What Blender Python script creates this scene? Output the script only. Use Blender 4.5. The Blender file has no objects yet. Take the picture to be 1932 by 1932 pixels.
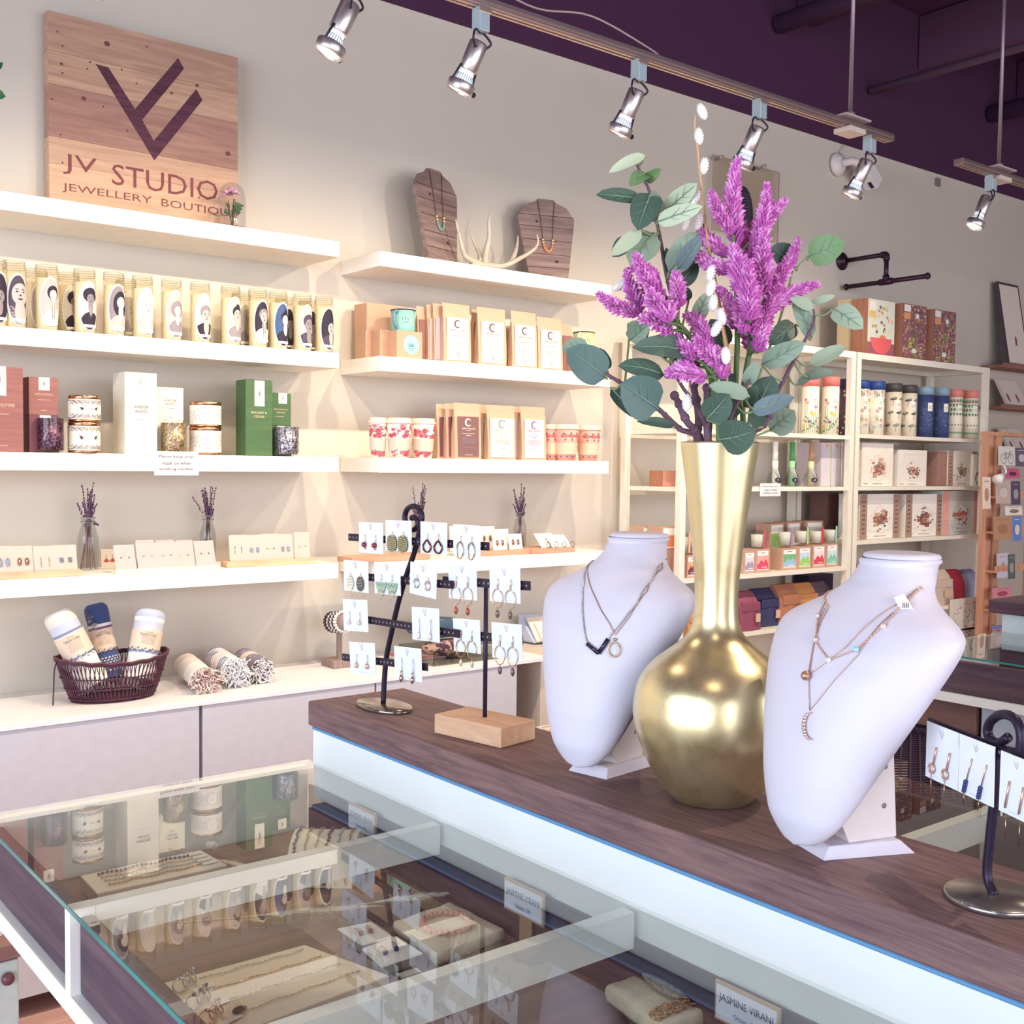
import bpy, math, random
import numpy as np
from mathutils import Vector, Matrix
random.seed(7)
R_ = math.radians
PI = math.pi
scn = bpy.context.scene
COL = scn.collection

# ---------------------------------------------------------------- camera
F_PX, YAW, PIT, ROL, CXP, CYP = 2119.5, R_(38.541), R_(2.962), R_(.666), 966.0, 987.4
_fw = np.array([math.sin(YAW)*math.cos(PIT), math.cos(YAW)*math.cos(PIT), -math.sin(PIT)])
_rt = np.array([math.cos(YAW), -math.sin(YAW), 0.0])
_up = np.cross(_rt, _fw)
_R = _rt*math.cos(ROL)+_up*math.sin(ROL)
_U = np.cross(_R, _fw)
EYE = np.array([0, 0, 1.5])
cam = bpy.data.cameras.new('camera')
cam.sensor_width = 36.0
cam.sensor_fit = 'HORIZONTAL'
cam.lens = F_PX/1932*36
cam.shift_y = (CYP-966)/1932
cam.clip_start = .02
camo = bpy.data.objects.new('camera', cam)
COL.objects.link(camo)
m = Matrix.Identity(4)
for i in range(3):
    m[i][0], m[i][1], m[i][2], m[i][3] = _R[i], _U[i], -_fw[i], EYE[i]
camo.matrix_world = m
scn.camera = camo
scn.view_settings.view_transform = 'Standard'
scn.view_settings.look = 'None'
scn.view_settings.gamma = 1
scn.view_settings.use_curve_mapping = False
scn.view_settings.exposure = 0.62
scn.cycles.use_denoising = True
scn.cycles.max_bounces = 10
scn.cycles.transparent_max_bounces = 24
scn.cycles.sample_clamp_indirect = 6
scn.cycles.caustics_reflective = False
scn.cycles.caustics_refractive = False

# ---------------------------------------------------------------- world and lights
w = bpy.data.worlds.new('daylight')
scn.world = w
w.use_nodes = True
bg = w.node_tree.nodes['Background']
bg.inputs[0].default_value = (.80, .84, 1.0, 1)
bg.inputs[1].default_value = 1.0


def area(name, loc, rot, sx, sy, e, col):
    l = bpy.data.lights.new(name, 'AREA')
    l.shape = 'RECTANGLE'
    l.size, l.size_y, l.energy, l.color = sx, sy, e, col
    o = bpy.data.objects.new(name, l)
    o.location = loc
    o.rotation_euler = rot
    COL.objects.link(o)
    return o


def spot(name, loc, d, e, col, ang=110, blend=.9, size=.014):
    l = bpy.data.lights.new(name, 'SPOT')
    l.energy, l.color, l.spot_size, l.spot_blend, l.shadow_soft_size = e, col, R_(ang), blend, size
    o = bpy.data.objects.new(name, l)
    o.location = loc
    o.rotation_euler = Vector(d).to_track_quat('-Z', 'Y').to_euler()
    COL.objects.link(o)
    return o


WARM = (1.0, .84, .64)
WIN_E, FRONT_E, SPOT_E = 125, 120, 23
area('side_window_light', (-3.15, .2, 1.75), (0, R_(-90), 0), 2.3, 4.2, WIN_E, (.66, .82, 1.0))
area('shop_front_light', (2.2, -3.3, 1.8), (R_(90), 0, 0), 7.5, 2.4, FRONT_E, (.93, .93, 1.0))
LAMPX = [-.6, .15, .8, 1.40, 1.765, 2.33, 2.88, 3.48, 4.36]
for lx in LAMPX:
    spot('track_spot_light', (lx+(.0), 2.425, 2.435), (-.06, .55, -1), SPOT_E*(.7 if lx < 1 else 1), WARM, ang=150, blend=1)
for lx, ly, e in ((.55, 1.9, 16), (1.9, .5, 30), (1.7, 1.7, 18), (3.6, 1.2, 30), (5.2, 1.6, 30), (.2, .2, 8)):
    spot('counter_spot_light', (lx, ly, 2.75), (-.12, .1, -1), e, WARM, ang=120, blend=1)


# ---------------------------------------------------------------- helpers
def on(px, py, ax, v):
    """the point of the plane axis=v that lies on the sight line of a photo pixel"""
    r = _fw+_R*(px-CXP)/F_PX-_U*(py-CYP)/F_PX
    return Vector(EYE+r*((v-EYE[ax])/r[ax]))


def pj(p):
    d = np.array(p)-EYE
    z = d @ _fw
    return CXP+F_PX*(d @ _R)/z, CYP-F_PX*(d @ _U)/z


def at(px, py, depth):
    r = _fw+_R*(px-CXP)/F_PX-_U*(py-CYP)/F_PX
    return Vector(EYE+r*depth)


def lin(c):
    if isinstance(c, str):
        c = [int(c[i:i+2], 16) for i in (0, 2, 4)]
    return tuple((x/255/12.92 if x/255 <= .04045 else ((x/255+.055)/1.055)**2.4) for x in c)+(1,)


MATS = {}


def mat(col, rough=.6, metal=0, kind='', scale=30, col2=None, bump=0, spec=.4, em=0, sheen=0):
    """procedural material; col is an sRGB hex string"""
    key = (col, rough, metal, kind, scale, col2, bump, spec, em, sheen)
    if key in MATS:
        return MATS[key]
    mt = bpy.data.materials.new('%s_%s' % (kind or 'paint', col))
    mt.use_nodes = True
    nt = mt.node_tree
    N, L = nt.nodes, nt.links
    b = N['Principled BSDF']
    b.inputs['Roughness'].default_value = rough
    b.inputs['Metallic'].default_value = metal
    b.inputs['Specular IOR Level'].default_value = spec
    if sheen:
        b.inputs['Sheen Weight'].default_value = sheen
    c1 = lin(col)
    tc = N.new('ShaderNodeTexCoord')
    if kind == 'glass':
        N.remove(b)
        out = N['Material Output']
        tr = N.new('ShaderNodeBsdfTransparent')
        gl = N.new('ShaderNodeBsdfGlossy')
        gl.inputs['Roughness'].default_value = rough
        tr.inputs[0].default_value = c1
        fr = N.new('ShaderNodeFresnel')
        fr.inputs[0].default_value = 1.5
        mu = N.new('ShaderNodeMath')
        mu.operation = 'MULTIPLY'
        mu.inputs[1].default_value = spec
        ge = N.new('ShaderNodeNewGeometry')
        ib = N.new('ShaderNodeMath')
        ib.operation = 'SUBTRACT'
        ib.inputs[0].default_value = 1
        m2 = N.new('ShaderNodeMath')
        m2.operation = 'MULTIPLY'
        L.new(ge.outputs['Backfacing'], ib.inputs[1])
        mx = N.new('ShaderNodeMixShader')
        L.new(fr.outputs[0], mu.inputs[0])
        L.new(mu.outputs[0], m2.inputs[0])
        L.new(ib.outputs[0], m2.inputs[1])
        L.new(m2.outputs[0], mx.inputs[0])
        L.new(tr.outputs[0], mx.inputs[1])
        L.new(gl.outputs[0], mx.inputs[2])
        L.new(mx.outputs[0], out.inputs[0])
        MATS[key] = mt
        return mt
    mp = N.new('ShaderNodeMapping')
    L.new(tc.outputs['Object'], mp.inputs[0])
    no = N.new('ShaderNodeTexNoise')
    L.new(mp.outputs[0], no.inputs[0])
    no.inputs['Scale'].default_value = scale
    no.inputs['Detail'].default_value = 5
    rp = N.new('ShaderNodeValToRGB')
    if kind.startswith('wood'):
        st = {'woodx': (.12, 1.6, 1.6), 'woody': (1.6, .12, 1.6), 'woodz': (1.6, 1.6, .12)}[kind]
        mp.inputs['Scale'].default_value = st
        no.inputs['Distortion'].default_value = .6
        no.inputs['Roughness'].default_value = .65
        c2 = lin(col2) if col2 else tuple(x*.6 for x in c1[:3])+(1,)
        rp.color_ramp.elements[0].position = .36
        rp.color_ramp.elements[1].position = .66
        rp.color_ramp.elements[0].color = c2
        rp.color_ramp.elements[1].color = c1
        L.new(no.outputs[0], rp.inputs[0])
        bump = bump or .15
    elif kind == 'speck':
        c2 = lin(col2)
        no.inputs['Detail'].default_value = 2
        rp.color_ramp.elements[0].position = .46
        rp.color_ramp.elements[1].position = .54
        rp.color_ramp.elements[0].color = c2
        rp.color_ramp.elements[1].color = c1
        L.new(no.outputs[0], rp.inputs[0])
    elif kind == 'leafmetal':
        c2 = lin(col2)
        rp.color_ramp.elements[0].position = .30
        rp.color_ramp.elements[1].position = .5
        rp.color_ramp.elements[0].color = c2
        rp.color_ramp.elements[1].color = c1
        no.inputs['Scale'].default_value = scale
        no.inputs['Detail'].default_value = 9
        no.inputs['Roughness'].default_value = .7
        L.new(no.outputs[0], rp.inputs[0])
        rr = N.new('ShaderNodeMapRange')
        rr.inputs['To Min'].default_value = rough-.07
        rr.inputs['To Max'].default_value = rough+.08
        L.new(no.outputs[0], rr.inputs[0])
        L.new(rr.outputs[0], b.inputs['Roughness'])
    else:
        k = .03
        rp.color_ramp.elements[0].position = .3
        rp.color_ramp.elements[1].position = .7
        rp.color_ramp.elements[0].color = tuple(x*(1-k) for x in c1[:3])+(1,)
        rp.color_ramp.elements[1].color = tuple(min(1, x*(1+k)) for x in c1[:3])+(1,)
        L.new(no.outputs[0], rp.inputs[0])
    L.new(rp.outputs[0], b.inputs['Base Color'])
    if bump:
        bp = N.new('ShaderNodeBump')
        bp.inputs['Strength'].default_value = bump
        bp.inputs['Distance'].default_value = .002
        L.new(no.outputs[0], bp.inputs['Height'])
        L.new(bp.outputs[0], b.inputs['Normal'])
    if em:
        b.inputs['Emission Color'].default_value = c1
        b.inputs['Emission Strength'].default_value = em
    MATS[key] = mt
    return mt


FONT = {}


def glyphs(s):
    if s not in FONT:
        cu = bpy.data.curves.new('t', 'FONT')
        cu.body = s
        cu.size = 1
        cu.align_x = 'CENTER'
        cu.space_line = 1.15
        cu.resolution_u = 2
        o = bpy.data.objects.new('t', cu)
        me = bpy.data.meshes.new_from_object(o)
        v = [(p.co.x, p.co.y) for p in me.vertices]
        f = [tuple(p.vertices) for p in me.polygons]
        bpy.data.objects.remove(o)
        bpy.data.meshes.remove(me)
        x0, x1 = min(a[0] for a in v), max(a[0] for a in v)
        y0, y1 = min(a[1] for a in v), max(a[1] for a in v)
        FONT[s] = ([((a[0]-(x0+x1)/2)/(x1-x0), (a[1]-(y0+y1)/2)/(y1-y0)) for a in v], f, (x1-x0)/(y1-y0))
    return FONT[s]


def plane(o, u, v, n):
    o, u, v, n = Vector(o), Vector(u), Vector(v), Vector(n)
    return lambda a, b, c=0: o+u*a+v*b+n*c


def front(x, y, z):     # surface that faces the shop (-Y); u to the right, v up
    return plane((x, y, z), (1, 0, 0), (0, 0, 1), (0, -1, 0))


def cyl(cx, cy, z0, r, a0=-90, taper=0):
    def f(a, b, c=0):
        rr = r+taper*b+c
        t = R_(a0)+a/r
        return Vector((cx+rr*math.cos(t), cy+rr*math.sin(t), z0+b))
    return f


class MB:
    def __init__(s, org=(0, 0, 0)):
        s.o = Vector(org)
        s.v, s.f, s.mi, s.sm, s.mats = [], [], [], [], []
        s.uvs = {}

    def add(s, vs, fs, m, smooth=False, T=None):
        if m not in s.mats:
            s.mats.append(m)
        k = s.mats.index(m)
        b = len(s.v)
        for p in vs:
            p = Vector(p)
            s.v.append((T @ p) if T else p)
        for f in fs:
            s.f.append([b+i for i in f])
            s.mi.append(k)
            s.sm.append(smooth)
        return s

    def box(s, x0, y0, z0, x1, y1, z1, m, T=None):
        vs = [(x, y, z) for z in (z0, z1) for y in (y0, y1) for x in (x0, x1)]
        return s.add(vs, [(0, 2, 3, 1), (4, 5, 7, 6), (0, 1, 5, 4), (2, 6, 7, 3), (0, 4, 6, 2), (1, 3, 7, 5)], m, T=T)

    def lathe(s, prof, m, c=(0, 0, 0), n=32, smooth=True, T=None, sx=1, sy=1):
        vs, fs = [], []
        for r, z in prof:
            for i in range(n):
                a = 2*PI*i/n
                vs.append((c[0]+r*sx*math.cos(a), c[1]+r*sy*math.sin(a), c[2]+z))
        for k in range(len(prof)-1):
            for i in range(n):
                j = (i+1) % n
                fs.append((k*n+i, k*n+j, (k+1)*n+j, (k+1)*n+i))
        if prof[0][0] > 1e-5:
            fs.append(tuple(range(n-1, -1, -1)))
        if prof[-1][0] > 1e-5:
            fs.append(tuple((len(prof)-1)*n+i for i in range(n)))
        return s.add(vs, fs, m, smooth, T)

    def open_lathe(s, prof, m, c=(0, 0, 0), n=32, T=None):
        vs, fs = [], []
        for r, z in prof:
            for i in range(n):
                a = 2*PI*i/n
                vs.append((c[0]+r*math.cos(a), c[1]+r*math.sin(a), c[2]+z))
        for k in range(len(prof)-1):
            for i in range(n):
                j = (i+1) % n
                fs.append((k*n+i, k*n+j, (k+1)*n+j, (k+1)*n+i))
        return s.add(vs, fs, m, True, T)

    def tube(s, pts, r, m, n=8, closed=False, flat=1.0, T=None, caps=True):
        pts = [Vector(p) for p in pts]
        k = len(pts)
        rs = r if isinstance(r, (list, tuple)) else [r]*k
        vs, fs = [], []
        ref = None
        for i, p in enumerate(pts):
            a = pts[(i-1) % k] if (closed or i) else p
            b = pts[(i+1) % k] if (closed or i < k-1) else p
            t = (b-a)
            t = t.normalized() if t.length > 1e-9 else Vector((0, 0, 1))
            if ref is None:
                ref = t.orthogonal().normalized()
            ref = (ref-t*ref.dot(t))
            ref = ref.normalized() if ref.length > 1e-6 else t.orthogonal().normalized()
            q = t.cross(ref)
            for j in range(n):
                an = 2*PI*j/n
                vs.append(p+(ref*math.cos(an)+q*math.sin(an)*flat)*rs[i])
        for i in range(k if closed else k-1):
            i2 = (i+1) % k
            for j in range(n):
                j2 = (j+1) % n
                fs.append((i*n+j, i*n+j2, i2*n+j2, i2*n+j))
        if not closed and caps:
            fs.append(tuple(range(n-1, -1, -1)))
            fs.append(tuple((k-1)*n+j for j in range(n)))
        return s.add(vs, fs, m, True, T)

    def ball(s, c, r, m, n=10, T=None):
        r = r if isinstance(r, (list, tuple)) else (r, r, r)
        k = max(4, n//2+1)
        vs, fs = [], []
        for i in range(k+1):
            t = PI*i/k
            for j in range(n):
                a = 2*PI*j/n
                vs.append((c[0]+r[0]*math.sin(t)*math.cos(a), c[1]+r[1]*math.sin(t)*math.sin(a), c[2]+r[2]*math.cos(t)))
        for i in range(k):
            for j in range(n):
                j2 = (j+1) % n
                fs.append((i*n+j, (i+1)*n+j, (i+1)*n+j2, i*n+j2))
        return s.add(vs, fs, m, True, T)

    def rect(s, mp, x0, y0, x1, y1, m, h=.0003, nx=1, ny=1):
        vs = [mp(x0+(x1-x0)*i/nx, y0+(y1-y0)*j/ny, h) for j in range(ny+1) for i in range(nx+1)]
        fs = [(j*(nx+1)+i, j*(nx+1)+i+1, (j+1)*(nx+1)+i+1, (j+1)*(nx+1)+i) for j in range(ny) for i in range(nx)]
        return s.add(vs, fs, m)

    def disc(s, mp, cx, cy, rx, ry, m, h=.0005, n=20, rings=1, clamp=None, rot=0):
        vs = [mp(cx, cy, h)]
        fs = []
        for k in range(1, rings+1):
            for i in range(n):
                a = 2*PI*i/n
                dx, dy = rx*math.cos(a)*k/rings, ry*math.sin(a)*k/rings
                x, y = cx+dx*math.cos(rot)-dy*math.sin(rot), cy+dx*math.sin(rot)+dy*math.cos(rot)
                if clamp:
                    x, y = clamp(x, y)
                vs.append(mp(x, y, h))
        for i in range(n):
            fs.append((0, 1+i, 1+(i+1) % n))
        for k in range(rings-1):
            for i in range(n):
                j = (i+1) % n
                fs.append((1+k*n+i, 1+(k+1)*n+i, 1+(k+1)*n+j, 1+k*n+j))
        return s.add(vs, fs, m)

    def poly(s, mp, pts, m, h=.0004):
        return s.add([mp(x, y, h) for x, y in pts], [tuple(range(len(pts)))], m)

    def prism(s, mp, pts, m, t):
        n = len(pts)
        vs = [mp(x, y, 0) for x, y in pts]+[mp(x, y, t) for x, y in pts]
        fs = [tuple(range(n-1, -1, -1)), tuple(range(n, 2*n))]+[(i, (i+1) % n, n+(i+1) % n, n+i) for i in range(n)]
        return s.add(vs, fs, m)

    def line(s, mp, pts, w, m, h=.0005, closed=False):
        k = len(pts)
        for i in range(k if closed else k-1):
            (x0, y0), (x1, y1) = pts[i], pts[(i+1) % k]
            d = math.hypot(x1-x0, y1-y0) or 1
            nx, ny = -(y1-y0)/d*w/2, (x1-x0)/d*w/2
            s.add([mp(x0+nx, y0+ny, h), mp(x1+nx, y1+ny, h), mp(x1-nx, y1-ny, h), mp(x0-nx, y0-ny, h)], [(0, 1, 2, 3)], m)
        return s

    def text(s, mp, t, cx, cy, m, w=None, hgt=None, h=.0006):
        v, f, asp = glyphs(t)
        if w is None:
            w = hgt*asp
        if hgt is None:
            hgt = w/asp
        return s.add([mp(cx+a*w, cy+b*hgt, h) for a, b in v], f, m)

    def obj(s, name, parent=None, bevel=0, sub=0, label=None, kind=None, seg=2):
        me = bpy.data.meshes.new(name)
        me.from_pydata([tuple(p-s.o) for p in s.v], [], s.f)
        for q in s.mats:
            me.materials.append(q)
        me.polygons.foreach_set('material_index', s.mi)
        me.polygons.foreach_set('use_smooth', s.sm)
        me.update()
        o = bpy.data.objects.new(name, me)
        COL.objects.link(o)
        if parent:
            o.parent = parent
        else:
            o.location = s.o
        if bevel:
            md = o.modifiers.new('bevel', 'BEVEL')
            md.width = bevel
            md.segments = seg
            md.limit_method = 'ANGLE'
            md.angle_limit = R_(40)
        if sub:
            md = o.modifiers.new('sub', 'SUBSURF')
            md.levels = md.render_levels = sub
        if label:
            o['label'] = label
        if kind:
            o['kind'] = kind
        return o

    def thing(s, name, label, cat, group=None, bevel=0, sub=0, kind=None, seg=2):
        o = s.obj(name, None, bevel, sub, seg=seg)
        return tag(o, label, cat, group, kind)


def tag(o, label, cat, group=None, kind=None):
    o['label'] = label
    o['category'] = cat
    if group:
        o['group'] = group
    if kind:
        o['kind'] = kind
    return o


def thing(name, label, cat, loc=(0, 0, 0), rz=0, group=None):
    o = bpy.data.objects.new(name, None)
    o.empty_display_size = .02
    COL.objects.link(o)
    o.location = loc
    o.rotation_euler = (0, 0, rz)
    return tag(o, label, cat, group)


def dup(root, loc, rz=None, label=None, group=None):
    r = root.copy()
    COL.objects.link(r)
    r.location = loc
    if rz is not None:
        r.rotation_euler = (0, 0, rz)
    if label:
        r['label'] = label
    if group:
        r['group'] = group
    for ch in list(root.children):
        c = ch.copy()
        COL.objects.link(c)
        c.parent = r
        for g in list(ch.children):
            d = g.copy()
            COL.objects.link(d)
            d.parent = c
    return r


def bez(pts, n=10):
    """Catmull-Rom through points"""
    pts = [Vector(p) for p in pts]
    out = []
    P = [pts[0]]+pts+[pts[-1]]
    for i in range(1, len(P)-2):
        for k in range(n):
            t = k/n
            a, b, c, d = P[i-1], P[i], P[i+1], P[i+2]
            out.append(.5*((2*b)+(c-a)*t+(2*a-5*b+4*c-d)*t*t+(3*b-a-3*c+d)*t**3))
    out.append(pts[-1])
    return out


WALLY = 3.51
C_WHITE = mat('f4efe6', .45)
C_WHITE2 = mat('ece8e8', .4)
C_PAPER = mat('ebe7e4', .7)
C_INK = mat('4a3f4e', .7)
C_INK2 = mat('8a8088', .7)
C_BLACK = mat('2a1f33', .45)
C_IRON = mat('33283c', .4, .6, bump=.1, scale=200)
C_GOLD = mat('d8a878', .25, 1)
C_ROSE = mat('dfb6a2', .3, .7)
C_SILV = mat('c9c4c6', .25, 1)
C_GLASS = mat('e9eceb', .01, kind='glass', spec=1)
C_KRAFT = mat('c79f84', .8)
C_DWOOD = mat('7a5a58', .55, kind='woody', scale=22, col2='4a3340', bump=.2)
C_LWOOD = mat('e3bd99', .55, kind='woodx', scale=22, col2='cfa080')
C_LWOODY = mat('e3bd99', .55, kind='woody', scale=22, col2='cfa080')
# ================================================================ the room
rm = MB().box(-3.3, WALLY, 0, 9.5, WALLY+.15, 3.15, mat('d6ccbe', .85, scale=1.5))
wb = rm.obj('wall_back', kind='structure')
MB().box(-3.3, WALLY-.012, 3.15, 9.5, WALLY+.15, 4.1, mat('4a2444', .8)).obj('trim_1', kind='structure')
wl = mat('cfc8ba', .85)
b = MB()
b.box(-3.45, -3.5, 0, -3.3, 3.66, .5, wl).box(-3.45, -3.5, 3.0, -3.3, 3.66, 4.1, wl)
b.box(-3.45, -3.5, .5, -3.3, -2.2, 3, wl).box(-3.45, 2.5, .5, -3.3, 3.66, 3, wl)
b.obj('wall_left', kind='structure')
MB().box(9.5, -3.5, 0, 9.65, 3.66, 4.1, wl).obj('wall_right', kind='structure')
b = MB()
b.box(-3.3, -3.5, 0, 9.5, -3.38, .45, wl).box(-3.3, -3.5, 3.1, 9.5, -3.38, 4.1, wl)
b.box(-3.3, -3.5, .45, -1.8, -3.38, 3.1, wl).box(6.2, -3.5, .45, 9.5, -3.38, 3.1, wl)
b.obj('wall_front', kind='structure')
b = MB()
for x in (-1.8, .2, 2.2, 4.2, 6.12):
    b.box(x, -3.46, .45, x+.08, -3.4, 3.1, C_WHITE)
b.box(-1.8, -3.46, .45, 6.2, -3.4, .53, C_WHITE).box(-1.8, -3.46, 3.02, 6.2, -3.4, 3.1, C_WHITE)
b.obj('window_1', kind='structure')
b = MB()
for y in (-2.2, -.65, .9, 2.42):
    b.box(-3.4, y, .5, -3.34, y+.08, 3, C_WHITE)
b.box(-3.4, -2.2, .5, -3.34, 2.5, .58, C_WHITE).box(-3.4, -2.2, 2.92, -3.34, 2.5, 3, C_WHITE)
b.obj('window_2', kind='structure')
fl = MB()
cols = [mat(c, .5, kind='woodx', scale=9, col2=d) for c, d in (('cfa79a', 'b98d84'), ('c79c90', 'b08079'), ('d6b0a2', 'c0968b'))]
for i in range(74):
    y = -3.5+i*.096
    x = -3.3-random.random()*1.5
    while x < 9.5:
        x2 = min(x+1.6, 9.5)
        fl.box(max(x, -3.3), y, -.02, x2, y+.094, 0, cols[random.randrange(3)])
        x = x2+.002
fl.box(-3.3, -3.5, -.05, 9.5, 3.6, -.021, mat('6b4a48', .8))
fl.obj('floor', kind='structure')
ce = MB()
cd = mat('53294a', .85, scale=4)
ce.box(-3.3, -3.5, 3.95, 9.5, 3.66, 4.1, cd)
ce.obj('ceiling', kind='structure')
b = MB()
dk, lt = mat('4c2544', .8), mat('5f3c55', .8)
for i, x in enumerate([-2.4, -1.2, 0, 1.2, 2.4, 3.45, 4.5, 5.55, 6.6, 7.7, 8.8]):
    b.box(x, -3.38, 3.66, x+.14, 3.49, 3.94, lt if i % 2 else dk)
b.obj('trim_2', kind='structure')
# duct and conduits under the deck
b = MB()
b.box(1.7, -3.3, 3.50, 2.95, 2.9, 3.655, mat('4a2746', .8))
b.thing('ceiling_duct', 'broad flat dark duct panel under the ceiling, left of the hanging rods', 'duct')
cn = on(1562, 195, 2, 3.45)
t1 = MB().tube([(cn.x, 3.48, 3.45), (cn.x, -3.3, 3.45)], .022, mat('6d5268', .6))
t1.thing('ceiling_conduit', 'long thin grey conduit crossing the dark ceiling behind the first hanging rod', 'pipe')
t1 = MB().tube([(cn.x-.75, 3.48, 3.60), (cn.x-.75, -3.3, 3.60)], .045, mat('573a5a', .6), n=12)
t1.thing('ceiling_pipe', 'fat dark pipe running across the ceiling, above and left of the conduit', 'pipe')
t1 = MB().tube([(6.3, 3.48, 3.57), (6.3, -3.3, 3.57)], .05, mat('55385a', .6), n=12)
t1.thing('ceiling_pipe', 'fat dark pipe on the ceiling in the top right corner beyond the second rod', 'pipe')
# ================================================================ floating shelves and base cabinets
FY = 3.25
SZ = [2.22, 1.86, 1.52, 1.17]
NM = ['topmost', 'second', 'third', 'lowest']
for k, z in enumerate(SZ):
    MB((.9, 3.38, z-.05)).box(-.06, FY, z-.05, 1.858, WALLY-.001, z, C_WHITE).thing(
        'floating_shelf', 'long white floating shelf of the left bay, %s of four' % NM[k], 'shelf', 'left bay shelves', bevel=.0015)
for k, z in enumerate([2.211, 1.862, 1.52, 1.165]):
    MB((2.5, 3.38, z-.05)).box(2.012, FY, z-.05, 3.076, WALLY-.001, z, C_WHITE).thing(
        'floating_shelf', 'short white floating shelf of the right bay, %s of four' % NM[k], 'shelf', 'right bay shelves', bevel=.0015)
C_CAB = mat('c4c2ca', .4)
xs = [.13, .724, 1.320, 1.912, 2.503]
for k in range(4):
    t = thing('base_cabinet', 'pale grey low cabinet with a plain flat door, %s' % (
        ['at the left edge of the photo', 'below the dark wicker basket of towels', 'below the bracelet stand', 'behind the two earring stands'][k]), 'cabinet', (xs[k]+.3, 3.3, 0), group='low cabinets along the wall')
    b = MB((xs[k]+.3, 3.3, 0))
    b.box(xs[k]+.001, 3.12, .06, xs[k]+.590, WALLY-.002, .788, C_CAB)
    b.obj('body', t)
    b = MB((xs[k]+.3, 3.3, 0))
    b.box(xs[k]+.003, 3.10, .06, xs[k]+.588, 3.119, .7878, C_CAB)
    b.obj('door', t, bevel=.0012)
MB((1.3, 3.3, .79)).box(.131, 3.095, .789, 2.64, WALLY-.002, .805, C_WHITE2).thing('cabinet_top', 'long thin white top board lying over the low cabinets', 'counter', bevel=.0015)

# ---------------------------------------------------------------- sign board
sx0, sx1, sz0, sz1 = 1.008, 1.598, 2.2205, 2.804
SGY = 3.455
t = thing('wooden_sign', 'square pine plank shop sign with a dark angular V mark above two lines of lettering', 'sign', ((sx0+sx1)/2, SGY+.02, sz0))
b = MB((((sx0+sx1)/2, SGY+.02, sz0)))
rows = [(0, .148, 'e3ba98', 'cc9f80'), (.148, .225, 'dfb494', 'c59a7e'), (.225, .375, 'c0937c', 'a3776a'), (.375, .47, 'dab292', 'b98f78'), (.47, .5835, 'cca488', 'ae8672')]
for z0, z1, c, d in rows:
    b.box(sx0, SGY, sz0+z0, sx1, SGY+.04, sz0+z1-.0008, mat(c, .6, kind='woodx', scale=26, col2=d))
b.obj('planks', t)
b = MB((((sx0+sx1)/2, SGY+.02, sz0)))


def sg(x, y, s=650/1932):
    p = on(x*s, y*s, 1, SGY)
    return (p.x, p.z)


C_SIGN = mat('6e3c4a', .7, kind='woodx', scale=60, col2='4f2a3a')
mp = plane((0, SGY, 0), (1, 0, 0), (0, 0, 1), (0, -1, 0))
pg = [sg(*p) for p in [(535, 358), (607, 378), (757, 612), (998, 325), (1032, 385), (797, 672), (862, 790), (1100, 500), (1135, 562), (865, 900)]]
b.add([mp(x, z, .0006) for x, z in pg], [(0, 1, 2, 5), (2, 3, 4, 5), (0, 5, 6, 9), (6, 7, 8, 9)], C_SIGN)
for s, x0, y0, x1, y1, hh in (('JV', 372, 875, 542, 985, 0), ('STUDIO', 628, 922, 1245, 1098, 0)):
    pass
C_LET = mat('8a4a4c', .7)


def sgt(tx, pl, pr, hpx):
    """text whose baseline-centre runs between two photo points"""
    a, c = sg(*pl), sg(*pr)
    wd = c[0]-a[0]
    hz = hpx
    b.text(mp, tx, (a[0]+c[0])/2, (a[1]+c[1])/2, C_LET, w=wd, hgt=hz, h=.0006)


sgt('JV', (352, 925), (543, 940), .060)
sgt('STUDIO', (628, 978), (1222, 1074), .062)
zl = (sg(352, 1047)[1]+sg(1205, 1190)[1])/2
b.text(mp, 'JEWELLERY', (sg(348, 1050)[0]+sg(852, 1120)[0])/2, zl, C_LET, w=sg(852, 1120)[0]-sg(348, 1050)[0], hgt=.028)
b.text(mp, 'BOUTIQUE', (sg(905, 1140)[0]+sg(1330, 1200)[0])/2, zl, C_LET, w=sg(1330, 1200)[0]-sg(905, 1140)[0], hgt=.028)
b.obj('lettering', t)
b = MB((((sx0+sx1)/2, SGY+.02, sz0)))
kn = mat('7a4a48', .7)
for x, y, r in ((600, 245, 13), (470, 552, 11), (345, 358, 7), (1105, 480, 8), (1278, 862, 13), (962, 522, 7)):
    p = sg(x, y)
    b.disc(mp, p[0], p[1], r*.0007, r*.0006, kn, h=.0003, n=12)
for x, y in ((322, 178), (350, 258), (350, 410), (505, 348), (822, 262), (340, 755), (350, 912), (490, 385), (765, 468), (682, 390), (715, 733), (580, 598), (1115, 1108), (290, 555)):
    p = sg(x, y)
    b.disc(mp, p[0], p[1], .0028, .0025, mat('4a2030', .8), h=.0004, n=8)
b.obj('nail_holes', t)

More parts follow.
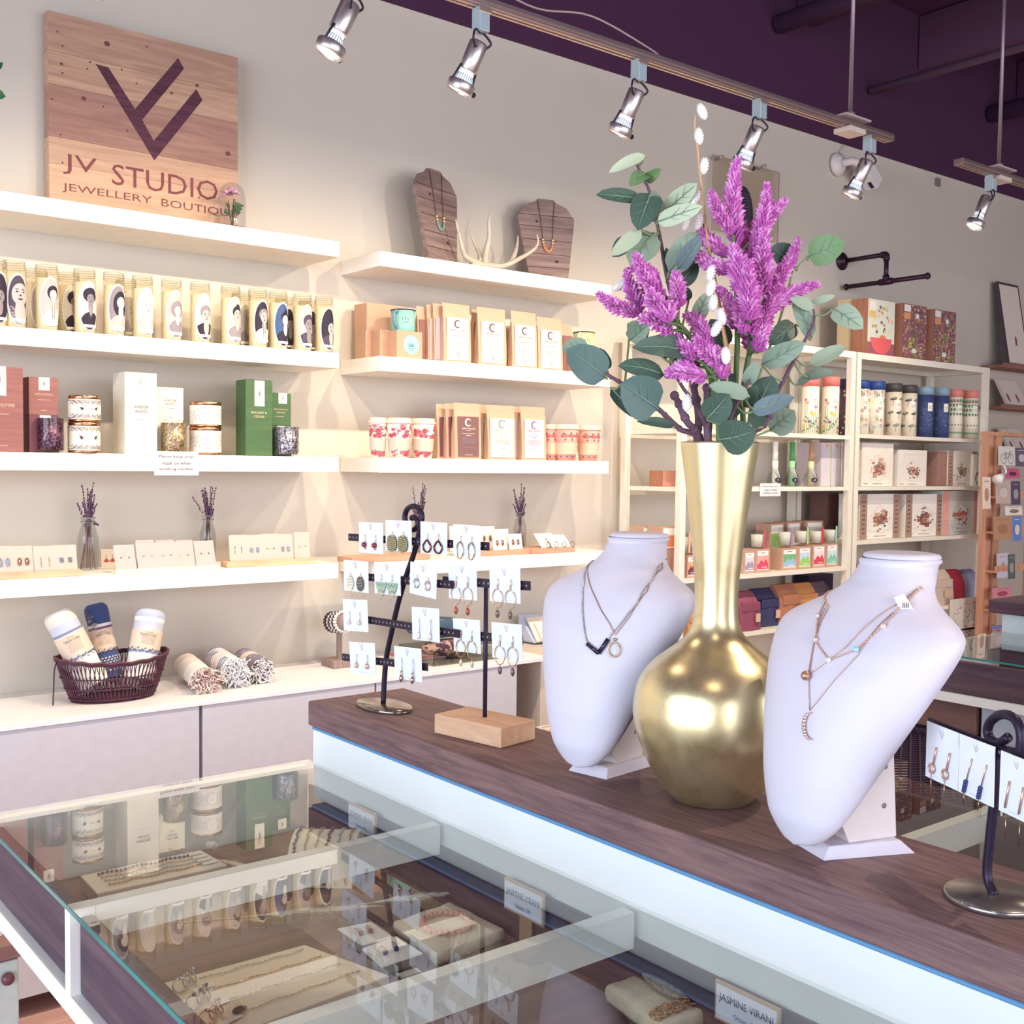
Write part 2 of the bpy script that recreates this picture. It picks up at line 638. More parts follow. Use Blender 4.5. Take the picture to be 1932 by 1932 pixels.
# glass dome with dried flowers
p = on(438, 424, 2, 2.2205)
p = on(438, 424, 1, 3.35)
t = thing('glass_cloche', 'small glass dome with pink flowers inside standing before the sign corner', 'cloche', (p.x, 3.35, 2.2205))
b = MB()
b.lathe([(.047, 0), (.049, .004), (.047, .013)], mat('7a4038', .4), n=40)
b.obj('base', t)
b = MB()
b.open_lathe([(.042, .0135), (.0425, .08), (.041, .115), (.034, .137), (.020, .150), (.006, .1545), (.0001, .155)], mat('f2f2f6', .01, kind='glass', spec=1.2), n=40)
b.obj('dome', t)
b = MB()
for k in range(7):
    a = k*2.4
    q = (.018*math.cos(a), .018*math.sin(a), .085+.008*(k % 4))
    b.tube([(0, 0, .013), (q[0]*.4, q[1]*.4, .05), q], .0012, mat('4f6a45', .6), n=5)
    for j in range(3):
        b.add([(q[0]*.6, q[1]*.6, .05+.012*j), (q[0]*1.5+.006*j, q[1]*1.5, .062+.012*j), (q[0]*1.2, q[1]*1.3+.008, .075+.01*j)], [(0, 1, 2)], mat('5e7a52', .6))
b.obj('stems', t)
b = MB()
for k in range(16):
    a = k*2.4
    r = .006+.020*((k*7 % 16)/16)
    b.ball((r*math.cos(a), r*math.sin(a), .105+.026*math.cos(r*45)+.003*(k % 3)), (.0085, .0085, .0065), mat('e6b9bb', .8) if k % 3 else mat('d59aa8', .8), n=7)
b.obj('blossoms', t)


# ---------------------------------------------------------------- portrait jar candles
def clampo(rx, ry):
    def f(x, y):
        d = math.hypot(x/rx, y/ry)
        return (x/d, y/d) if d > 1 else (x, y)
    return f


GR = {k: mat(c, .7) for k, c in dict(w='dcd4c8', l='b8afaa', m='8f8488', d='4b4050', k='2c2233', b='3f5680').items()}


def jar(px, Y, label, hair, bgc, skin, body, style, group='portrait jar candles'):
    p = on(px, 600, 1, Y)
    t = thing('jar_candle', label, 'candle', (p.x, Y, 1.8605), group=group)
    H, r = .186, .0305
    b = MB()
    b.open_lathe([(.024, .0005), (r, .003), (r+.0005, .012), (r+.0005, H*.87), (r-.003, H*.885), (r-.003, H*.895), (r, H*.90), (r, H*.915), (r-.002, H*.925), (r, H*.935), (r, H*.95), (r-.002, H*.96), (r-.002, H)], mat('f5f1e6', .02, kind='glass', spec=1), n=28)
    b.obj('glass_jar', t)
    b = MB()
    for zz, rr in ((H*.895, r-.001), (H*.93, r-.0005), (H, r-.002), (H*.965, r-.001)):
        b.tube([(rr*math.cos(2*PI*k/28), rr*math.sin(2*PI*k/28), zz) for k in range(28)], .0009, mat('c9c4b4', .2, .2), n=4, closed=True)
    b.obj('screw_rim', t)
    b = MB()
    b.lathe([(r-.003, .004), (r-.003, H*.80)], mat('f6ecd2', .6), n=24)
    b.obj('wax', t)
    b = MB()
    mp = cyl(0, 0, H*.43, r+.0008, -84)
    RX, RY = .027, .066
    b.disc(mp, 0, 0, RX+.0055, RY+.0065, mat('ebe4d6', .7), h=0, n=36, rings=5)
    for k in range(40):
        a = 2*PI*k/40
        b.disc(mp, (RX+.004)*math.cos(a), (RY+.005)*math.sin(a), .0014, .0014, GR['l'], h=.0002, n=6)
    lb = b.obj('label', t)
    b = MB()
    cl = clampo(RX, RY)
    b.disc(mp, 0, 0, RX, RY, GR[bgc], h=.0004, n=36, rings=6)

    def e(x, y, rx, ry, c, h, n=26):
        h = {.0005: .0012, .0006: .0015, .0004: .0008, .00045: .0009, .0007: .0018, .0009: .0023}[h]
        b.disc(mp, x, y, rx, ry, GR[c], h=h, n=n, rings=5 if rx > .006 else 2, clamp=cl)
    hx, hy, hs = style
    hs *= 1.22
    hy -= .002
    e(hx, -.058, .024*hs, .042, body, .0005)
    e(hx, hy-.022*hs, .0055*hs, .016*hs, skin, .0006)
    hr = {'bob': (.0135, .0165, .002), 'afro': (.0165, .0165, .006), 'long': (.0150, .026, -.006), 'short': (.0118, .0125, .005), 'bun': (.0115, .013, .004), 'curl': (.0165, .0205, .001), 'crop': (.0105, .0112, .005), 'back': (.0118, .0125, .004)}[hair[0]]
    e(hx, hy+hr[2]*hs, hr[0]*hs, hr[1]*hs, hair[1], .0004 if hair[0] != 'back' else .00045)
    if hair[0] == 'bun':
        e(hx+.002, hy+.017*hs, .005*hs, .004*hs, hair[1], .0004)
    e(hx, hy-.003*hs, .0085*hs, .0118*hs, skin, .0007)
    dk = 'k' if skin in 'ml' else 'm'
    for sxx in (-1, 1):
        e(hx+sxx*.0034*hs, hy-.0005*hs, .0013*hs, .0008*hs, dk, .0009, 8)
        e(hx+sxx*.0034*hs, hy+.0022*hs, .0019*hs, .0005*hs, dk, .0009, 8)
    e(hx, hy-.0042*hs, .0009*hs, .0012*hs, dk, .0009, 8)
    e(hx, hy-.0082*hs, .0027*hs, .0008*hs, dk, .0009, 8)
    if hair[0] == 'afro':
        for k in (1, 2, 3):
            b.line(mp, [(hx-.003*k, hy-.022), (hx-.0015, hy-.03-.008*k), (hx+.0015, hy-.03-.008*k), (hx+.003*k, hy-.022)], .0008, GR['l'], h=.0020)
    if body == 'w':
        b.line(mp, [(hx-.004, hy-.02), (hx-.003, hy-.07)], .0012, GR['d'], h=.0018)
        b.line(mp, [(hx+.004, hy-.02), (hx+.002, hy-.07)], .0012, GR['d'], h=.0018)
    # caption ribbon under the portrait
    b.rect(mp, -.019, -.0605, .019, -.0525, mat('fdf9f0', .7), h=.0027, nx=8)
    b.disc(mp, 0, -.0660, .011, .0022, GR['m'], h=.0027, n=12, rings=2, clamp=lambda x, y: (x, min(y, -.0655)))
    b.obj('portrait', lb)
    return t


JY = 3.325
JL = [
    (-8, ('long', 'k'), 'k', 'm', 'k', (0, .01, 1.2), 'dark portrait oval cut by the left photo edge'),
    (27.5, ('long', 'd'), 'd', 'l', 'm', (.004, .024, 2.1), 'portrait of a face seen close up with dark hair and long neck'),
    (88.5, ('bob', 'k'), 'l', 'w', 'w', (.006, .027, 1.0), 'portrait with dark bob, white shirt and braces'),
    (160, ('afro', 'k'), 'w', 'm', 'k', (.004, .026, 1.05), 'portrait with round dark hair, dark jacket and long bead chains'),
    (215, ('long', 'k'), 'm', 'w', 'l', (.007, .024, 1.2), 'portrait of smiling person with long dark hair and patterned top'),
    (269, ('short', 'w'), 'w', 'w', 'l', (.002, .020, 1.5), 'very pale portrait of a fair haired person'),
    (323.5, ('curl', 'm'), 'l', 'w', 'm', (.004, .016, 1.0), 'portrait of a person with curly hair and folded arms in grey'),
    (377.5, ('short', 'm'), 'w', 'l', 'k', (.004, .010, 1.35), 'portrait of a smiling person with a tiara and dark neckline'),
    (435, ('bun', 'k'), 'l', 'l', 'm', (.006, .022, 1.15), 'portrait of a person with dark hair drawn up and a shawl'),
    (486.5, ('back', 'm'), 'k', 'l', 'w', (.004, .022, 1.2), 'portrait of a laughing person in a white jacket with hands clasped'),
    (524.5, ('bun', 'k'), 'b', 'w', 'k', (.008, .020, 1.15), 'portrait of a person in profile with a dark turtleneck'),
    (570.5, ('short', 'd'), 'l', 'm', 'd', (.006, .012, 1.45), 'portrait of a serious face with tousled hair and collar'),
    (611, ('short', 'k'), 'k', 'l', 'd', (.008, .008, 1.3), 'dark portrait of a person looking aside, at the right end of the row'),
]
for px, hr, bc, sk, bd, st, tx in JL:
    jar(px, JY, 'jar candle, %s' % tx, hr, bc, sk, bd, st)
JB = [(70, ('bob', 'k'), 'l', 'l', 'w', (.006, .027, 1.0), 'standing behind the jar with the dark bob portrait'),
      (130, ('afro', 'k'), 'w', 'm', 'k', (.004, .026, 1.0), 'standing behind the jar with the bead chain portrait'),
      (238, ('short', 'w'), 'w', 'w', 'l', (.002, .020, 1.3), 'half hidden behind the very pale portrait jar'),
      (455, ('short', 'l'), 'l', 'l', 'm', (.004, .022, 1.1), 'half hidden behind the laughing portrait jar'),
      (536, ('bun', 'k'), 'k', 'm', 'k', (.004, .020, 1.1), 'half hidden behind the turtleneck portrait jar'),
      (580, ('short', 'k'), 'k', 'm', 'k', (.006, .012, 1.3), 'half hidden between the two last jars of the row')]
for px, hr, bc, sk, bd, st, tx in JB:
    jar(px, 3.42, 'jar candle %s' % tx, hr, bc, sk, bd, st)


# ---------------------------------------------------------------- boxed candles on the third shelf
def pbox(name, label, cat, x0, x1, ytop, Y, z0, dep, m, mside=None, group=None, text=(), tc=None, tag_=None, ybase=None, bevel=.001, deco=None, gapm=None):
    """product box: front face at Y between photo columns x0..x1, top at photo row ytop"""
    ym = ytop
    a, c = on(x0, ym, 1, Y), on(x1, ym, 1, Y)
    zt = (a.z+c.z)/2
    h = zt-z0
    org = ((a.x+c.x)/2, Y+dep/2, z0)
    t = thing(name, label, cat, org, group=group)
    b = MB(org)
    b.box(a.x, Y, z0, c.x, Y+dep, zt, m)
    b.obj('carton', t, bevel=bevel)
    w_ = c.x-a.x
    b = MB(org)
    mp = plane(((a.x+c.x)/2, Y, z0), (1, 0, 0), (0, 0, 1), (0, -1, 0))
    any_ = False
    if tag_:
        tx0, tx1, tz0, cc = tag_
        b.rect(mp, w_*tx0, h*tz0, w_*tx1, h*1.0, mat(cc, .7), h=.0004)
        cx = w_*(tx0+tx1)/2
        for k in range(5):
            b.line(mp, [(cx, h*(tz0+.35*(1-tz0))), (cx+(k-2)*w_*.035, h*(.94-.01*abs(k-2)))], w_*.012, C_INK2, h=.0006)
        any_ = True
    for s_, fx, fz, fw, fh in text:
        b.text(mp, s_, w_*fx, h*fz, tc or C_INK, w=w_*fw, hgt=fh, h=.0005)
        any_ = True
    if deco:
        deco(b, mp, w_, h)
        any_ = True
    if any_:
        b.obj('print', t)
    return t


Z3 = 1.5205
BUR, BUR2 = mat('99665f', .6, kind='woodx', scale=60, col2='8b5a55'), mat('7f4d56', .6, kind='woodx', scale=60, col2='6f404c')
GRN = mat('4c6b42', .55, kind='woodx', scale=60, col2='43603c')
gt = mat('d8b79a', .6)
GB = 'boxed candles on the third shelf'


def lines(rows, c=None):
    def f(b, mp, w_, h):
        for fz, fw in rows:
            b.rect(mp, -w_*fw/2, h*fz, w_*fw/2, h*fz+.0012, c or gt, h=.0005)
    return f


def sprig(fz, s, c, rows=()):
    def f(b, mp, w_, h):
        b.line(mp, [(0, h*fz-s), (0, h*fz+s)], .0006, c)
        for k in range(5):
            q = h*fz-s*.7+k*s*.35
            b.line(mp, [(0, q), (s*.7, q+s*.45)], .0009, c)
            b.line(mp, [(0, q), (-s*.7, q+s*.45)], .0009, c)
        for fz2, fw in rows:
            b.rect(mp, -w_*fw/2, h*fz2, w_*fw/2, h*fz2+.0010, c, h=.0005)
    return f


pbox('candle_box', 'tall burgundy candle box with cream label, at the left photo edge', 'box', -42, 43, 691, 3.275, Z3, .09, BUR, group=GB, text=[('WOODFIRE', 0, .55, .62, .009)], tc=gt, tag_=(-.18, .12, .66, 'f4ead6'), deco=lines([(.44, .35), (.07, .3)]))
a = pbox('candle_box', 'small burgundy candle box, lower of two stacked behind the purple glass', 'box', 55, 111, 783.5, 3.30, Z3, .075, BUR2, group=GB, tag_=(-.15, .22, .80, 'f4ead6'))
zt = on(80, 783.5, 1, 3.30).z+.0006
pbox('candle_box', 'small burgundy candle box, upper of two stacked beside the striped tins', 'box', 54, 110, 712, 3.30, zt, .075, BUR, group=GB, text=[('WOODFIRE', 0, .55, .6, .0055)], tc=gt, tag_=(-.17, .20, .66, 'f4ead6'), deco=lines([(.40, .4), (.12, .2)]))
pbox('candle_box', 'tall white candle box with a leaf sprig and two printed words', 'box', 235, 296, 703, 3.275, Z3, .10, mat('e0d9c8', .6), group=GB, text=[('WINTER', 0, .575, .46, .0085), ('WHITE', 0, .52, .38, .0085)], deco=sprig(.88, .012, C_INK2, [(.42, .3)]))
pbox('candle_box', 'small white candle box, lower of two stacked behind the gold glass', 'box', 296, 345, 793, 3.32, Z3, .07, mat('e4dbc8', .6), group=GB)
zt = on(320, 793, 1, 3.32).z+.0006
pbox('candle_box', 'small white candle box with two printed words, upper of two stacked', 'box', 296, 346, 731, 3.32, zt, .07, mat('e8dfc9', .6), group=GB, text=[('WINTER', 0, .60, .46, .006), ('WHITE', 0, .49, .38, .006)], deco=lines([(.36, .3), (.08, .15)], C_INK2))
gp = pbox('candle_box', 'tall green candle box behind the front one, seen only by its dark side', 'box', 464, 512, 717, 3.345, Z3, .066, mat('3d5c40', .55), group=GB)
pbox('candle_box', 'tall green candle box with long cream label and gold lettering, in front', 'box', 463.5, 514, 718, 3.268, Z3, .072, GRN, group=GB, text=[('BALSAM &', 0, .575, .58, .0075), ('CEDAR', 0, .52, .40, .0075)], tc=gt, tag_=(-.17, .20, .66, 'f4ead6'))
pbox('candle_box', 'small green candle box, lower of two stacked behind the silver glass', 'box', 506, 550, 803.5, 3.31, Z3, .07, GRN, group=GB, tag_=(-.12, .22, .70, 'f4ead6'))
zt = on(530, 803.5, 1, 3.31).z+.0006
pbox('candle_box', 'small green candle box, upper of two stacked right of the tall green box', 'box', 506, 549, 741.5, 3.31, zt, .07, GRN, group=GB, text=[('BALSAM &', .05, .50, .6, .005), ('CEDAR', .05, .40, .40, .005)], tc=gt, tag_=(-.05, .32, .68, 'f4ead6'), deco=lines([(.28, .4)]))


def tumbler(px, w_px, ytop, label, col, col2, Y=3.285):
    p = on(px, ytop, 1, Y)
    z = p.z-Z3
    r = (on(px+w_px/2, ytop, 1, Y).x-on(px-w_px/2, ytop, 1, Y).x)/2*.93
    t = thing('glass_candle', label, 'candle', (p.x, Y, Z3), group='textured glass candles')
    b = MB()
    b.open_lathe([(r*.7, .0005), (r*.93, .003), (r, .010), (r, z)], C_GLASS, n=32)
    b.obj('glass', t)
    b = MB()
    b.lathe([(r*.85, .006), (r*.93, .012), (r*.93, z*.98), (r*.90, z*.98), (r*.88, z*.80), (0, z*.80)], mat(col, .3, .6, kind='speck', scale=160, col2=col2, bump=.8), n=32)
    b.obj('foil_sleeve', t)
    return t


tumbler(95, 54, 788, 'dark purple textured glass candle before the burgundy boxes', '8a5a6a', '3f2440')
tumbler(328, 50, 797, 'gold flecked glass candle below the small white boxes', 'd9bb92', '9c7a58')
tumbler(540, 48, 805, 'silver textured glass candle at the right end of the third shelf', 'c9c0ca', '5d4f62')


def tin(x0, x1, ytop, ybot, Y, z0, label, rays, tx):
    a, c = on(x0, ytop, 1, Y), on(x1, ytop, 1, Y)
    r = (c.x-a.x)/2*.93
    h = (a.z+c.z)/2-z0
    t = thing('candle_tin', label, 'candle', ((a.x+c.x)/2, Y, z0), group='round candle tins')
    cop = mat('b98a68', .25, 1)
    b = MB()
    b.lathe([(r*.97, .0002), (r, .002), (r, .006), (r*.985, .007), (r*.985, h-.010), (r, h-.009), (r, h-.001), (r*.97, h)], cop, n=40)
    b.obj('tin', t)
    b = MB()
    lc = mat('e8e0d0', .6)
    b.open_lathe([(r*.99+.0006, .0075), (r*.99+.0006, h-.0105)], lc, n=40)
    mp = cyl(0, 0, 0, r*.99+.0008)
    for k in range(-9, 10):
        an = k*.42
        for q in (0, 1):
            x = k*.0082+q*.004
            zz = h*.5+(h*.25)
            if rays:
                b.line(mp, [(x*1.15, h-.013), (x*.82, h-.022-(k % 2)*.004)], .0013, mat('5d4048', .7))
                b.line(mp, [(x*1.15, .010), (x*.82, .019+(k % 2)*.004)], .0013, mat('5d4048', .7))
            else:
                cc = [mat('b9a9c0', .7), mat('9aa3bd', .7), mat('c9a29e', .7)][(k+q) % 3]
                b.disc(mp, x*1.1, h*.25+h*.5*(((k*5+q*3) % 7)/7), .0030, .0016, cc, h=.0004, n=8, rot=an)
                b.line(mp, [(x, h*.3), (x*1.1+.003, h*.7)], .0005, cc)
    for s in (-1, 1):
        if rays:
            b.poly(mp, [(s*.014, h*.5), (s*.022, h*.56), (s*.026, h*.55), (s*.024, h*.48), (s*.021, h*.42)], mat('5d4048', .7))
    if not rays:
        b.disc(mp, 0, h*.5, .014, .014, mat('faf4ea', .7), h=.0007, n=20, rings=2)
    for k, s in enumerate(tx):
        b.text(mp, s, 0, h*.5+.003*(len(tx)-1)-k*.006, C_INK, w=.014, hgt=.0028, h=.0010)
    b.obj('label', t)
    return z0+h


zt = tin(126.5, 190, 797, 853, 3.285, Z3, 'round candle tin with burst stripes, lower of the stacked pair', True, ['WOODFIRE'])
tin(127, 191, 747, 797, 3.285, zt+.0005, 'round candle tin with burst stripes, upper of the stacked pair', True, ['WOODFIRE'])
zt = tin(357, 417, 806.5, 857, 3.30, Z3, 'round floral candle tin, lower of the stacked pair', False, ['WINTER', 'WHITE'])
tin(358, 417, 759, 806, 3.30, zt+.0005, 'round floral candle tin, upper of the stacked pair', False, ['WINTER', 'WHITE'])

a, c = on(291, 851, 1, 3.247), on(375, 897, 1, 3.247)
b = MB(((a.x+c.x)/2, 3.2475, c.z))
mp = front((a.x+c.x)/2, 3.2475, (a.z+c.z)/2)
hw, hh = (c.x-a.x)/2, (a.z-c.z)/2
b.box((a.x+c.x)/2-hw, 3.2476, (a.z+c.z)/2-hh, (a.x+c.x)/2+hw, 3.2484, (a.z+c.z)/2+hh, mat('ece2e2', .7))
for k, s in enumerate(['Please keep your', 'mask on when', 'smelling candles.']):
    b.text(mp, s, 0, hh*(.55-.52*k), C_INK, w=hw*[1.6, 1.3, 1.55][k], hgt=.0105)
b.thing('paper_notice', 'small white notice asking to keep masks on, taped to the third shelf front', 'notice', group='mask notices')
# ================================================================ lowest shelf of the left bay
Z4 = 1.1705


def lav_bottle(px, Y, z0, label, seed, H=.145, r=.024, grp='bottles of dried lavender'):
    rnd = random.Random(seed)
    p = on(px, 1000, 1, Y)
    t = thing('lavender_bottle', label, 'vase', (p.x, Y, z0), group=grp)
    b = MB()
    b.open_lathe([(r*.9, .0005), (r, .004), (r, H*.62), (r*.80, H*.76), (r*.62, H*.85), (r*.62, H*.90), (r*.78, H*.905), (r*.78, H*.93), (r*.64, H*.935), (r*.68, H)], C_GLASS, n=28)
    for zz in (H*.918, H):
        b.tube([(r*.76*math.cos(2*PI*k/24), r*.76*math.sin(2*PI*k/24), zz) for k in range(24)], .0010, mat('b9b8b2', .15, .3), n=4, closed=True)
    b.obj('glass_bottle', t)
    st, fl = MB(), MB()
    for k in range(22):
        a = rnd.random()*6.28
        sp = rnd.uniform(.004, .016)
        a0 = rnd.random()*6.28
        top = rnd.uniform(.175, .262) if k % 4 else rnd.uniform(.13, .2)
        e = Vector((sp*2.0*math.cos(a), sp*1.4*math.sin(a), top))
        c = Vector((sp*.5*math.cos(a), sp*.5*math.sin(a), H*.9))
        s = Vector((r*.75*math.cos(a0), r*.75*math.sin(a0), .004))
        if seed % 2 and k < 2:
            e = Vector((-.055+.03*k, -.01, .215+.02*k))
        pts = bez([s, c, e], 4)
        st.tube(pts, .0008, mat('8d6a6e', .8), n=4)
        q0 = c.lerp(e, .35)
        for j in range(9):
            q = q0.lerp(e, j/8)+Vector((rnd.uniform(-.002, .002), rnd.uniform(-.002, .002), 0))
            rr = .0021 if j % 2 else .0027
            fl.ball(q, (rr, rr, rr*1.3), mat('6f4a6c', .8), n=5)
    st.obj('stems', t)
    fl.obj('flower_heads', t)
    return t


lav_bottle(166, 3.42, Z4, 'glass bottle of dried lavender right of the leftmost card rack', 2, H=.158, r=.030)
lav_bottle(392, 3.44, Z4, 'glass bottle of dried lavender behind the white card rack, two stems splayed left', 3, H=.155, r=.026)


def rack(x0, x1, ybot, Y, z0, label, m, dep=.05, h=.018, group='small card racks'):
    a, c = on(x0, ybot, 1, Y), on(x1, ybot, 1, Y)
    b = MB(((a.x+c.x)/2, Y+dep/2, z0))
    b.box(a.x, Y, z0, c.x, Y+.014, z0+h, m).box(a.x, Y+.0141, z0, c.x, Y+dep, z0+h*.4, m).box(a.x, Y+.032, z0+h*.401, c.x, Y+dep, z0+h, m)
    b.thing('card_rack', label, 'card rack', group, bevel=.001)
    return z0+h*.4


def rcard(x0, x1, yt, yb, Y, zb, label, deco, lean=.018, ccol='c9baaf', group='earring cards on the lowest left shelf'):
    """a jewellery card leaning back in a rack"""
    ym = (yt+yb)/2
    a, c = on(x0, ym, 1, Y), on(x1, ym, 1, Y)
    zt = on((x0+x1)/2, yt, 1, Y+lean).z
    w_, h = c.x-a.x, zt-zb
    org = Vector(((a.x+c.x)/2, Y, zb))
    v = Vector((0, lean, h)).normalized()
    mp = plane(org, (1, 0, 0), v, Vector((1, 0, 0)).cross(v))
    L = math.hypot(lean, h)
    t = thing('earring_card', label, 'jewellery card', org, group=group)
    b = MB(org)
    b.prism(mp, [(-w_/2, 0), (w_/2, 0), (w_/2, L), (-w_/2, L)], mat(ccol, .7), .0012)
    b.obj('card', t)
    mp2 = plane(mp(0, 0, .0013), (1, 0, 0), v, Vector((1, 0, 0)).cross(v))
    for s in (-1, 1):
        e = MB(org)
        earring(e, mp2, s*w_*.19, L*.52, deco, min(w_, .03)/.03)
        e.obj('earring', t)
    return t


def ringpts(mp, cx, cy, rx, ry, h, n=16, a0=0, a1=2*PI):
    return [mp(cx+rx*math.cos(a0+(a1-a0)*i/n), cy+ry*math.sin(a0+(a1-a0)*i/n), h) for i in range(n if abs(a1-a0) > 6.2 else n+1)]


def earring(e, mp, x, y, kind, s=1.0):
    """one earring lying against a card: x,y in card coordinates, y at the post"""
    S = s
    hook = C_ROSE
    if kind == 'stud':
        e.ball(mp(x, y, .001), .0022*S, mat('8a6a60', .3, .8), n=8)
    elif kind == 'studg':
        e.ball(mp(x, y, .001), .002*S, C_GOLD, n=8)
    elif kind == 'silverleaf':
        e.ball(mp(x, y, .001), (.0042*S, .001, .0022*S), C_SILV, n=8)
    elif kind == 'clear':
        e.ball(mp(x, y, .001), (.003*S, .001, .003*S), mat('f2efe8', .1, .3), n=8)
    elif kind == 'blockhoop':
        e.rect(mp, x-.006*S, y-.010*S, x+.006*S, y+.004*S, mat('8f8c99', .3, .7), h=.0006)
        e.tube(ringpts(mp, x, y-.006*S, .004*S, .006*S, .0016), .0008*S, C_SILV, n=5, closed=True)
    elif kind == 'browndrop':
        e.tube(ringpts(mp, x, y-.004*S, .0045*S, .010*S, .0016), .0016*S, mat('a5694c', .3, .6), n=5, closed=True)
        e.ball(mp(x, y-.004*S, .001), (.003*S, .001, .008*S), C_SILV, n=8)
    elif kind == 'chaindrop':
        for k in range(6):
            e.ball(mp(x+.0008*(k % 2), y+.006*S-k*.005*S, .001), .0018*S, C_SILV, n=6)
    elif kind == 'bluehoop':
        e.tube(ringpts(mp, x, y-.005*S, .004*S, .011*S, .0016), .0018*S, mat('9fb3cf', .2, .6), n=5, closed=True)
    elif kind == 'longbar':
        e.tube([mp(x, y+.006*S, .001), mp(x, y-.014*S, .001)], .0008*S, C_SILV, n=5)
        e.ball(mp(x, y+.007*S, .001), .002*S, C_GOLD, n=6)
    elif kind == 'redfan':
        e.tube([mp(x, y+.012*S, .001), mp(x, y, .001)], .0006*S, C_GOLD, n=5)
        e.poly(mp, [(x, y+.002*S), (x+.009*S, y-.008*S), (x, y-.012*S), (x-.009*S, y-.008*S)], mat('a34b46', .5), h=.001)
    elif kind == 'fan':
        e.tube(ringpts(mp, x, y, .003*S, .003*S, .001, 12, PI, 2*PI), .0012*S, C_GOLD, n=5)


rack(-40, 154, 1082, 3.27, Z4, 'pale wooden card rack at the left end of the lowest shelf', C_LWOOD)
GE = [(-42, -12, 'bluehoop', 'cut by the left photo edge in the wooden rack'), (-8, 27, 'bluehoop', 'with blue hoop earrings, leftmost card fully in the wooden rack'), (27, 64, 'browndrop', 'with brown and silver hoops in the left wooden rack'),
      (66, 107, 'chaindrop', 'with two little silver chain drops in the left wooden rack'), (105, 147, 'blockhoop', 'with grey block and hoop earrings beside the lavender bottle')]
for i, (x0, x1, dk, tx) in enumerate(GE):
    rcard(x0, x1, 1030-(i == 4)*2, 1072, 3.29, Z4+.005, 'cream earring card %s' % tx, dk, lean=.022)
rcard(191, 222, 1036, 1066, 3.43, Z4+.001, 'small cream card with red fan earrings standing behind the bottle', 'redfan', lean=.004)
rack(219, 416, 1082, 3.27, Z4, 'flat whitewashed card rack in the middle of the lowest left shelf', mat('e9dccb', .5), dep=.05, h=.011)
GM = [(219, 258, 1028, 'stud', 'with tiny dark studs, first in the whitewashed rack'), (261, 300, 1024, 'silverleaf', 'with silver leaf studs, second in the whitewashed rack'), (299, 337, 1023, 'silverleaf', 'with slanted silver studs, third in the whitewashed rack'),
      (333, 369, 1022, 'fan', 'with little gold arcs, fourth in the whitewashed rack'), (371, 408, 1020, 'stud', 'with tiny dark studs, last in the whitewashed rack')]
for x0, x1, yt, dk, tx in GM:
    rcard(x0, x1, yt, 1073, 3.285, Z4+.004, 'grey cream earring card %s' % tx, dk, lean=.026, ccol='c2b4ad')
for x0, x1, tx in ((262, 292, 'first'), (300, 330, 'second'), (338, 366, 'third')):
    rcard(x0-4, x1, 1019, 1060, 3.345, Z4+.004, 'grey card showing its top edge behind the whitewashed rack, %s of three' % tx, 'studg', lean=.012, ccol='cdbcb8')
rack(429, 598, 1062, 3.285, Z4, 'pale wooden card rack at the right end of the lowest left shelf', C_LWOOD)
GR3 = [(434, 467, 1009, 'longbar', 'with long silver bars'), (466, 497, 1009, 'blockhoop', 'with a square grey patch'), (496, 527, 1007, 'fan', 'with small gold arcs'), (526, 554, 1008, 'blockhoop', 'with grey patch and small hoops'), (557, 586, 1004, 'studg', 'with two little gold drops, last')]
for x0, x1, yt, dk, tx in GR3:
    rcard(x0, x1, yt, 1050, 3.31, Z4+.005, 'cream earring card %s in the right wooden rack' % tx, dk, lean=.012, ccol='cdbfb4')

# ---------------------------------------------------------------- basket with towels on the low cabinet
ZC = .8055
bx, by = 1.125, 3.285
t = thing('wicker_basket', 'dark oval wicker basket holding three upright rolled towels', 'basket', (bx, by, ZC))
WK, WK2 = mat('4a2638', .5, bump=.3, scale=200), mat('5f3346', .5)


def bprof(u):
    return (.118+.042*u**.8), (.082+.030*u**.8), .112*u


b = MB()
NW = 74
for k in range(NW):
    for dlt in (0, .5):
        a = 2*PI*(k+dlt)/NW
        lean = .10 if dlt else -.10
        pts = []
        for j in range(7):
            u = j/6
            A, B, z = bprof(u)
            zz = z+.012*max(0, math.cos(a)**2)*u
            aa = a+lean*(u-.5)+.012*math.sin(j*2+k)
            pts.append((A*math.cos(aa), B*math.sin(aa), zz+.003))
        b.tube(pts, .0016, WK if dlt else WK2, n=4)
b.obj('woven_side', t)
b = MB()
for off, zz, rr in ((0, 0, .0042), (.002, .006, .0036)):
    pts = []
    for k in range(72):
        a = 2*PI*k/72
        A, B, z = bprof(1)
        pts.append(((A+off)*math.cos(a), (B+off)*math.sin(a), z+zz+.012*math.cos(a)**2+.0016*math.sin(k*PI/2)))
    b.tube(pts, rr, WK2 if zz else WK, n=6, closed=True)
b.obj('rim', t)
b = MB()
for u in (.06, .33, .62):
    A, B, z = bprof(u)
    b.tube([((A+.001)*math.cos(2*PI*k/48), (B+.001)*math.sin(2*PI*k/48), z+.003) for k in range(48)], .002, WK, n=5, closed=True)
b.lathe([(.001, .0005), (1, .0005), (1, .004), (.001, .004)], WK, n=40, sx=.119, sy=.083)
b.obj('base', t)
b = MB()
hp = [(-.158, .0, .122), (-.168, -.01, .10), (-.175, -.025, .05), (-.180, -.035, .004)]
b.tube(bez(hp, 4), .0022, WK, n=5)
b.obj('hanging_handle', t)


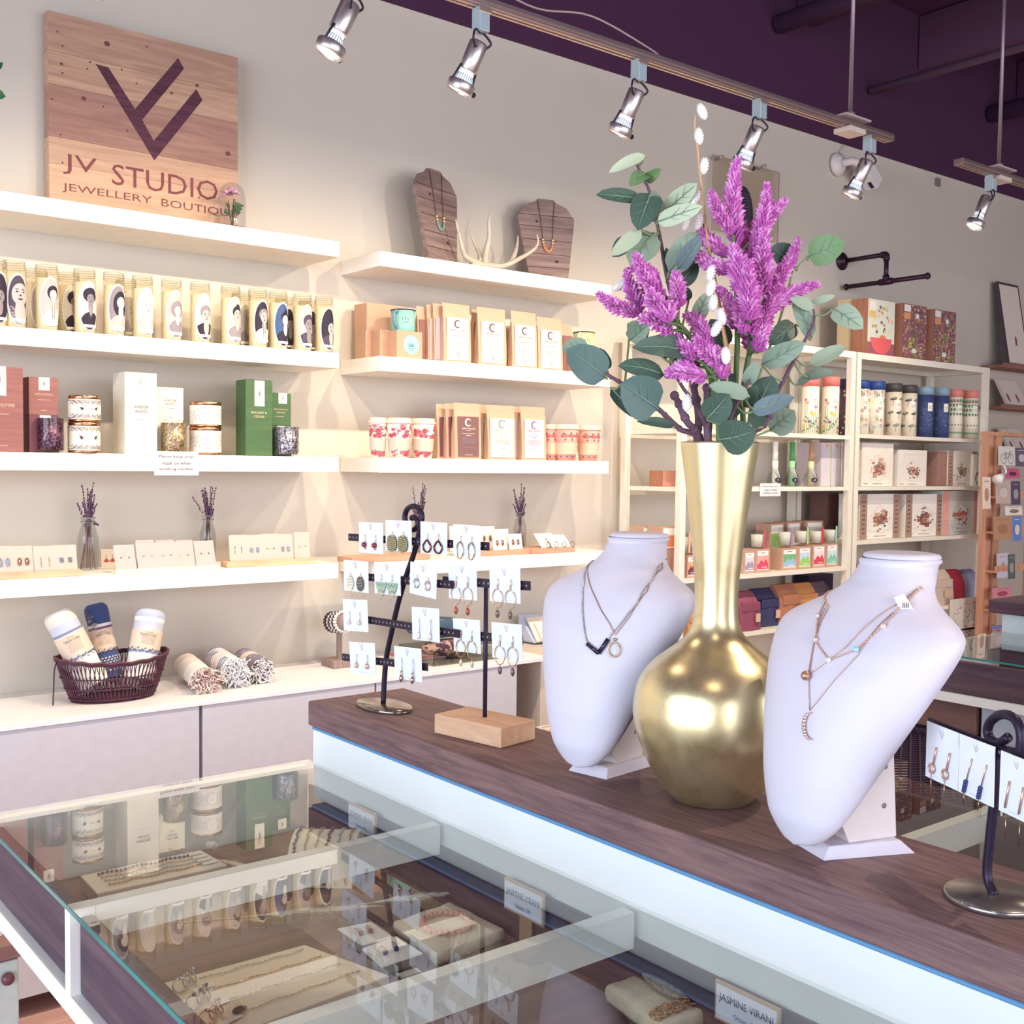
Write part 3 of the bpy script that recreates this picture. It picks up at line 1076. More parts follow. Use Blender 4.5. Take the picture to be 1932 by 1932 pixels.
def roll(base, tip, r, label, bands, tx=None, group='rolled towels', paper=None, fringe=None, patt=None):
    """rolled towel from base to tip; bands: list of (u0,u1,colour)"""
    base, tip = Vector(base), Vector(tip)
    ax = (tip-base).normalized()
    L = (tip-base).length
    T = ax.to_track_quat('Z', 'Y').to_matrix().to_4x4()
    # rotate so that local -Y... faces the shop front
    T.translation = base
    Ti = T.to_3x3().inverted()
    fd = Ti @ Vector((-.5, -.86, 0))
    af = math.degrees(math.atan2(fd.y, fd.x))
    t = thing('rolled_towel', label, 'towel', base, group=group)
    b = MB(base)
    nb = []
    for u0, u1, c in bands:
        m_ = mat(c, .9, sheen=.3, bump=.3, scale=120)
        k = 6
        prof = []
        for j in range(k+1):
            u = u0+(u1-u0)*j/k
            rr = r*(1+.02*math.sin(u*23)) * (1 if u < .93 else math.sqrt(max(.05, 1-((u-.93)/.075)**2*.5)))
            prof.append((rr, u*L))
        b.open_lathe(prof, m_, n=32, T=T)
    m_ = mat(bands[-1][2], .9, sheen=.3, bump=.3, scale=120)
    prof = [(r*.74, L*.998)]+[(r*(.70-.11*j), L*(1.012 if j % 2 else .985)) for j in range(6)]+[(.0005, L)]
    b.open_lathe(prof, m_, n=24, T=T)
    b.open_lathe([(r, 0), (.0005, .002)], m_, n=24, T=T)
    b.obj('cloth', t)

    def mp(x, z, h=0):
        a = R_(af)+x/r
        rr = r*1.025+h
        return T @ Vector((rr*math.cos(a), rr*math.sin(a), z))
    if patt:
        b = MB(base)
        patt(b, mp, L, r)
        b.obj('woven_pattern', t)
    if paper:
        b = MB(base)
        u0, u1 = paper
        b.open_lathe([(r*1.03, u0*L), (r*1.03, u1*L)], mat('e4cdb9', .8), n=32, T=T)
        mp2 = lambda x, z, h=0: mp(x, z, h+.0008)
        q = (u0+u1)/2*L
        zo = (u1-u0)*L
        if tx:
            b.text(mp2, tx, .012, q+zo*.22, mat('8a7468', .7), w=r*1.15, hgt=.0085)
            b.rect(mp2, .002, q+zo*.34, .024, q+zo*.37, mat('b59a86', .7), nx=4)
            for k in range(6):
                b.rect(mp2, -.008+(k % 2)*.003, q+zo*(.10-.07*k), .032, q+zo*(.10-.07*k)+.0012, mat('b59a86', .7), nx=5)
        for k in range(30):
            a = -1.7+k*.115
            zz = u0*L-.004+.003*math.sin(k*1.7)
            b.tube([mp2(a*r, zz, .0006), mp2((a+.1)*r, zz+.005*(-1)**k, .0015)], .0012, mat('6f6680', .8), n=4)
        b.obj('paper_band', t)
    if fringe:
        b = MB(base)
        rnd = random.Random(fringe[1])
        for k in range(fringe[0]):
            a = rnd.uniform(0, 6.28)
            q = r*math.sqrt(rnd.random())
            p0 = T @ Vector((q*math.cos(a), q*math.sin(a), .0))
            d = -ax*rnd.uniform(.008, .022)+Vector((rnd.uniform(-.018, .018), rnd.uniform(-.010, .006), rnd.uniform(-.012, .012)))
            p1 = p0+d*.6
            p2 = p0+d+Vector((rnd.uniform(-.01, .01), rnd.uniform(-.006, .004), rnd.uniform(-.010, .004)))
            p1.z, p2.z = max(p1.z, ZC+.003), max(p2.z, ZC+.002)
            b.tube([p0, p1, p2], [.0024, .0022, .0012], mat(fringe[2][k % len(fringe[2])], .9, sheen=.2), n=4)
        b.obj('fringe', t)
    return t


def tower_pt(px, py, Y):
    return on(px, py, 1, Y)


def p_diamond(b, mp, L, r):
    m_ = mat('9aa0ae', .9)
    for k in range(5):
        x, z = -.028+.004*k, L*(.90-.055*k)
        x += .010*(k % 2)
        b.poly(mp, [(x-.012, z), (x, z+.006), (x+.012, z), (x, z-.006)], m_, h=.0006)
    m2 = mat('e8e2dc', .9)
    for i in range(-4, 5):
        for k in range(6):
            x, z = i*.010+(k % 2)*.005, L*.10+k*.0075
            b.poly(mp, [(x-.004, z), (x, z+.003), (x+.004, z), (x, z-.003)], m2, h=.0006)


# towels upright in basket (local centre of basket: bx,by)
a = tower_pt(117, 1150, 3.27)
c = tower_pt(178, 1290, 3.27)
roll((c.x, 3.27, ZC+.05), (a.x, 3.32, a.z-.012), .043, 'cream and pale blue rolled towel, leftmost in the basket, with paper band', [(0, .38, 'f0ebe4'), (.38, .42, '9aa6c4'), (.42, .70, 'e8dfd8'), (.70, .73, '7f86a8'), (.73, .84, 'c3c9dc'), (.84, 1, 'ddd6cc')], 'TURKISH TOWEL', paper=(.40, .70))
a = tower_pt(197, 1141, 3.30)
c = tower_pt(220, 1270, 3.30)
roll((c.x, 3.345, ZC+.05), (a.x, 3.385, a.z-.008), .034, 'navy blue rolled towel with pale diamonds in the middle of the basket', [(0, .36, '4a5a8c'), (.36, .66, 'e4d5cc'), (.66, .69, '6b5478'), (.69, .73, 'efe6df'), (.73, 1, '3a4a7c')], 'TURKISH TOWEL', paper=(.38, .66), patt=p_diamond)
a = tower_pt(292, 1146, 3.27)
c = tower_pt(262, 1280, 3.27)
roll((c.x, 3.265, ZC+.05), (a.x, 3.30, a.z-.012), .043, 'white and grey blue rolled towel, rightmost in the basket', [(0, .36, 'f4f0ec'), (.36, .40, 'a3aabf'), (.40, .70, 'e8dfd8'), (.70, .82, 'c5cad6'), (.82, .88, 'efe8e2'), (.88, 1, 'b6bdd2')], 'TURKISH TOWEL', paper=(.42, .70))


# rolled throws lying beside the basket
def p_wave(b, mp, L, r):
    m_ = mat('5a587a', .9)
    for k, u in enumerate((.12, .20, .26, .62, .70, .78, .86)):
        b.line(mp, [(x*.006-.05, L*u+.004*math.sin(x*.9+k)) for x in range(17)], .0035, m_, h=.0008)


def p_dash(b, mp, L, r):
    m_ = mat('d8cfcc', .9)
    rnd = random.Random(5)
    for k in range(26):
        x, z = rnd.uniform(-.05, .05), L*rnd.choice([.1, .2, .3, .7, .8, .9])
        b.disc(mp, x, z, .007, .0022, m_, h=.0008, n=8, rot=.5)


roll((1.365, 3.19, ZC+.040), (1.40, 3.42, ZC+.052), .0375, 'cream rolled throw with pinkish fringe beside the basket', [(0, .3, 'e6d9cf'), (.3, .36, 'f4efe8'), (.36, .7, 'ddd0c8'), (.7, 1, 'c9b9b4')], group='rolled fringed throws', fringe=(260, 1, ['e8ddd2', 'efe6dc', 'd9c6bc', 'c98a90']))
roll((1.478, 3.215, ZC+.048), (1.50, 3.42, ZC+.058), .041, 'navy striped rolled throw with pale fringe, middle of the three lying rolls', [(0, .36, 'd9d6de'), (.36, .56, 'dccbc0'), (.56, 1, 'cfcbd6')], group='rolled fringed throws', patt=p_wave, fringe=(260, 2, ['eceaea', 'f3f0ee', 'dfe0e8']))
roll((1.575, 3.235, ZC+.040), (1.60, 3.42, ZC+.048), .0375, 'grey rolled throw with pale dashes and white fringe, rightmost lying roll', [(0, .45, '6a5f74'), (.45, .65, 'd3c2b6'), (.65, 1, '75697c')], group='rolled fringed throws', patt=p_dash, fringe=(150, 3, ['efeae8', 'e2dde0']))

# bracelet stand
px = on(620, 1255, 2, ZC)
bs = (1.925, 3.36, ZC)
t = thing('bracelet_stand', 'grey wooden T shaped bracelet stand at the right end of the low cabinet', 'display stand', bs)
GW = mat('a08c84', .7, kind='woodz', scale=40, col2='857069')
b = MB()
b.box(-.045, -.045, 0, .045, .045, .026, GW)
b.obj('base', t, bevel=.002)
MB().box(-.0075, -.0075, .026, .0075, .0075, .125, GW).obj('post', t)
b = MB()
Tb = Matrix.Translation((0, 0, .152)) @ Matrix.Rotation(R_(-10), 4, 'Z') @ Matrix.Rotation(R_(82), 4, 'X')
b.lathe([(.027, -.075), (.0285, -.07), (.0285, .07), (.027, .075)], GW, n=28, T=Tb)
b.obj('bar', t)
cs = ['efe6e0', 'efe6e0', '3d2538', 'f0e7e2', '3d2538', 'ece2d8', '3d2538', '3d2538']
nms = ['white bead bracelet nearest the bar end', 'white bead bracelet second from the bar end', 'dark bead bracelet between white ones', 'white bead bracelet in the middle of the bar', 'dark bead bracelet past the middle of the bar', 'cream bead bracelet toward the wall end', 'dark bead bracelet near the wall end', 'dark bead bracelet at the wall end of the bar']
Tw = Matrix.Translation(bs) @ Tb
for k in range(8):
    z = .056-k*.0165
    cen = Tw @ Vector((0, 0, z))
    b = MB(cen)
    for j in range(20):
        a = 2*PI*j/20
        b.ball(Tw @ Vector((.0335*math.cos(a), .0335*math.sin(a), z+.0015*math.sin(a*2+k))), .0052, mat(cs[k], .3), n=7)
    b.thing('bead_bracelet', nms[k]+' of the wooden stand', 'bracelet', 'bead bracelets on the stand')

# things on the cabinet behind the earring stands
b = MB((2.12, 3.2, ZC))
p = on(690, 1228, 2, ZC)
q = thing('magazine_stack', 'small stack of magazines with red cover behind the scroll earring stand', 'magazines', (p.x+.06, 3.33, ZC))
b = MB()
for k, c in enumerate(('b9a9a6', 'c9b8b4', 'b8606a')):
    b.box(-.085+.004*k, -.06-.004*k, .006*k, .085+.003*k, .06, .006*k+.0055, mat(c, .6))
b.obj('pages', q)
b = MB()
b.box(-.07, -.05, .0181, -.01, .03, .0186, mat('4a3c55', .6)).box(.0, -.05, .0181, .06, .02, .0186, mat('d9cfd0', .6))
b.obj('cover_print', q)
# clear acrylic tray with pouches
p = on(800, 1225, 2, ZC)
q = thing('acrylic_tray', 'clear acrylic tray holding fabric pouches, behind the earring stands', 'tray', (2.33, 3.27, ZC))
b = MB()
g2 = mat('e6e8e4', .05, kind='glass', spec=1.5)
b.box(-.15, -.11, .0, .15, .11, .004, g2)
for x0, y0, x1, y1 in ((-.15, -.11, .15, -.106), (-.15, .106, .15, .11), (-.15, -.11, -.146, .11), (.146, -.11, .15, .11)):
    b.box(x0, y0, .004, x1, y1, .05, g2)
b.obj('tray', q)


def pouch(loc, size, rot, label, col, col2=None, kind='', group='fabric pouches'):
    b = MB()
    sx, sy, sz = size
    n = 14
    vs, fs = [], []
    rnd = random.Random(int(loc[0]*1000))
    for k in range(9):
        u = k/8
        rr = math.sin(PI*min(.97, max(.03, u)))**.45
        for j in range(n):
            a = 2*PI*j/n
            w_ = 1+.06*rnd.uniform(-1, 1)
            x = abs(math.cos(a))**.6*math.copysign(1, math.cos(a))
            y = abs(math.sin(a))**.6*math.copysign(1, math.sin(a))
            vs.append((sx*(u-.5), sy*.5*x*rr*w_, sz*.5*(1+y*rr*w_)))
    for k in range(8):
        for j in range(n):
            j2 = (j+1) % n
            fs.append((k*n+j, k*n+j2, (k+1)*n+j2, (k+1)*n+j))
    fs += [tuple(range(n-1, -1, -1)), tuple(8*n+j for j in range(n))]
    T = Matrix.Translation(loc) @ Matrix.Rotation(rot, 4, 'Z')
    b.o = Vector(loc)
    m_ = mat(col, .85, kind=kind, scale=60 if kind else 30, col2=col2, bump=.3)
    b.add(vs, fs, m_, True, T)
    mz = mat('cfc4c4', .4)
    b.tube([T @ Vector((-sx*.42, -sy*.30, sz*.86)), T @ Vector((0, -sy*.34, sz*.93)), T @ Vector((sx*.42, -sy*.30, sz*.86))], .002, mz, n=5)
    return b.thing('fabric_pouch', label, 'pouch', group, sub=1)


pouch((2.33, 3.28, ZC+.006), (.22, .09, .062), -.2, 'leopard print pouch in the acrylic tray', 'b58f7c', '4a2f42', 'speck')
pouch((2.30, 3.30, ZC+.072), (.25, .10, .075), -.25, 'dark green zipped pouch on top of the leopard print one', '3f5566')
# card display and wrapped cards near the right end
p = on(1015, 1190, 2, ZC)
q = thing('acrylic_card_holder', 'slanted clear holder with wrapped cream card sets left of the left bust', 'card holder', (2.86, 3.40, ZC))
# its own small white cabinet
MB((2.9, 3.36, 0)).box(2.645, 3.14, 0, 3.20, WALLY-.002, .800, mat('cfc2b4', .5)).thing('storage_unit', 'beige storage block between the low cabinets and the white shelving', 'cabinet', bevel=.002)
b = MB()
b.box(-.075, -.05, .001, .075, .05, .005, mat('c6cde0', .2))
b.add([(-.075, .05, .004), (.075, .05, .004), (.075, -.05, .004), (-.075, -.05, .004), (-.075, .045, .10), (.075, .045, .10)], [(3, 2, 5, 4), (0, 4, 5, 1), (0, 3, 4), (1, 5, 2)], mat('c3cbe2', .3))
b.obj('stand', q)
for k in range(2):
    b = MB((2.86, 3.345-.01*k, ZC+.03))
    T = Matrix.Translation((2.85+.02*k, 3.343-.012*k, ZC+.006)) @ Matrix.Rotation(R_(-38), 4, 'X')
    b.box(-.055, -.003, 0, .055, .003, .11-.02*k, mat('e9d9c9', .4), T=T)
    b.thing('wrapped_card_set', ['cellophane wrapped cream card set at the back of the slanted holder', 'cellophane wrapped cream card set at the front of the slanted holder'][k], 'card set', 'wrapped card sets')
# ================================================================ right bay: top shelf
ZT = 2.2115
WOB = mat('a58c80', .75, kind='woodx', scale=20, col2='7c6462', bump=.5)
WOS = mat('a8776b', .7, kind='woodz', scale=20, col2='8c5f58')


def wood_bust(loc, rz, w_, h, label, nk, bead):
    t = thing('wooden_bust', label, 'necklace display', loc, rz)
    lean = .045
    v = Vector((0, lean, h)).normalized()
    mp = plane((0, -.03, 0), (1, 0, 0), v, Vector((1, 0, 0)).cross(v))
    L = math.hypot(h, lean)
    hw = w_/2
    out = [(-hw*.66, 0), (-hw*.97, L*.70), (-hw*.99, L*.78), (-hw*.74, L*.91), (-hw*.58, L*.935), (-hw*.36, L*.965), (-hw*.28, L), (hw*.28, L), (hw*.36, L*.965), (hw*.58, L*.935), (hw*.74, L*.91), (hw*.99, L*.78), (hw*.97, L*.70), (hw*.66, 0)]
    b = MB()
    b.prism(mp, out, WOB, -.016)
    b.obj('board', t)
    b = MB()
    dk = mat('43303c', .9)
    for u in (.17, .33, .50, .66, .80):
        hh = hw*(.66+.31*min(1, u/.7)) if u < .7 else hw*.97
        b.rect(mp, -hh*.99, L*u-.0012, hh*.99, L*u+.0012, dk, h=.0006)
    b.disc(mp, hw*.3, L*.25, .008, .006, dk, h=.0007, n=10)
    b.disc(mp, -hw*.35, L*.72, .006, .005, dk, h=.0007, n=10)
    b.line(mp, [(-hw*.3, L*.08), (hw*.1, L*.085)], .0012, dk)
    b.line(mp, [(-hw*.5, L*.42), (-hw*.1, L*.41)], .0012, dk)
    b.obj('plank_gaps', t)
    b = MB()
    b.add([(-.006, -.015, 0), (.006, -.015, 0), (.006, .065, 0), (-.006, .065, 0), (-.006, .0, h*.6), (.006, .0, h*.6), (.006, .02, h*.6), (-.006, .02, h*.6)],
          [(0, 1, 5, 4), (1, 2, 6, 5), (2, 3, 7, 6), (3, 0, 4, 7), (4, 5, 6, 7), (0, 3, 2, 1)], WOS)
    b.obj('back_support', t)
    M = Matrix.Translation(loc) @ Matrix.Rotation(rz, 4, 'Z')
    b = MB(M @ mp(0, L*.5, .003))
    pts = [(-hw*.30, L*.97), (-hw*.22, L*.75), (-hw*.17, L*.50)]
    b.tube([M @ mp(x, y, .003) for x, y in pts], .0012, mat('6e4a48', .5, .3), n=5)
    b.tube([M @ mp(-x, y, .003) for x, y in pts], .0012, mat('6e4a48', .5, .3), n=5)
    for k in range(13):
        a = PI*k/12
        x, y = -hw*.17*math.cos(a), L*.50-.045*math.sin(a)
        c = nk[0] if k in (0, 1, 11, 12) else nk[1]
        b.ball(M @ mp(x, y, .005), .0058, mat(c, .3, .5 if k in (0, 1, 11, 12) else 0), n=8)
    b.thing('beaded_necklace', bead, 'necklace', 'necklaces on the wooden busts')
    return t


pA = on(840, 487, 2, ZT)
pA = Vector((on(825, 480, 1, 3.37).x, 3.37, ZT))
wood_bust(pA, R_(17), .24, .345, 'barnwood necklace bust turned sideways at the left of the top right shelf', ('e6c9a0', '8fa89a'), 'short necklace with green beads on the left wooden bust')
pB = Vector((on(1032, 515, 1, 3.38).x, 3.385, ZT))
wood_bust(pB, R_(-17), .24, .325, 'barnwood necklace bust facing the shop beside the antler', ('e6c9a0', 'e0936a'), 'short necklace with orange beads on the right wooden bust')

# antler
b = MB((on(930, 490, 1, 3.32).x, 3.32, ZT))
AM = mat('ded2bf', .5, kind='woodx', scale=15, col2='c4b29c')


def an(pts, r0, r1, Y0=3.32, Y1=3.30):
    P = [on(620+x*.3364, y*.3364, 1, Y0+(Y1-Y0)*i/(len(pts)-1)) for i, (x, y) in enumerate(pts)]
    for p in P:
        p.z = max(p.z, ZT+.009)
    P = bez(P, 5)
    n = len(P)
    b.tube(P, [r0+(r1-r0)*(i/(n-1))**1.3 for i in range(n)], AM, n=10)


an([(850, 1478), (770, 1440), (740, 1350), (712, 1230)], .0125, .002, 3.32, 3.29)
an([(850, 1465), (845, 1420), (815, 1360), (790, 1295)], .010, .002, 3.33, 3.37)
an([(880, 1475), (880, 1430), (900, 1330), (900, 1230), (920, 1160)], .013, .0018, 3.32, 3.31)
an([(800, 1478), (900, 1488), (985, 1490), (1080, 1445), (1150, 1400), (1175, 1360), (1168, 1315)], .0125, .002, 3.32, 3.28)
an([(1020, 1475), (1045, 1420), (1058, 1370), (1062, 1322)], .010, .0018, 3.31, 3.35)
b.thing('deer_antler', 'pale branching deer antler lying between the two wooden busts', 'antler')

# ---------------------------------------------------------------- second shelf: kraft boxes, mugs, pouches
Z2 = 1.8625


def sbox(name, label, cat, x0, x1, ytop, Y, z0, dep, m, group=None, **k):
    return pbox(name, label, cat, x0, x1, ytop, Y, z0, dep, m, group=group, **k)


GK = 'kraft mug boxes'
sbox('kraft_box', 'plain kraft box at the left end of the second right shelf, lower row', 'box', 690, 722, 624, 3.385, Z2, .075, C_KRAFT, GK)
sbox('kraft_box', 'plain kraft box in the lower row, half behind the one with the round sticker', 'box', 717, 752, 623, 3.325, Z2, .08, mat('c2987d', .8), GK)


def stick(b, mp, w_, h):
    b.disc(mp, w_*.06, h*.5, .033, .033, mat('86c2b2', .6), h=.0005, n=28)
    b.disc(mp, w_*.06, h*.5, .030, .030, mat('9ad0bf', .6), h=.0007, n=28)
    tq = mat('3f8f8a', .6)
    for s in (-1, 0, 1):
        b.poly(mp, [(w_*.06+s*.007-.004, h*.5-.006), (w_*.06+s*.007, h*.5+.012), (w_*.06+s*.007+.004, h*.5-.006)], tq, h=.0009)
    b.rect(mp, w_*.06-.012, h*.5-.013, w_*.06+.012, h*.5-.011, tq, h=.0009)
    b.rect(mp, w_*.06-.009, h*.5-.020, w_*.06+.009, h*.5-.0185, tq, h=.0009)


sbox('kraft_box', 'kraft box with a round mint sticker under the teal mug', 'box', 749, 797, 625, 3.262, Z2, .085, mat('c79c80', .8), GK, deco=stick)
zt = on(700, 624, 1, 3.385).z+.0008
sbox('kraft_box', 'plain kraft box stacked on top behind the teal mug', 'box', 692, 760, 574.5, 3.39, zt, .085, mat('c99f85', .8), GK)


def mug(loc, label, c1, c2, rim):
    t = thing('enamel_mug', label, 'mug', loc, group='enamel mugs')
    b = MB()
    r, h = .042, .074
    m_ = mat(c1, .25)
    b.open_lathe([(r*.93, 0), (r, .004), (r, h), (r-.0015, h), (r-.002, .005), (.0002, .004)], m_, n=36)
    b.open_lathe([(r*.93, 0), (.0002, .0005)], m_, n=36)
    b.obj('cup', t)
    MB().tube([((r+.0005)*math.cos(2*PI*k/36), (r+.0005)*math.sin(2*PI*k/36), h) for k in range(36)], .0022, mat(rim, .3), n=6, closed=True).obj('rim', t)
    b = MB()
    pts = [(-r+.002, 0, h*.86), (-r-.012, 0, h*.90), (-r-.024, 0, h*.70), (-r-.022, 0, h*.35), (-r-.008, 0, h*.17), (-r+.002, 0, h*.22)]
    b.tube(bez(pts, 5), .0045, mat(c2, .25), n=8, flat=1.6)
    b.obj('handle', t)
    b = MB()
    mp = cyl(0, 0, 0, r+.0005, -140)
    q = mat('2f6f72', .5)
    for k, s in ((-.010, 1), (0, 1.3), (.009, .9)):
        b.line(mp, [(k-.004, h*.35), (k, h*.35+.020*s), (k+.004, h*.35)], .0012, q, h=.0003)
    b.line(mp, [(-.016, h*.33), (.016, h*.33)], .0010, q, h=.0003)
    b.obj('tree_print', t)
    return t


zt2 = on(773, 625, 1, 3.262).z+.0008
t = mug((on(760, 600, 1, 3.31).x, 3.308, zt2), 'teal enamel mug with black rim on the kraft boxes', '8cbdb2', '5f8fa0', '2b2233')
t['label'] = 'teal enamel mug with black rim standing on the kraft boxes'
t.rotation_euler = (0, 0, .5)
zk = on(1100, 660, 1, 3.30)
b = MB((zk.x, 3.40, Z2))
sbox('kraft_box', 'plain kraft box under the yellow green mug at the right shelf end', 'box', 1078, 1122, 661, 3.31, Z2, .085, C_KRAFT, GK)
ztm = on(1100, 661, 1, 3.31).z+.0008
m2 = mug((on(1102, 640, 1, 3.35).x, 3.352, ztm), 'yellow green enamel mug with dark rim behind the eucalyptus leaves', 'd6de9a', 'e6e8d0', '2b2233')
m2.rotation_euler = (0, 0, .5)


def teabag(x0, x1, ytop, ybot, Y, z0, label, panel, ink, side=None, title='NEW MOON', extra=None, pat=False, wide=None, group='kraft tea pouches'):
    ym = (ytop+ybot)/2
    a, c = on(x0, ym, 1, Y), on(x1, ym, 1, Y)
    zt = on((x0+x1)/2, ytop, 1, Y+.012).z
    w_, h = c.x-a.x, zt-z0
    org = Vector(((a.x+c.x)/2, Y, z0))
    t = thing('tea_pouch', label, 'tea pouch', org, group=group)
    b = MB(org)
    dep = .032
    vs, fs = [], []
    prof = [(0, dep, 0), (.15, dep, -.001), (.45, dep*.85, .002), (.75, dep*.45, .006), (.86, .003, .011), (1, .0018, .013)]
    for u, d, off in prof:
        ww = w_*(1 if u < .85 else 1.0)/2
        for x, y in ((-ww, off), (ww, off), (ww*.96, off+d), (-ww*.96, off+d)):
            vs.append(org+Vector((x, y, u*h)))
    for k in range(5):
        for j in range(4):
            j2 = (j+1) % 4
            fs.append((k*4+j, k*4+j2, (k+1)*4+j2, (k+1)*4+j))
    fs += [(3, 2, 1, 0), (20, 21, 22, 23)]
    b.add(vs, fs, mat('cfa68b', .75, bump=.2), False)
    b.obj('pouch', t)
    lean = .0059/h
    v = Vector((0, lean, 1)).normalized()
    mp = plane(org+Vector((0, -.0028, 0)), (1, 0, 0), v, Vector((1, 0, 0)).cross(v))
    b = MB(org)
    pw = (wide or .80)*w_/2
    b.prism(mp, [(-pw, h*.04), (pw, h*.04), (pw, h*.76), (-pw, h*.76)], mat(panel, .6), .0006)
    q = lambda x, y, k=0: mp(x, y, k+.0008)
    ik = mat(ink, .6)
    if pat:
        rnd = random.Random(4)
        for k in range(70):
            a_ = rnd.random()
            x, y = (rnd.choice([-1, 1])*pw*rnd.uniform(.78, .93), h*rnd.uniform(.06, .74)) if k % 2 else (pw*rnd.uniform(-.9, .9), h*rnd.choice([rnd.uniform(.06, .14), rnd.uniform(.67, .74)]))
            b.disc(q, x, y, .0028, .0017, mat('c3c3ac', .6), h=.0002, n=6, rot=k)
    if title:
        x0_ = 0
        for k in range(11):
            a0 = .6+k*.45
            r_ = w_*.11
            x, y = r_*math.cos(a0), h*.655+r_*math.sin(a0)
            x2, y2 = r_*math.cos(a0+.45), h*.655+r_*math.sin(a0+.45)
            b.line(q, [(x, y), (x2, y2)], w_*.02*(1+math.sin(k/10*PI)*2), ik)
        b.text(q, title, 0, h*.545, ik, w=w_*.50, hgt=h*.032)
        b.rect(q, -w_*.08, h*.505, w_*.08, h*.511, ik)
        for k, (yy, ww) in enumerate(((.455, .5), (.36, .5), (.34, .5), (.32, .5), (.30, .5), (.28, .46), (.20, .4), (.07, .3))):
            b.rect(q, -w_*ww/2, h*yy, w_*ww/2, h*yy+h*.006, ik if yy in (.455, .07) else C_INK2)
        if extra == 'blend':
            b.rect(q, -w_*.10, h*.415, w_*.10, h*.427, ik)
        elif extra == 'detox':
            b.text(q, 'DETOX', 0, h*.42, ik, w=w_*.28, hgt=h*.022)
        else:
            b.disc(q, 0, h*.15, w_*.05, w_*.06, ik, n=10)
            b.disc(q, 0, h*.15, w_*.035, w_*.045, mat(panel, .6), h=.0007, n=10)
            b.rect(q, -.001, h*.09, .001, h*.13, ik)
    b.obj('label', t)
    return t


GT2 = 'kraft tea pouches on the second shelf'
CP, DK, LV = 'e9ddcf', '8a5f58', 'b5a3a8'
teabag(789, 815, 579, 682, 3.33, Z2, 'kraft tea pouch showing only its left strip behind the teal mug', DK, 'e6d6c8', title=None, group=GT2)
teabag(808, 830, 576, 683, 3.315, Z2, 'narrow visible kraft tea pouch with mauve label, second in the row', LV, 'e6d6c8', title=None, group=GT2)
teabag(820, 846, 574, 683, 3.30, Z2, 'narrow visible kraft tea pouch with mauve label, third in the row', LV, 'e6d6c8', title=None, group=GT2)
teabag(838, 889, 574, 683, 3.275, Z2, 'kraft tea pouch with cream crescent moon label, leftmost full one on the second shelf', CP, '6b5560', group=GT2)
teabag(893, 918, 584, 688, 3.32, Z2, 'kraft tea pouch mostly hidden between the two leftmost full pouches', DK, 'e6d6c8', title=None, group=GT2)
teabag(903, 956, 582, 689, 3.28, Z2, 'kraft tea pouch with cream crescent moon label, second full one on the second shelf', CP, '6b5560', group=GT2)
teabag(967, 1014, 589, 695, 3.285, Z2, 'kraft tea pouch with cream crescent moon label, third full one on the second shelf', CP, '6b5560', group=GT2)
teabag(1016, 1062, 600, 697, 3.285, Z2, 'kraft tea pouch with cream crescent moon label, rightmost full one on the second shelf', CP, '6b5560', group=GT2)
teabag(1060, 1082, 612, 699, 3.33, Z2, 'plain kraft tea pouch edge right of the last full pouch', DK, 'e6d6c8', title=None, group=GT2)
a, c = on(950, 640, 1, 3.40), on(985, 690, 1, 3.40)
for i, (xa, xb, yt) in enumerate(((946, 972, 604), (1004, 1024, 612))):
    pbox('cream_box', ['small cream box with grey foot seen between the middle tea pouches', 'thin cream box seen between the two rightmost tea pouches'][i], 'box', xa, xb, yt, 3.40, Z2, .05, mat('f3e9d8', .6), group='cream boxes behind the pouches',
         deco=lambda b, mp, w_, h: b.rect(mp, -w_*.48, 0.001, w_*.48, h*.32, mat('a89c98', .6), h=.0005))

# ---------------------------------------------------------------- third shelf: travel cups and pouches
GC1, GC2 = 'floral bamboo cups', 'pink bamboo cups'


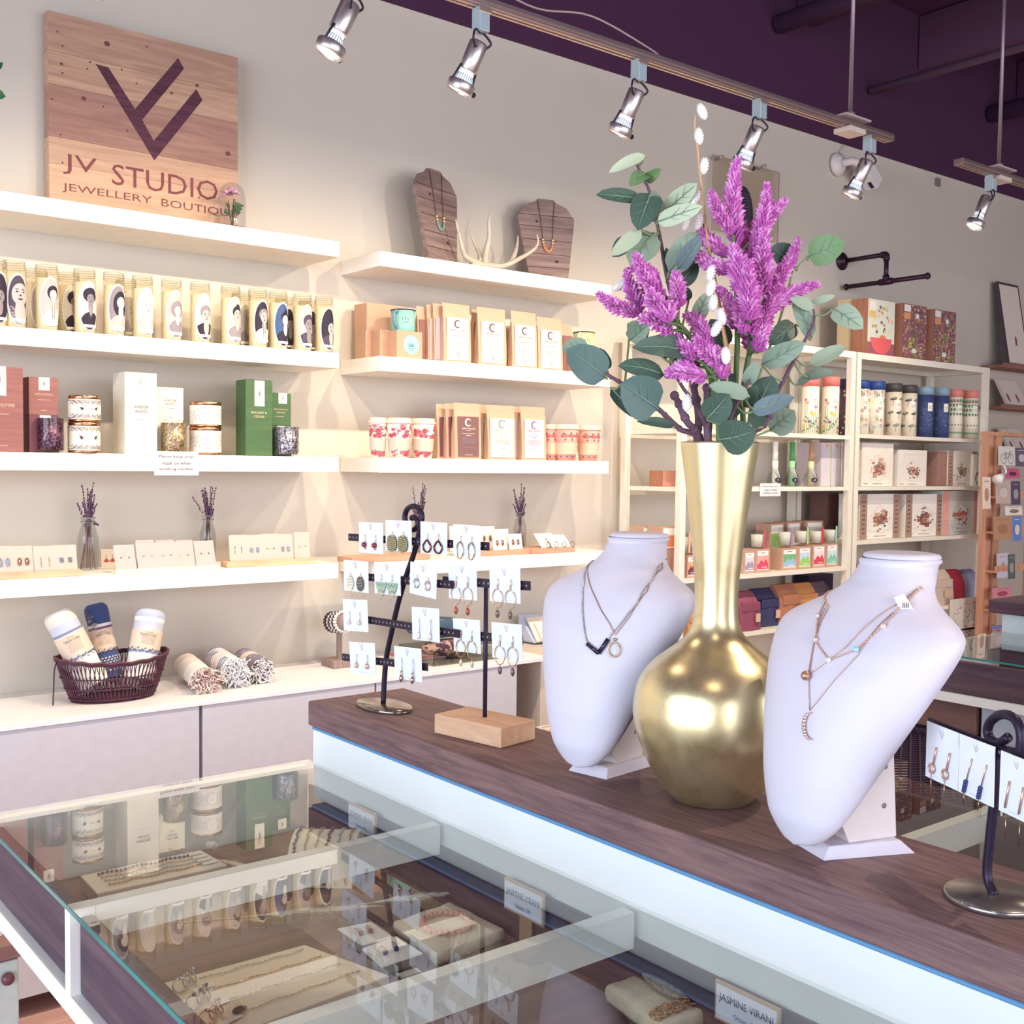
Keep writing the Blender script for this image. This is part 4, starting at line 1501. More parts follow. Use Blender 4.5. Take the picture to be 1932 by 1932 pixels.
def cup(px, wpx, ytop, Y, label, kind, group):
    p = on(px, ytop, 1, Y)
    h = p.z-Z3
    r = (on(px+wpx/2, ytop, 1, Y).x-on(px-wpx/2, ytop, 1, Y).x)/2*.90
    t = thing('travel_cup', label, 'cup', (p.x, Y, Z3), group=group)
    hb = h*.87
    rb = r*.70
    base = mat('f3e3d4' if kind else 'e9a493', .5)
    b = MB()
    b.lathe([(rb, 0), (r*.95, hb)], base, n=32)
    mp = cyl(0, 0, 0, rb+.0006, taper=(r*.95-rb)/hb)
    rnd = random.Random(int(px))
    if kind:
        for k in range(34):
            x, y = rnd.uniform(-.045, .03), rnd.choice([rnd.uniform(.06, .20), rnd.uniform(.60, .95)])*hb
            s = rnd.uniform(.006, .0095)
            b.disc(mp, x, y, s*1.0, s*.85, mat(['cf6270', 'c9525f', 'dd7f85'][k % 3], .5), h=.0003+.00002*k, n=9, rings=2)
            b.disc(mp, x, y, s*.3, s*.25, mat('8c3a48', .5), h=.0011, n=7)
            b.disc(mp, x+.010, y+.004, .0035, .0015, mat('5d6a5a', .5), h=.0009, n=7, rot=k)
    else:
        for k in range(16):
            x, y = -.045+.0055*k, [.12, .78, .86, .66][k % 4]*hb
            b.disc(mp, x, y, .0048, .0024, mat('6f4a72', .5), h=.0006, n=8, rot=1.1+k)
            if k % 4 == 2:
                b.disc(mp, x+.004, y-.01, .009, .007, mat('d9705f', .5), h=.0005, n=12)
    b.obj('cup_body', t)
    b = MB()
    b.open_lathe([(rb+(r*.95-rb)*.20+.0015, hb*.20), (rb+(r*.95-rb)*.56+.0015, hb*.56)], mat('d9c2b2' if kind else 'e9c3a8', .6), n=32)
    b.obj('sleeve', t)
    b = MB()
    b.lathe([(r*.98, hb-.002), (r*1.02, hb), (r*1.02, hb+.005), (r*.93, hb+.007), (r*.90, h), (r*.8, h), (r*.78, h-.003), (0, h-.003)], mat('ead3bd', .5), n=32)
    b.obj('lid', t)


cup(713, 34, 788, 3.33, 'floral bamboo travel cup, leftmost of three', 1, GC1)
cup(753, 46, 789, 3.29, 'floral bamboo travel cup, middle one standing in front', 1, GC1)
cup(798, 45, 790, 3.31, 'floral bamboo travel cup, right of the three', 1, GC1)
cup(1040, 32, 801, 3.34, 'pink leaf patterned travel cup, leftmost beside the lavender label pouch', 0, GC2)
cup(1069, 41, 801, 3.29, 'pink leaf patterned travel cup, middle one standing in front', 0, GC2)
cup(1110, 40, 803, 3.31, 'pink leaf patterned travel cup, at the right end of the third shelf', 0, GC2)
GT3 = 'kraft tea pouches on the third shelf'
teabag(826, 862, 763, 864, 3.33, Z3, 'kraft tea pouch with dark brown label, hindmost left on the third shelf', '6f4550', 'e6d6c8', title=None, group=GT3)
teabag(843, 880, 762, 865, 3.305, Z3, 'kraft tea pouch with dark brown label, second behind the front one', '6f4550', 'e6d6c8', title=None, group=GT3)
teabag(859, 908, 761, 866, 3.275, Z3, 'kraft tea pouch with large dark brown crescent moon label in front', '7d5a58', 'f2e3d6', extra='blend', group=GT3)
teabag(906, 932, 764, 866, 3.325, Z3, 'kraft tea pouch half hidden right of the dark brown label one', 'b0a59c', 'e6d6c8', title=None, pat=True, group=GT3)
teabag(921, 973, 765, 866, 3.285, Z3, 'kraft tea pouch with white leaf bordered label', 'e4ddd0', '9c9488', extra='detox', pat=True, wide=.86, group=GT3)
teabag(966, 998, 768, 867, 3.33, Z3, 'kraft tea pouch with narrow mauve strip behind the lavender label one', LV, 'e6d6c8', title=None, group=GT3)
teabag(985, 1031, 768, 868, 3.30, Z3, 'kraft tea pouch with pale lavender label beside the pink cups', 'e0d0d4', '8f6f80', extra='blend', group=GT3)

# ---------------------------------------------------------------- lowest shelf right bay
Z4r = 1.1655
lav_bottle(790, 3.42, Z4r, 'glass bottle of dried lavender behind the iron scroll', 4, H=.15, r=.024)
lav_bottle(981, 3.42, Z4r, 'glass bottle of dried lavender nearest the left bust', 6, H=.15, r=.025)


def riser(x0, x1, ybot, Y, dep, label, h=.018):
    a, c = on(x0, ybot, 1, Y), on(x1, ybot, 1, Y)
    MB(((a.x+c.x)/2, Y, Z4r)).box(a.x, Y, Z4r, c.x, Y+dep, Z4r+h, mat('d8ab8c', .55, kind='woodx', scale=22, col2='c08f76')).thing('display_riser', label, 'riser', 'wooden risers on the lowest right shelf', bevel=.002)
    return Z4r+h


za = riser(664, 812, 1052, 3.27, .10, 'wooden riser behind the scroll stand top cards')
zb = riser(893, 1000, 1038, 3.28, .10, 'wooden riser holding ring cards left of the lavender bottle')
zc_ = riser(1005, 1085, 1034, 3.265, .13, 'wooden riser with ring cards at the right shelf end')
rc = [(850, 893, 992, 1034, 3.35, zb, 'clear', 'tall cream card behind the other ring cards'), (905, 935, 993, 1022, 3.36, zb, 'browndrop', 'cream card at the back of the riser beside the bottle'),
      (935, 961, 998, 1027, 3.33, zb, 'browndrop', 'cream card with brown hoops in the middle of the riser'), (931, 957, 1008, 1030, 3.295, zb, 'browndrop', 'low cream card with brown studs in front'),
      (961, 986, 1007, 1029, 3.295, zb, 'browndrop', 'low cream card with brown studs in front, nearest the bottle')]
for x0, x1, yt, yb, Y, z, dk, tx in rc:
    rcard(x0, x1, yt, yb, Y, z+.0005, tx, dk, lean=.010, ccol='efe3d8', group='cards on the right bay risers')
for k, (x0, x1, yt, tx) in enumerate(((1022, 1056, 1006, 'cream ring card lying back at the left of the last riser'), (1043, 1079, 1009, 'cream ring card lying back at the right of the last riser'))):
    rcard(x0, x1, yt, 1028, 3.30-.02*k, zc_+.0005, tx, 'clear', lean=.05, ccol='f3e8dc', group='cards on the right bay risers')
for k in range(4):
    p = on(1030+k*15, 1018+k*2, 1, 3.29)
    b = MB((p.x, 3.272, zc_+.012))
    b.tube([(p.x+.010*math.cos(2*PI*j/18), 3.274+.003*math.sin(2*PI*j/18), zc_+.0125+.0105*math.sin(2*PI*j/18)) for j in range(18)], .0011, mat('5f4a50', .3, .8), n=5, closed=True)
    b.ball((p.x, 3.274, zc_+.0235 if k < 2 else zc_+.0025), .0025, mat('3a2a3c', .3), n=6)
    b.thing('thin_ring', 'thin dark ring on the last riser, %s from the left' % ['first', 'second', 'third', 'fourth'][k], 'ring', 'thin rings on the riser')
# ================================================================ track lighting
TY, TZ = 2.37, 2.685
TM = mat('a89296', .35, .8)
TL_ = mat('d8bfae', .3, .8)
STEEL = mat('ddd5d2', .34, .9)


def track(x0, x1, label, rods):
    t = thing('light_track', label, 'light track', (x1, TY, TZ), group='ceiling tracks')
    o = Vector((x1, TY, TZ))
    b = MB(o)
    b.box(x0, TY-.020, TZ-.012, x1, TY+.020, TZ+.012, TM)
    b.obj('rail', t, bevel=.0015)
    b = MB(o)
    b.box(x0+.01, TY-.0225, TZ-.007, x1-.01, TY-.0205, TZ+.0, TL_).box(x0+.01, TY-.011, TZ-.0145, x1-.01, TY-.006, TZ-.0125, TL_).box(x0+.01, TY+.006, TZ-.0145, x1-.01, TY+.011, TZ-.0125, TL_)
    b.obj('conductor_strip', t)
    for rx in rods:
        b = MB(o)
        b.box(rx-.045, TY-.034, TZ-.030, rx+.045, TY+.034, TZ-.013, mat('d8c8bc', .4))
        b.box(rx-.085, TY-.045, TZ+.013, rx+.06, TY+.045, TZ+.020, mat('b9a6a2', .4)).lathe([(.030, .02), (.012, .045)], mat('9c8a8c', .4), c=(rx, TY, TZ), n=20)
        b.obj('rod_mount', t, bevel=.001)
        b = MB(o)
        b.tube([(rx, TY, TZ+.045), (rx, TY, 3.95)], .0075, mat('8f7f8a', .4, .6), n=10)
        b.obj('hanging_rod', t)
    return t


track(-1.6, 3.60, 'long metal lighting track hanging below the dark ceiling above the wall shelves', [3.36])
track(4.06, 7.2, 'shorter metal lighting track starting at the top right of the photo', [4.36, 6.6])
# loose cable over the track
pts = [(.9, TY, TZ+.016), (1.55, TY, TZ+.02), (1.75, TY, TZ+.055), (1.95, TY, TZ+.035), (2.15, TY, TZ+.065), (2.38, TY, TZ+.030), (2.43, TY, TZ+.012)]
b = MB((1.6, TY, TZ))
b.tube(bez(pts, 6), .0028, mat('b8a2a0', .6), n=6)
b.thing('loose_cable', 'thin pale cable draped along the top of the long lighting track', 'cable')

# lamp: local axis of the head points down -Z, then tilts
def lamp():
    t = thing('track_spotlight', 'x', 'spotlight', (1.765, TY, TZ), group='track spotlights')
    b = MB()
    b.box(-.016, -.020, -.075, .016, .016, -.0125, mat('b9cbd2', .35, .3))
    b.box(-.020, -.022, -.030, .020, -.018, -.014, TL_)
    a_ = b.obj('adapter', t, bevel=.003)
    TT = Matrix.Translation((.008, .008, -.098)) @ Matrix.Rotation(R_(24), 4, 'X') @ Matrix.Rotation(R_(4), 4, 'Y')
    b = MB()
    pts = [(0, .0, -.070), (.012, -.012, -.082), (.022, -.02, -.10), (.014, .0, -.115)]
    b.tube(bez(pts, 5), .003, C_BLACK, n=6)
    pts = [(0, .0, -.075), (-.03, .0, -.075), (-.042, .0, -.10), (-.02, .005, -.115), (.0, .0, -.100)]
    b.tube(bez(pts, 5), .0028, C_BLACK, n=6)
    b.obj('cable_loop', t)
    b = MB()
    b.lathe([(.023, .002), (.0245, 0), (.0245, -.072), (.0235, -.074)], STEEL, n=28, T=TT)
    b.lathe([(.019, .0045), (.0225, .0025)], C_BLACK, n=24, T=TT)
    lbd = b.obj('lamp_body', t)
    b = MB()
    b.lathe([(.019, -.074), (.021, -.088), (.028, -.108), (.031, -.120), (.029, -.126)], mat('f0f4f6', .35, em=.45), n=28, T=TT)
    for k in range(24):
        a = 2*PI*k/24
        b.tube([TT @ Vector((.0215*math.cos(a), .0215*math.sin(a), -.086)), TT @ Vector((.0295*math.cos(a), .0295*math.sin(a), -.112))], .0014, mat('cfdde6', .4), n=4)
    b.obj('bulb', lbd)
    b = MB()
    b.open_lathe([(.0345, -.104), (.036, -.106), (.036, -.128), (.034, -.130), (.0325, -.128), (.0325, -.106), (.0345, -.104)], STEEL, n=32, T=TT)
    b.tube([TT @ Vector((.034, -.014, -.108)), TT @ Vector((.0245, -.012, -.066))], .0028, C_BLACK, n=6)
    b.tube([TT @ Vector((-.034, .012, -.108)), TT @ Vector((-.0245, .010, -.066))], .0028, C_BLACK, n=6)
    lrg = b.obj('lamp_ring', t)
    b = MB()
    b.tube([TT @ Vector((.034, -.018, -.117)), TT @ Vector((.043, -.023, -.117))], .007, C_BLACK, n=10)
    b.obj('knob', lrg)
    return t


L0 = lamp()


def aim(o, a):
    for ch in o.children:
        if not ch.name.startswith('adapter'):
            ch.rotation_euler.z = a


LL = ['leftmost track spotlight, cut by the top photo edge', 'second track spotlight from the left, above the left wooden bust', 'third track spotlight, with white finned bulb, above the antler side of the wall',
      'fourth track spotlight, above the clear wall panel', 'spotlight at the right end of the long track beside the security light', 'spotlight on the short track at the top right of the photo']
for k, lx in enumerate([1.39, 1.765, 2.335, 2.875, 3.475, 4.30]):
    if k == 1:
        L0['label'] = LL[1]
        aim(L0, .5)
    else:
        o = dup(L0, (lx, TY, TZ), 0, LL[k])
        aim(o, [.95, .5, .35, .2, .35, .9][k])
for k, lx in enumerate([-.6, .15, .8]):
    dup(L0, (lx, TY, TZ), 0, 'track spotlight beyond the left top photo corner')

# security light on the wall
p = on(1580, 288, 1, 3.50)
t = thing('wall_security_light', 'white swivel security light high on the wall behind the end of the long track', 'security light', (p.x, 3.50, p.z-.06))
b = MB()
Tr = Matrix.Rotation(R_(90), 4, 'X')
b.lathe([(.058, .0), (.058, .012), (.03, .03), (.0, .032)], mat('e6ded8', .4), T=Tr, n=28)
b.obj('round_base', t)
b = MB()
b.tube(bez([(0, -.028, 0), (.04, -.07, .01), (.08, -.10, -.02)], 4), .020, mat('ddd5d0', .4), n=12)
b.obj('arm', t)
b = MB()
Tr = Matrix.Translation((.08, -.10, -.02)) @ Matrix.Rotation(R_(35), 4, 'Y')
b.box(-.01, -.035, -.035, .12, .035, .035, mat('ece6e2', .4), T=Tr).box(.07, -.02, -.039, .11, .0, -.034, C_BLACK, T=Tr)
b.obj('head', t, bevel=.006)
b = MB()
b.tube(bez([(.01, -.002, .05), (.03, -.002, .08), (.06, -.002, .11)], 4), .003, mat('d5c8c4', .5), n=5)
b.obj('wire', t)
p = on(1767, 343, 1, 3.505)
MB(p).box(p.x-.012, 3.497, p.z-.022, p.x+.03, 3.5095, p.z+.02, mat('8c7a80', .5)).thing('wall_clip', 'tiny grey bracket on the wall below the ceiling edge, right of the security light', 'bracket')

# clear panel with leaf
a, c = on(1345, 292, 1, 3.47), on(1467, 440, 1, 3.47)
t = thing('acrylic_wall_panel', 'clear acrylic panel on the wall behind the purple flowers', 'wall panel', ((a.x+c.x)/2, 3.47, c.z))
o = Vector(((a.x+c.x)/2, 3.47, c.z))
b = MB(o)
b.box(a.x, 3.465, c.z-.05, c.x, 3.470, a.z, mat('f6f3ee', .05, kind='glass', spec=1))
b.obj('panel', t)
b = MB(o)
g3 = mat('b3a59e', .4)
for x0, z0, x1, z1 in ((a.x, a.z-.002, c.x, a.z), (a.x, c.z-.05, a.x+.002, a.z), (c.x-.002, c.z-.05, c.x, a.z)):
    b.box(x0, 3.4645, z0, x1, 3.4705, z1, g3)
b.obj('panel_edge', t)
for px in (1357, 1438):
    q = on(px, 295 if px < 1400 else 312, 1, 3.47)
    b = MB(o)
    b.lathe([(.010, 0), (.010, .012)], g3, T=Matrix.Translation((q.x, 3.465, q.z-.006)) @ Matrix.Rotation(R_(90), 4, 'X'), n=12)
    b.box(q.x-.012, 3.470, q.z-.010, q.x+.012, 3.509, q.z-.004, g3)
    b.obj('standoff_clip', t)
p = on(1402, 405, 1, 3.455)
b = MB(p)
mp = front(p.x, 3.458, p.z)
b.prism(mp, [(.075*math.sin(k*PI/10)*(1 if k < 10 else -1)*abs(math.sin(k*PI/10))**.2 if False else .070*math.sin(2*PI*k/20), .13*math.cos(2*PI*k/20)) for k in range(20)], mat('3a2a3e', .6), .004)
for k in range(-6, 7):
    b.line(mp, [(0, k*.016), (.05, k*.012+.02)], .0015, mat('8d7f8a', .6), h=.005)
    b.line(mp, [(0, k*.016), (-.05, k*.012+.02)], .0015, mat('8d7f8a', .6), h=.005)
b.thing('feather_ornament', 'dark oval feather ornament on the clear panel behind the tallest purple spike', 'ornament')

# industrial pipe hanger
PX = 4.932
t = thing('pipe_rail', 'black iron pipe garment rail sticking out from the wall above the white shelving', 'pipe rail', (PX, 3.50, 2.56))
o = Vector((PX, 3.50, 2.56))
PB = mat('43283a', .4, .5)
b = MB(o)
b.lathe([(.045, 0), (.045, .008), (.022, .010), (.020, .03)], PB, T=Matrix.Translation((PX, 3.508, 2.562)) @ Matrix.Rotation(R_(90), 4, 'X'), n=24)
b.obj('flange', t)
b = MB(o)
zb_ = 2.562
b.tube([(PX, 3.49, zb_), (PX, 3.262, zb_)], .0115, PB, n=12)
b.tube(bez([(PX, 3.275, zb_), (PX, 3.250, zb_-.003), (PX, 3.246, zb_-.03)], 5), .0165, PB, n=12)
b.tube([(PX, 3.246, zb_-.02), (PX, 3.246, 2.43)], .0115, PB, n=12)
b.obj('arm_pipe', t)
b = MB(o)
b.tube([(PX, 3.475, 2.428), (PX, 3.015, 2.428)], .0115, PB, n=12)
b.tube([(PX, 3.28, 2.428), (PX, 3.212, 2.428)], .0165, PB, n=12)
b.tube([(PX, 3.246, 2.428), (PX, 3.246, 2.46)], .0165, PB, n=12)
b.obj('cross_bar', t)
for y in (3.475, 3.02):
    b = MB(o)
    b.ball((PX, y, 2.428), (.017, .015, .017), PB, n=12)
    b.obj('end_cap', t)

# plant hanging at the left edge
b = MB(on(0, 160, 1, 3.2))
G0 = mat('3f6f45', .45)


def leafmesh(b, base, tip, w_, nrm, m, bend=.12, fold=.15, vein=None, rnd=1.0):
    base, tip, nrm = Vector(base), Vector(tip), Vector(nrm)
    ax = tip-base
    L = ax.length
    ax.normalize()
    sd = ax.cross(nrm)
    sd = sd.normalized() if sd.length > 1e-6 else ax.orthogonal().normalized()
    up = sd.cross(ax)
    N = 9
    vs = []
    for i in range(N):
        u = i/(N-1)
        hw = w_*.52*math.sin(PI*min(1, u**.80))**.52 if 0 < u < 1 else 0
        cz = bend*L*math.sin(PI*u)
        for j in (-1, -.5, 0, .5, 1):
            vs.append(base+ax*(L*u)+sd*(hw*j)+up*(cz+abs(j)*hw*fold))
    fs = []
    for i in range(N-1):
        for j in range(4):
            fs.append((i*5+j, i*5+j+1, (i+1)*5+j+1, (i+1)*5+j))
    b.add(vs, fs, m, True)
    b.add([v-up*.0006 for v in vs], [tuple(reversed(f)) for f in fs], m, True)
    if vein:
        b.tube([base+ax*(L*u)+up*(bend*L*math.sin(PI*u)+.0008) for u in (0, .25, .5, .75, .93)], [.0010, .0009, .0007, .0005, .0002], vein, n=4)
        for u, s in ((.30, 1), (.36, -1), (.52, 1), (.58, -1)):
            p0 = base+ax*(L*u)+up*(bend*L*math.sin(PI*u)+.0008)
            u2 = u+.22
            p1 = base+ax*(L*u2)+sd*(s*w_*.33)+up*(bend*L*math.sin(PI*u2)+w_*.33*fold+.0008)
            b.tube([p0, p1], [.0004, .0001], vein, n=4)


for (x0, y0, x1, y1, w_) in ((-60, 160, 6, 118, .03), (-50, 170, 11, 182, .035), (-40, 120, -8, 80, .04)):
    leafmesh(b, on(x0, y0, 1, 3.2), on(x1, y1, 1, 3.2), w_, (0, -1, 0), G0)
q0 = on(-60, 160, 1, 3.2)
b.tube(bez([q0+Vector((-.30, .28, .35)), q0+Vector((-.15, .1, .16)), q0], 5), .004, G0, n=6)
b.thing('trailing_plant', 'two green leaves of a hanging plant peeking in at the left photo edge', 'plant')

# ================================================================ white metal shelving
WM = mat('f1ead9', .4)
FYT, BYT = 3.12, 3.47


def unit(x0, x1, levels, label, zt=2.045):
    t = thing('metal_shelving', label, 'shelving unit', ((x0+x1)/2, 3.3, 0), group='white shelving units')
    o = Vector(((x0+x1)/2, 3.3, 0))
    pw = .032
    for x in (x0, x1-pw):
        for y in (FYT, BYT-.028):
            b = MB(o)
            b.box(x, y, .0, x+pw, y+.028, zt-.03, WM)
            b.obj('post', t)
    b = MB(o)
    b.box(x0, FYT, zt-.03, x1, FYT+.028, zt, WM).box(x0, BYT-.028, zt-.03, x1, BYT, zt, WM)
    b.box(x0, FYT+.028, zt-.03, x0+pw, BYT-.028, zt, WM).box(x1-pw, FYT+.028, zt-.03, x1, BYT-.028, zt, WM)
    b.box(x0+pw, FYT+.028, zt-.008, x1-pw, BYT-.028, zt-.004, WM)
    b.obj('top_frame', t)
    for z in levels:
        b = MB(o)
        b.box(x0+pw, FYT+.002, z-.018, x1-pw, BYT-.002, z, WM)
        b.obj('shelf_board', t)
    return t


LA, LB = [1.656, 1.418, 1.045, .795, .30], [1.665, 1.418, 1.162, .80, .30]
unit(3.352, 4.520, LA, 'white metal shelving unit behind the gold vase')
unit(4.532, 5.720, LB, 'white metal shelving unit at the right, behind the right bust')
GTN = 'patterned puzzle tubes'


def tube_tin(x0, x1, ytop, Y, z0, label, cap, body, pat, group=GTN):
    ym = ytop+40
    a, c = on(x0, ym, 1, Y), on(x1, ym, 1, Y)
    r = .039
    cx = (a.x+c.x)/2
    h = on((x0+x1)/2, ytop, 1, Y).z-z0
    t = thing('puzzle_tube', label, 'tube', (cx, Y, z0), group=group)
    b = MB()
    b.lathe([(r, .0005), (r, h*.84)], mat(body, .6), n=30)
    b.obj('tube_body', t)
    b = MB()
    b.lathe([(r+.0015, h*.842), (r+.0015, h), (r-.001, h+.001)], mat(cap, .5), n=30)
    b.obj('cap', t)
    b = MB()
    mp = cyl(0, 0, 0, r+.0004, -132)
    rnd = random.Random(pat)
    if pat == 1:
        for k in range(10):
            x, y = -.042+.0094*k, rnd.uniform(.06, .7)*h
            b.line(mp, [(x, .02*h), (x+.003, y)], .0013, mat('6f8a5a', .6), h=.0003)
            for j in range(4):
                b.disc(mp, x+.003+.003*math.cos(j*1.6), y+.003*math.sin(j*1.6), .0058, .0050, mat(['e6c65a', 'c98aa6', 'e8a79a', '8a5a78', 'd9b95a'][k % 5], .6), h=.0004+j*.00005, n=8)
            b.disc(mp, x+.006, y*.5, .0065, .0028, mat('5f8f5a', .6), h=.0003, n=8, rot=.7)
            b.disc(mp, x-.004, y*.4, .0065, .0028, mat('5f8f5a', .6), h=.0003, n=8, rot=2.4)
    elif pat == 2:
        for k in range(26):
            x, y = rnd.uniform(-.05, .05), rnd.uniform(.04, .8)*h
            c_ = ['8a5a78', '4f8f6a', 'e0bf55', 'a85a60', '4a5a78', 'b9a9c0', 'd9a08a'][k % 7]
            b.disc(mp, x, y, .0085, .0075, mat(c_, .5), h=.0003+.00001*k, n=6, rot=k)
            b.disc(mp, x, y, .0045, .0035, mat('efe3cf', .5), h=.0008+.00001*k, n=6, rot=k)
    elif pat == 3:
        for k in range(7):
            x, y = -.045+.015*k, [.18, .42, .68][k % 3]*h
            b.line(mp, [(x, y-.026), (x+.004, y)], .0022, mat('6b5a50', .6), h=.0004)
            b.disc(mp, x+.004, y+.006, .017, .0065, mat('7c8a72' if k % 2 else '5d5a55', .6), h=.0005, n=14, rot=.15)
            b.disc(mp, x+.010, y+.012, .010, .004, mat('94a08a', .6), h=.0007, n=12, rot=.15)
    elif pat == 4:
        lc = mat('7c8fc0', .6)
        for k in range(5):
            for rr in (.010, .018, .026):
                pts = [(-.03+.02*k+rr*math.cos(a*.3), [.2, .6, .35][k % 3]*h+rr*math.sin(a*.3)) for a in range(21)]
                b.line(mp, pts, .0006, lc, h=.0004)
        for k in range(28):
            b.disc(mp, rnd.uniform(-.05, .05), rnd.uniform(.15, .55)*h, .007, .0012, mat('8fb0a8' if k % 2 else '5a6f9c', .6), h=.0005, n=7, rot=rnd.uniform(-.4, .4))
    elif pat == 5:
        for k in range(7):
            x = -.048+.016*k
            for j in range(4):
                b.disc(mp, x+.003*math.sin(j*2), h*(.50+.09*j), .0055, .0085, mat('5f8a68', .6), h=.0004+j*.00003, n=9)
            b.disc(mp, x+.008, h*.12, .009, .006, mat('86a98a', .6), h=.0004, n=8)
            b.disc(mp, x+.008, h*.28, .0045, .0045, mat('7c8a78', .6), h=.0004, n=8)
            b.disc(mp, x+.007, h*.75, .0045, .006, mat('e08a78', .6), h=.0004, n=8)
            b.disc(mp, x+.002, h*.20, .003, .002, mat('e8a090', .6), h=.0005, n=6)
    b.rect(mp, .0, h*.52, .026, h*.68, mat('f6eedd', .6), h=.0014, nx=5)
    b.rect(mp, .006, h*.60, .020, h*.61, C_INK2, h=.0018, nx=3)
    b.rect(mp, .004, h*.57, .022, h*.578, C_INK2, h=.0018, nx=3)
    b.obj('printed_wrap', t)
    return t


Y2 = 3.19
ZA2, ZB2 = 1.6565, 1.6655
tube_tin(1505, 1553, 712, Y2, ZA2, 'coral capped tube with wildflowers, left of the pair by the leaves', 'dc7a72', 'f6ecd6', 1)
tube_tin(1548, 1586, 712, Y2-.005, ZA2, 'coral capped tube with wildflowers, right of the pair by the leaves', 'dc7a72', 'f6ecd6', 1)
tube_tin(1578, 1612, 716, Y2+.03, ZA2, 'navy capped dark gem tube left of the shelving posts', '2f3a6c', '6a5468', 2)
tube_tin(1610, 1640, 718, Y2+.03, ZB2, 'blue capped gem tube half behind the shelving post', '2f4a8c', 'f3ead6', 2)
tube_tin(1637, 1669, 720, Y2-.01, ZB2, 'blue capped gem tube just right of the shelving post', '2f4a8c', 'f3ead6', 2)
tube_tin(1668, 1704, 724, Y2, ZB2, 'dark grey capped savanna tree tube, left of its pair', '4a4648', 'efe0ca', 3)
tube_tin(1701, 1727, 727, Y2, ZB2, 'dark grey capped savanna tree tube, right of its pair', '4a4648', 'efe0ca', 3)
tube_tin(1726, 1766, 730, Y2-.01, ZB2, 'pale blue capped star map tube, left of its pair', '8aa5b8', '3f4a78', 4)
tube_tin(1763, 1789, 732, Y2, ZB2, 'pale blue capped star map tube, right of its pair', '8aa5b8', '3f4a78', 4)
tube_tin(1787, 1816, 735, Y2, ZB2, 'coral capped cactus tube, left of its pair', 'e08a7c', 'f6ead2', 5)
tube_tin(1814, 1847, 737, Y2, ZB2, 'coral capped cactus tube at the right end of the shelf', 'e08a7c', 'f6ead2', 5)


# top of the shelving: puzzle boxes
def artbox(name, label, x0, x1, ytop, Y, z0, dep, front_c, art, group, ms=None, Yn=None):
    a, c = on(x0, ytop+40, 1, Y), on(x1, ytop+40, 1, Y)
    zt = on((x0+x1)/2, ytop, 1, Y).z
    h = zt-z0
    w_ = c.x-a.x
    org = Vector(((a.x+c.x)/2, Y+dep/2, z0))
    t = thing(name, label, 'box', org, group=group)
    b = MB(org)
    b.box(a.x, Y, z0, c.x, Y+dep, zt, ms or mat(front_c, .7))
    b.obj('carton', t, bevel=.001)
    b = MB(org)
    mp = plane(((a.x+c.x)/2, Y, z0), (1, 0, 0), (0, 0, 1), (0, -1, 0))
    b.rect(mp, -w_*.495, h*.004, w_*.495, h*.996, mat(front_c, .7), h=.0006)
    art(b, lambda x, y, k=0: mp(x*w_, y*h, k), w_, h)
    b.obj('cover_print', t)
    # side towards the shop entrance (-X)
    return t, a.x, Y, h, dep


def arts_bowl(b, mp, w_, h):
    b.rect(mp, -.495, .25, .495, .996, mat('dfe3d0', .7), h=.0008)
    b.rect(mp, -.495, .004, .495, .25, mat('a0616a', .7), h=.0008)
    rnd = random.Random(3)
    for k in range(26):
        b.disc(mp, rnd.uniform(-.42, .42), rnd.uniform(.42, .9), .045, .03, mat(['e8c9a0', 'd98a78', '7c6a68', 'f2dcb4', 'c9a45a'][k % 5], .7), h=.001+.00002*k, n=8)
    rd = mat('e8696c', .6)
    b.poly(mp, [(.40*math.cos(PI+PI*k/12), .33+.28*math.sin(PI+PI*k/12)) for k in range(13)], rd, h=.0019)
    b.disc(mp, .06, .34, .12, .05, mat('e08a5a', .6), h=.0018)
    b.line(mp, [(-.2, .3), (-.15, .5)], .004, C_INK, h=.0018)
    b.rect(mp, -.45, .80, -.22, .96, mat('f7efe0', .7), h=.002)
    b.rect(mp, -.45, .68, -.22, .79, mat('e8c27a', .7), h=.002)


def arts_collage(seed):
    def f(b, mp, w_, h):
        rnd = random.Random(seed)
        for k in range(46):
            b.disc(mp, rnd.uniform(-.38, .38), rnd.uniform(.08, .92), rnd.uniform(.05, .11), rnd.uniform(.03, .07), mat(rnd.choice(['a0626a', '7c8a5a', 'b98078', '7a5468', 'a89a5c', '8f6a58']), .7), h=.00065+.000004*k, n=6, rot=0)
        for k in range(300):
            x, y = rnd.uniform(-.47, .47), rnd.uniform(.02, .98)
            c_ = rnd.choice(['a0626a', '7c8a5a', 'c98a78', '6a4a60', 'b9a85a', '94684f', 'c9a0a0', '5f6a4a', 'd9c08a'])
            b.disc(mp, x, y, rnd.uniform(.01, .05), rnd.uniform(.008, .025), mat(c_, .7), h=.0008+.000004*k, n=5, rot=0)
        wh = mat('efe6dc', .7)
        b.disc(mp, .0, .18, .11, .045, wh, h=.0022, n=12)
        b.line(mp, [(.06, .19), (.10, .26), (.04, .30)], .004, wh, h=.0023)
        b.disc(mp, .1, .8, .07, .05, wh, h=.0021, n=10)
        b.rect(mp, -.44, .86, -.18, .98, mat('f3eadf', .7), h=.0024)
        b.rect(mp, -.44, .73, -.18, .84, mat('e0a070', .7), h=.0024)
    return f


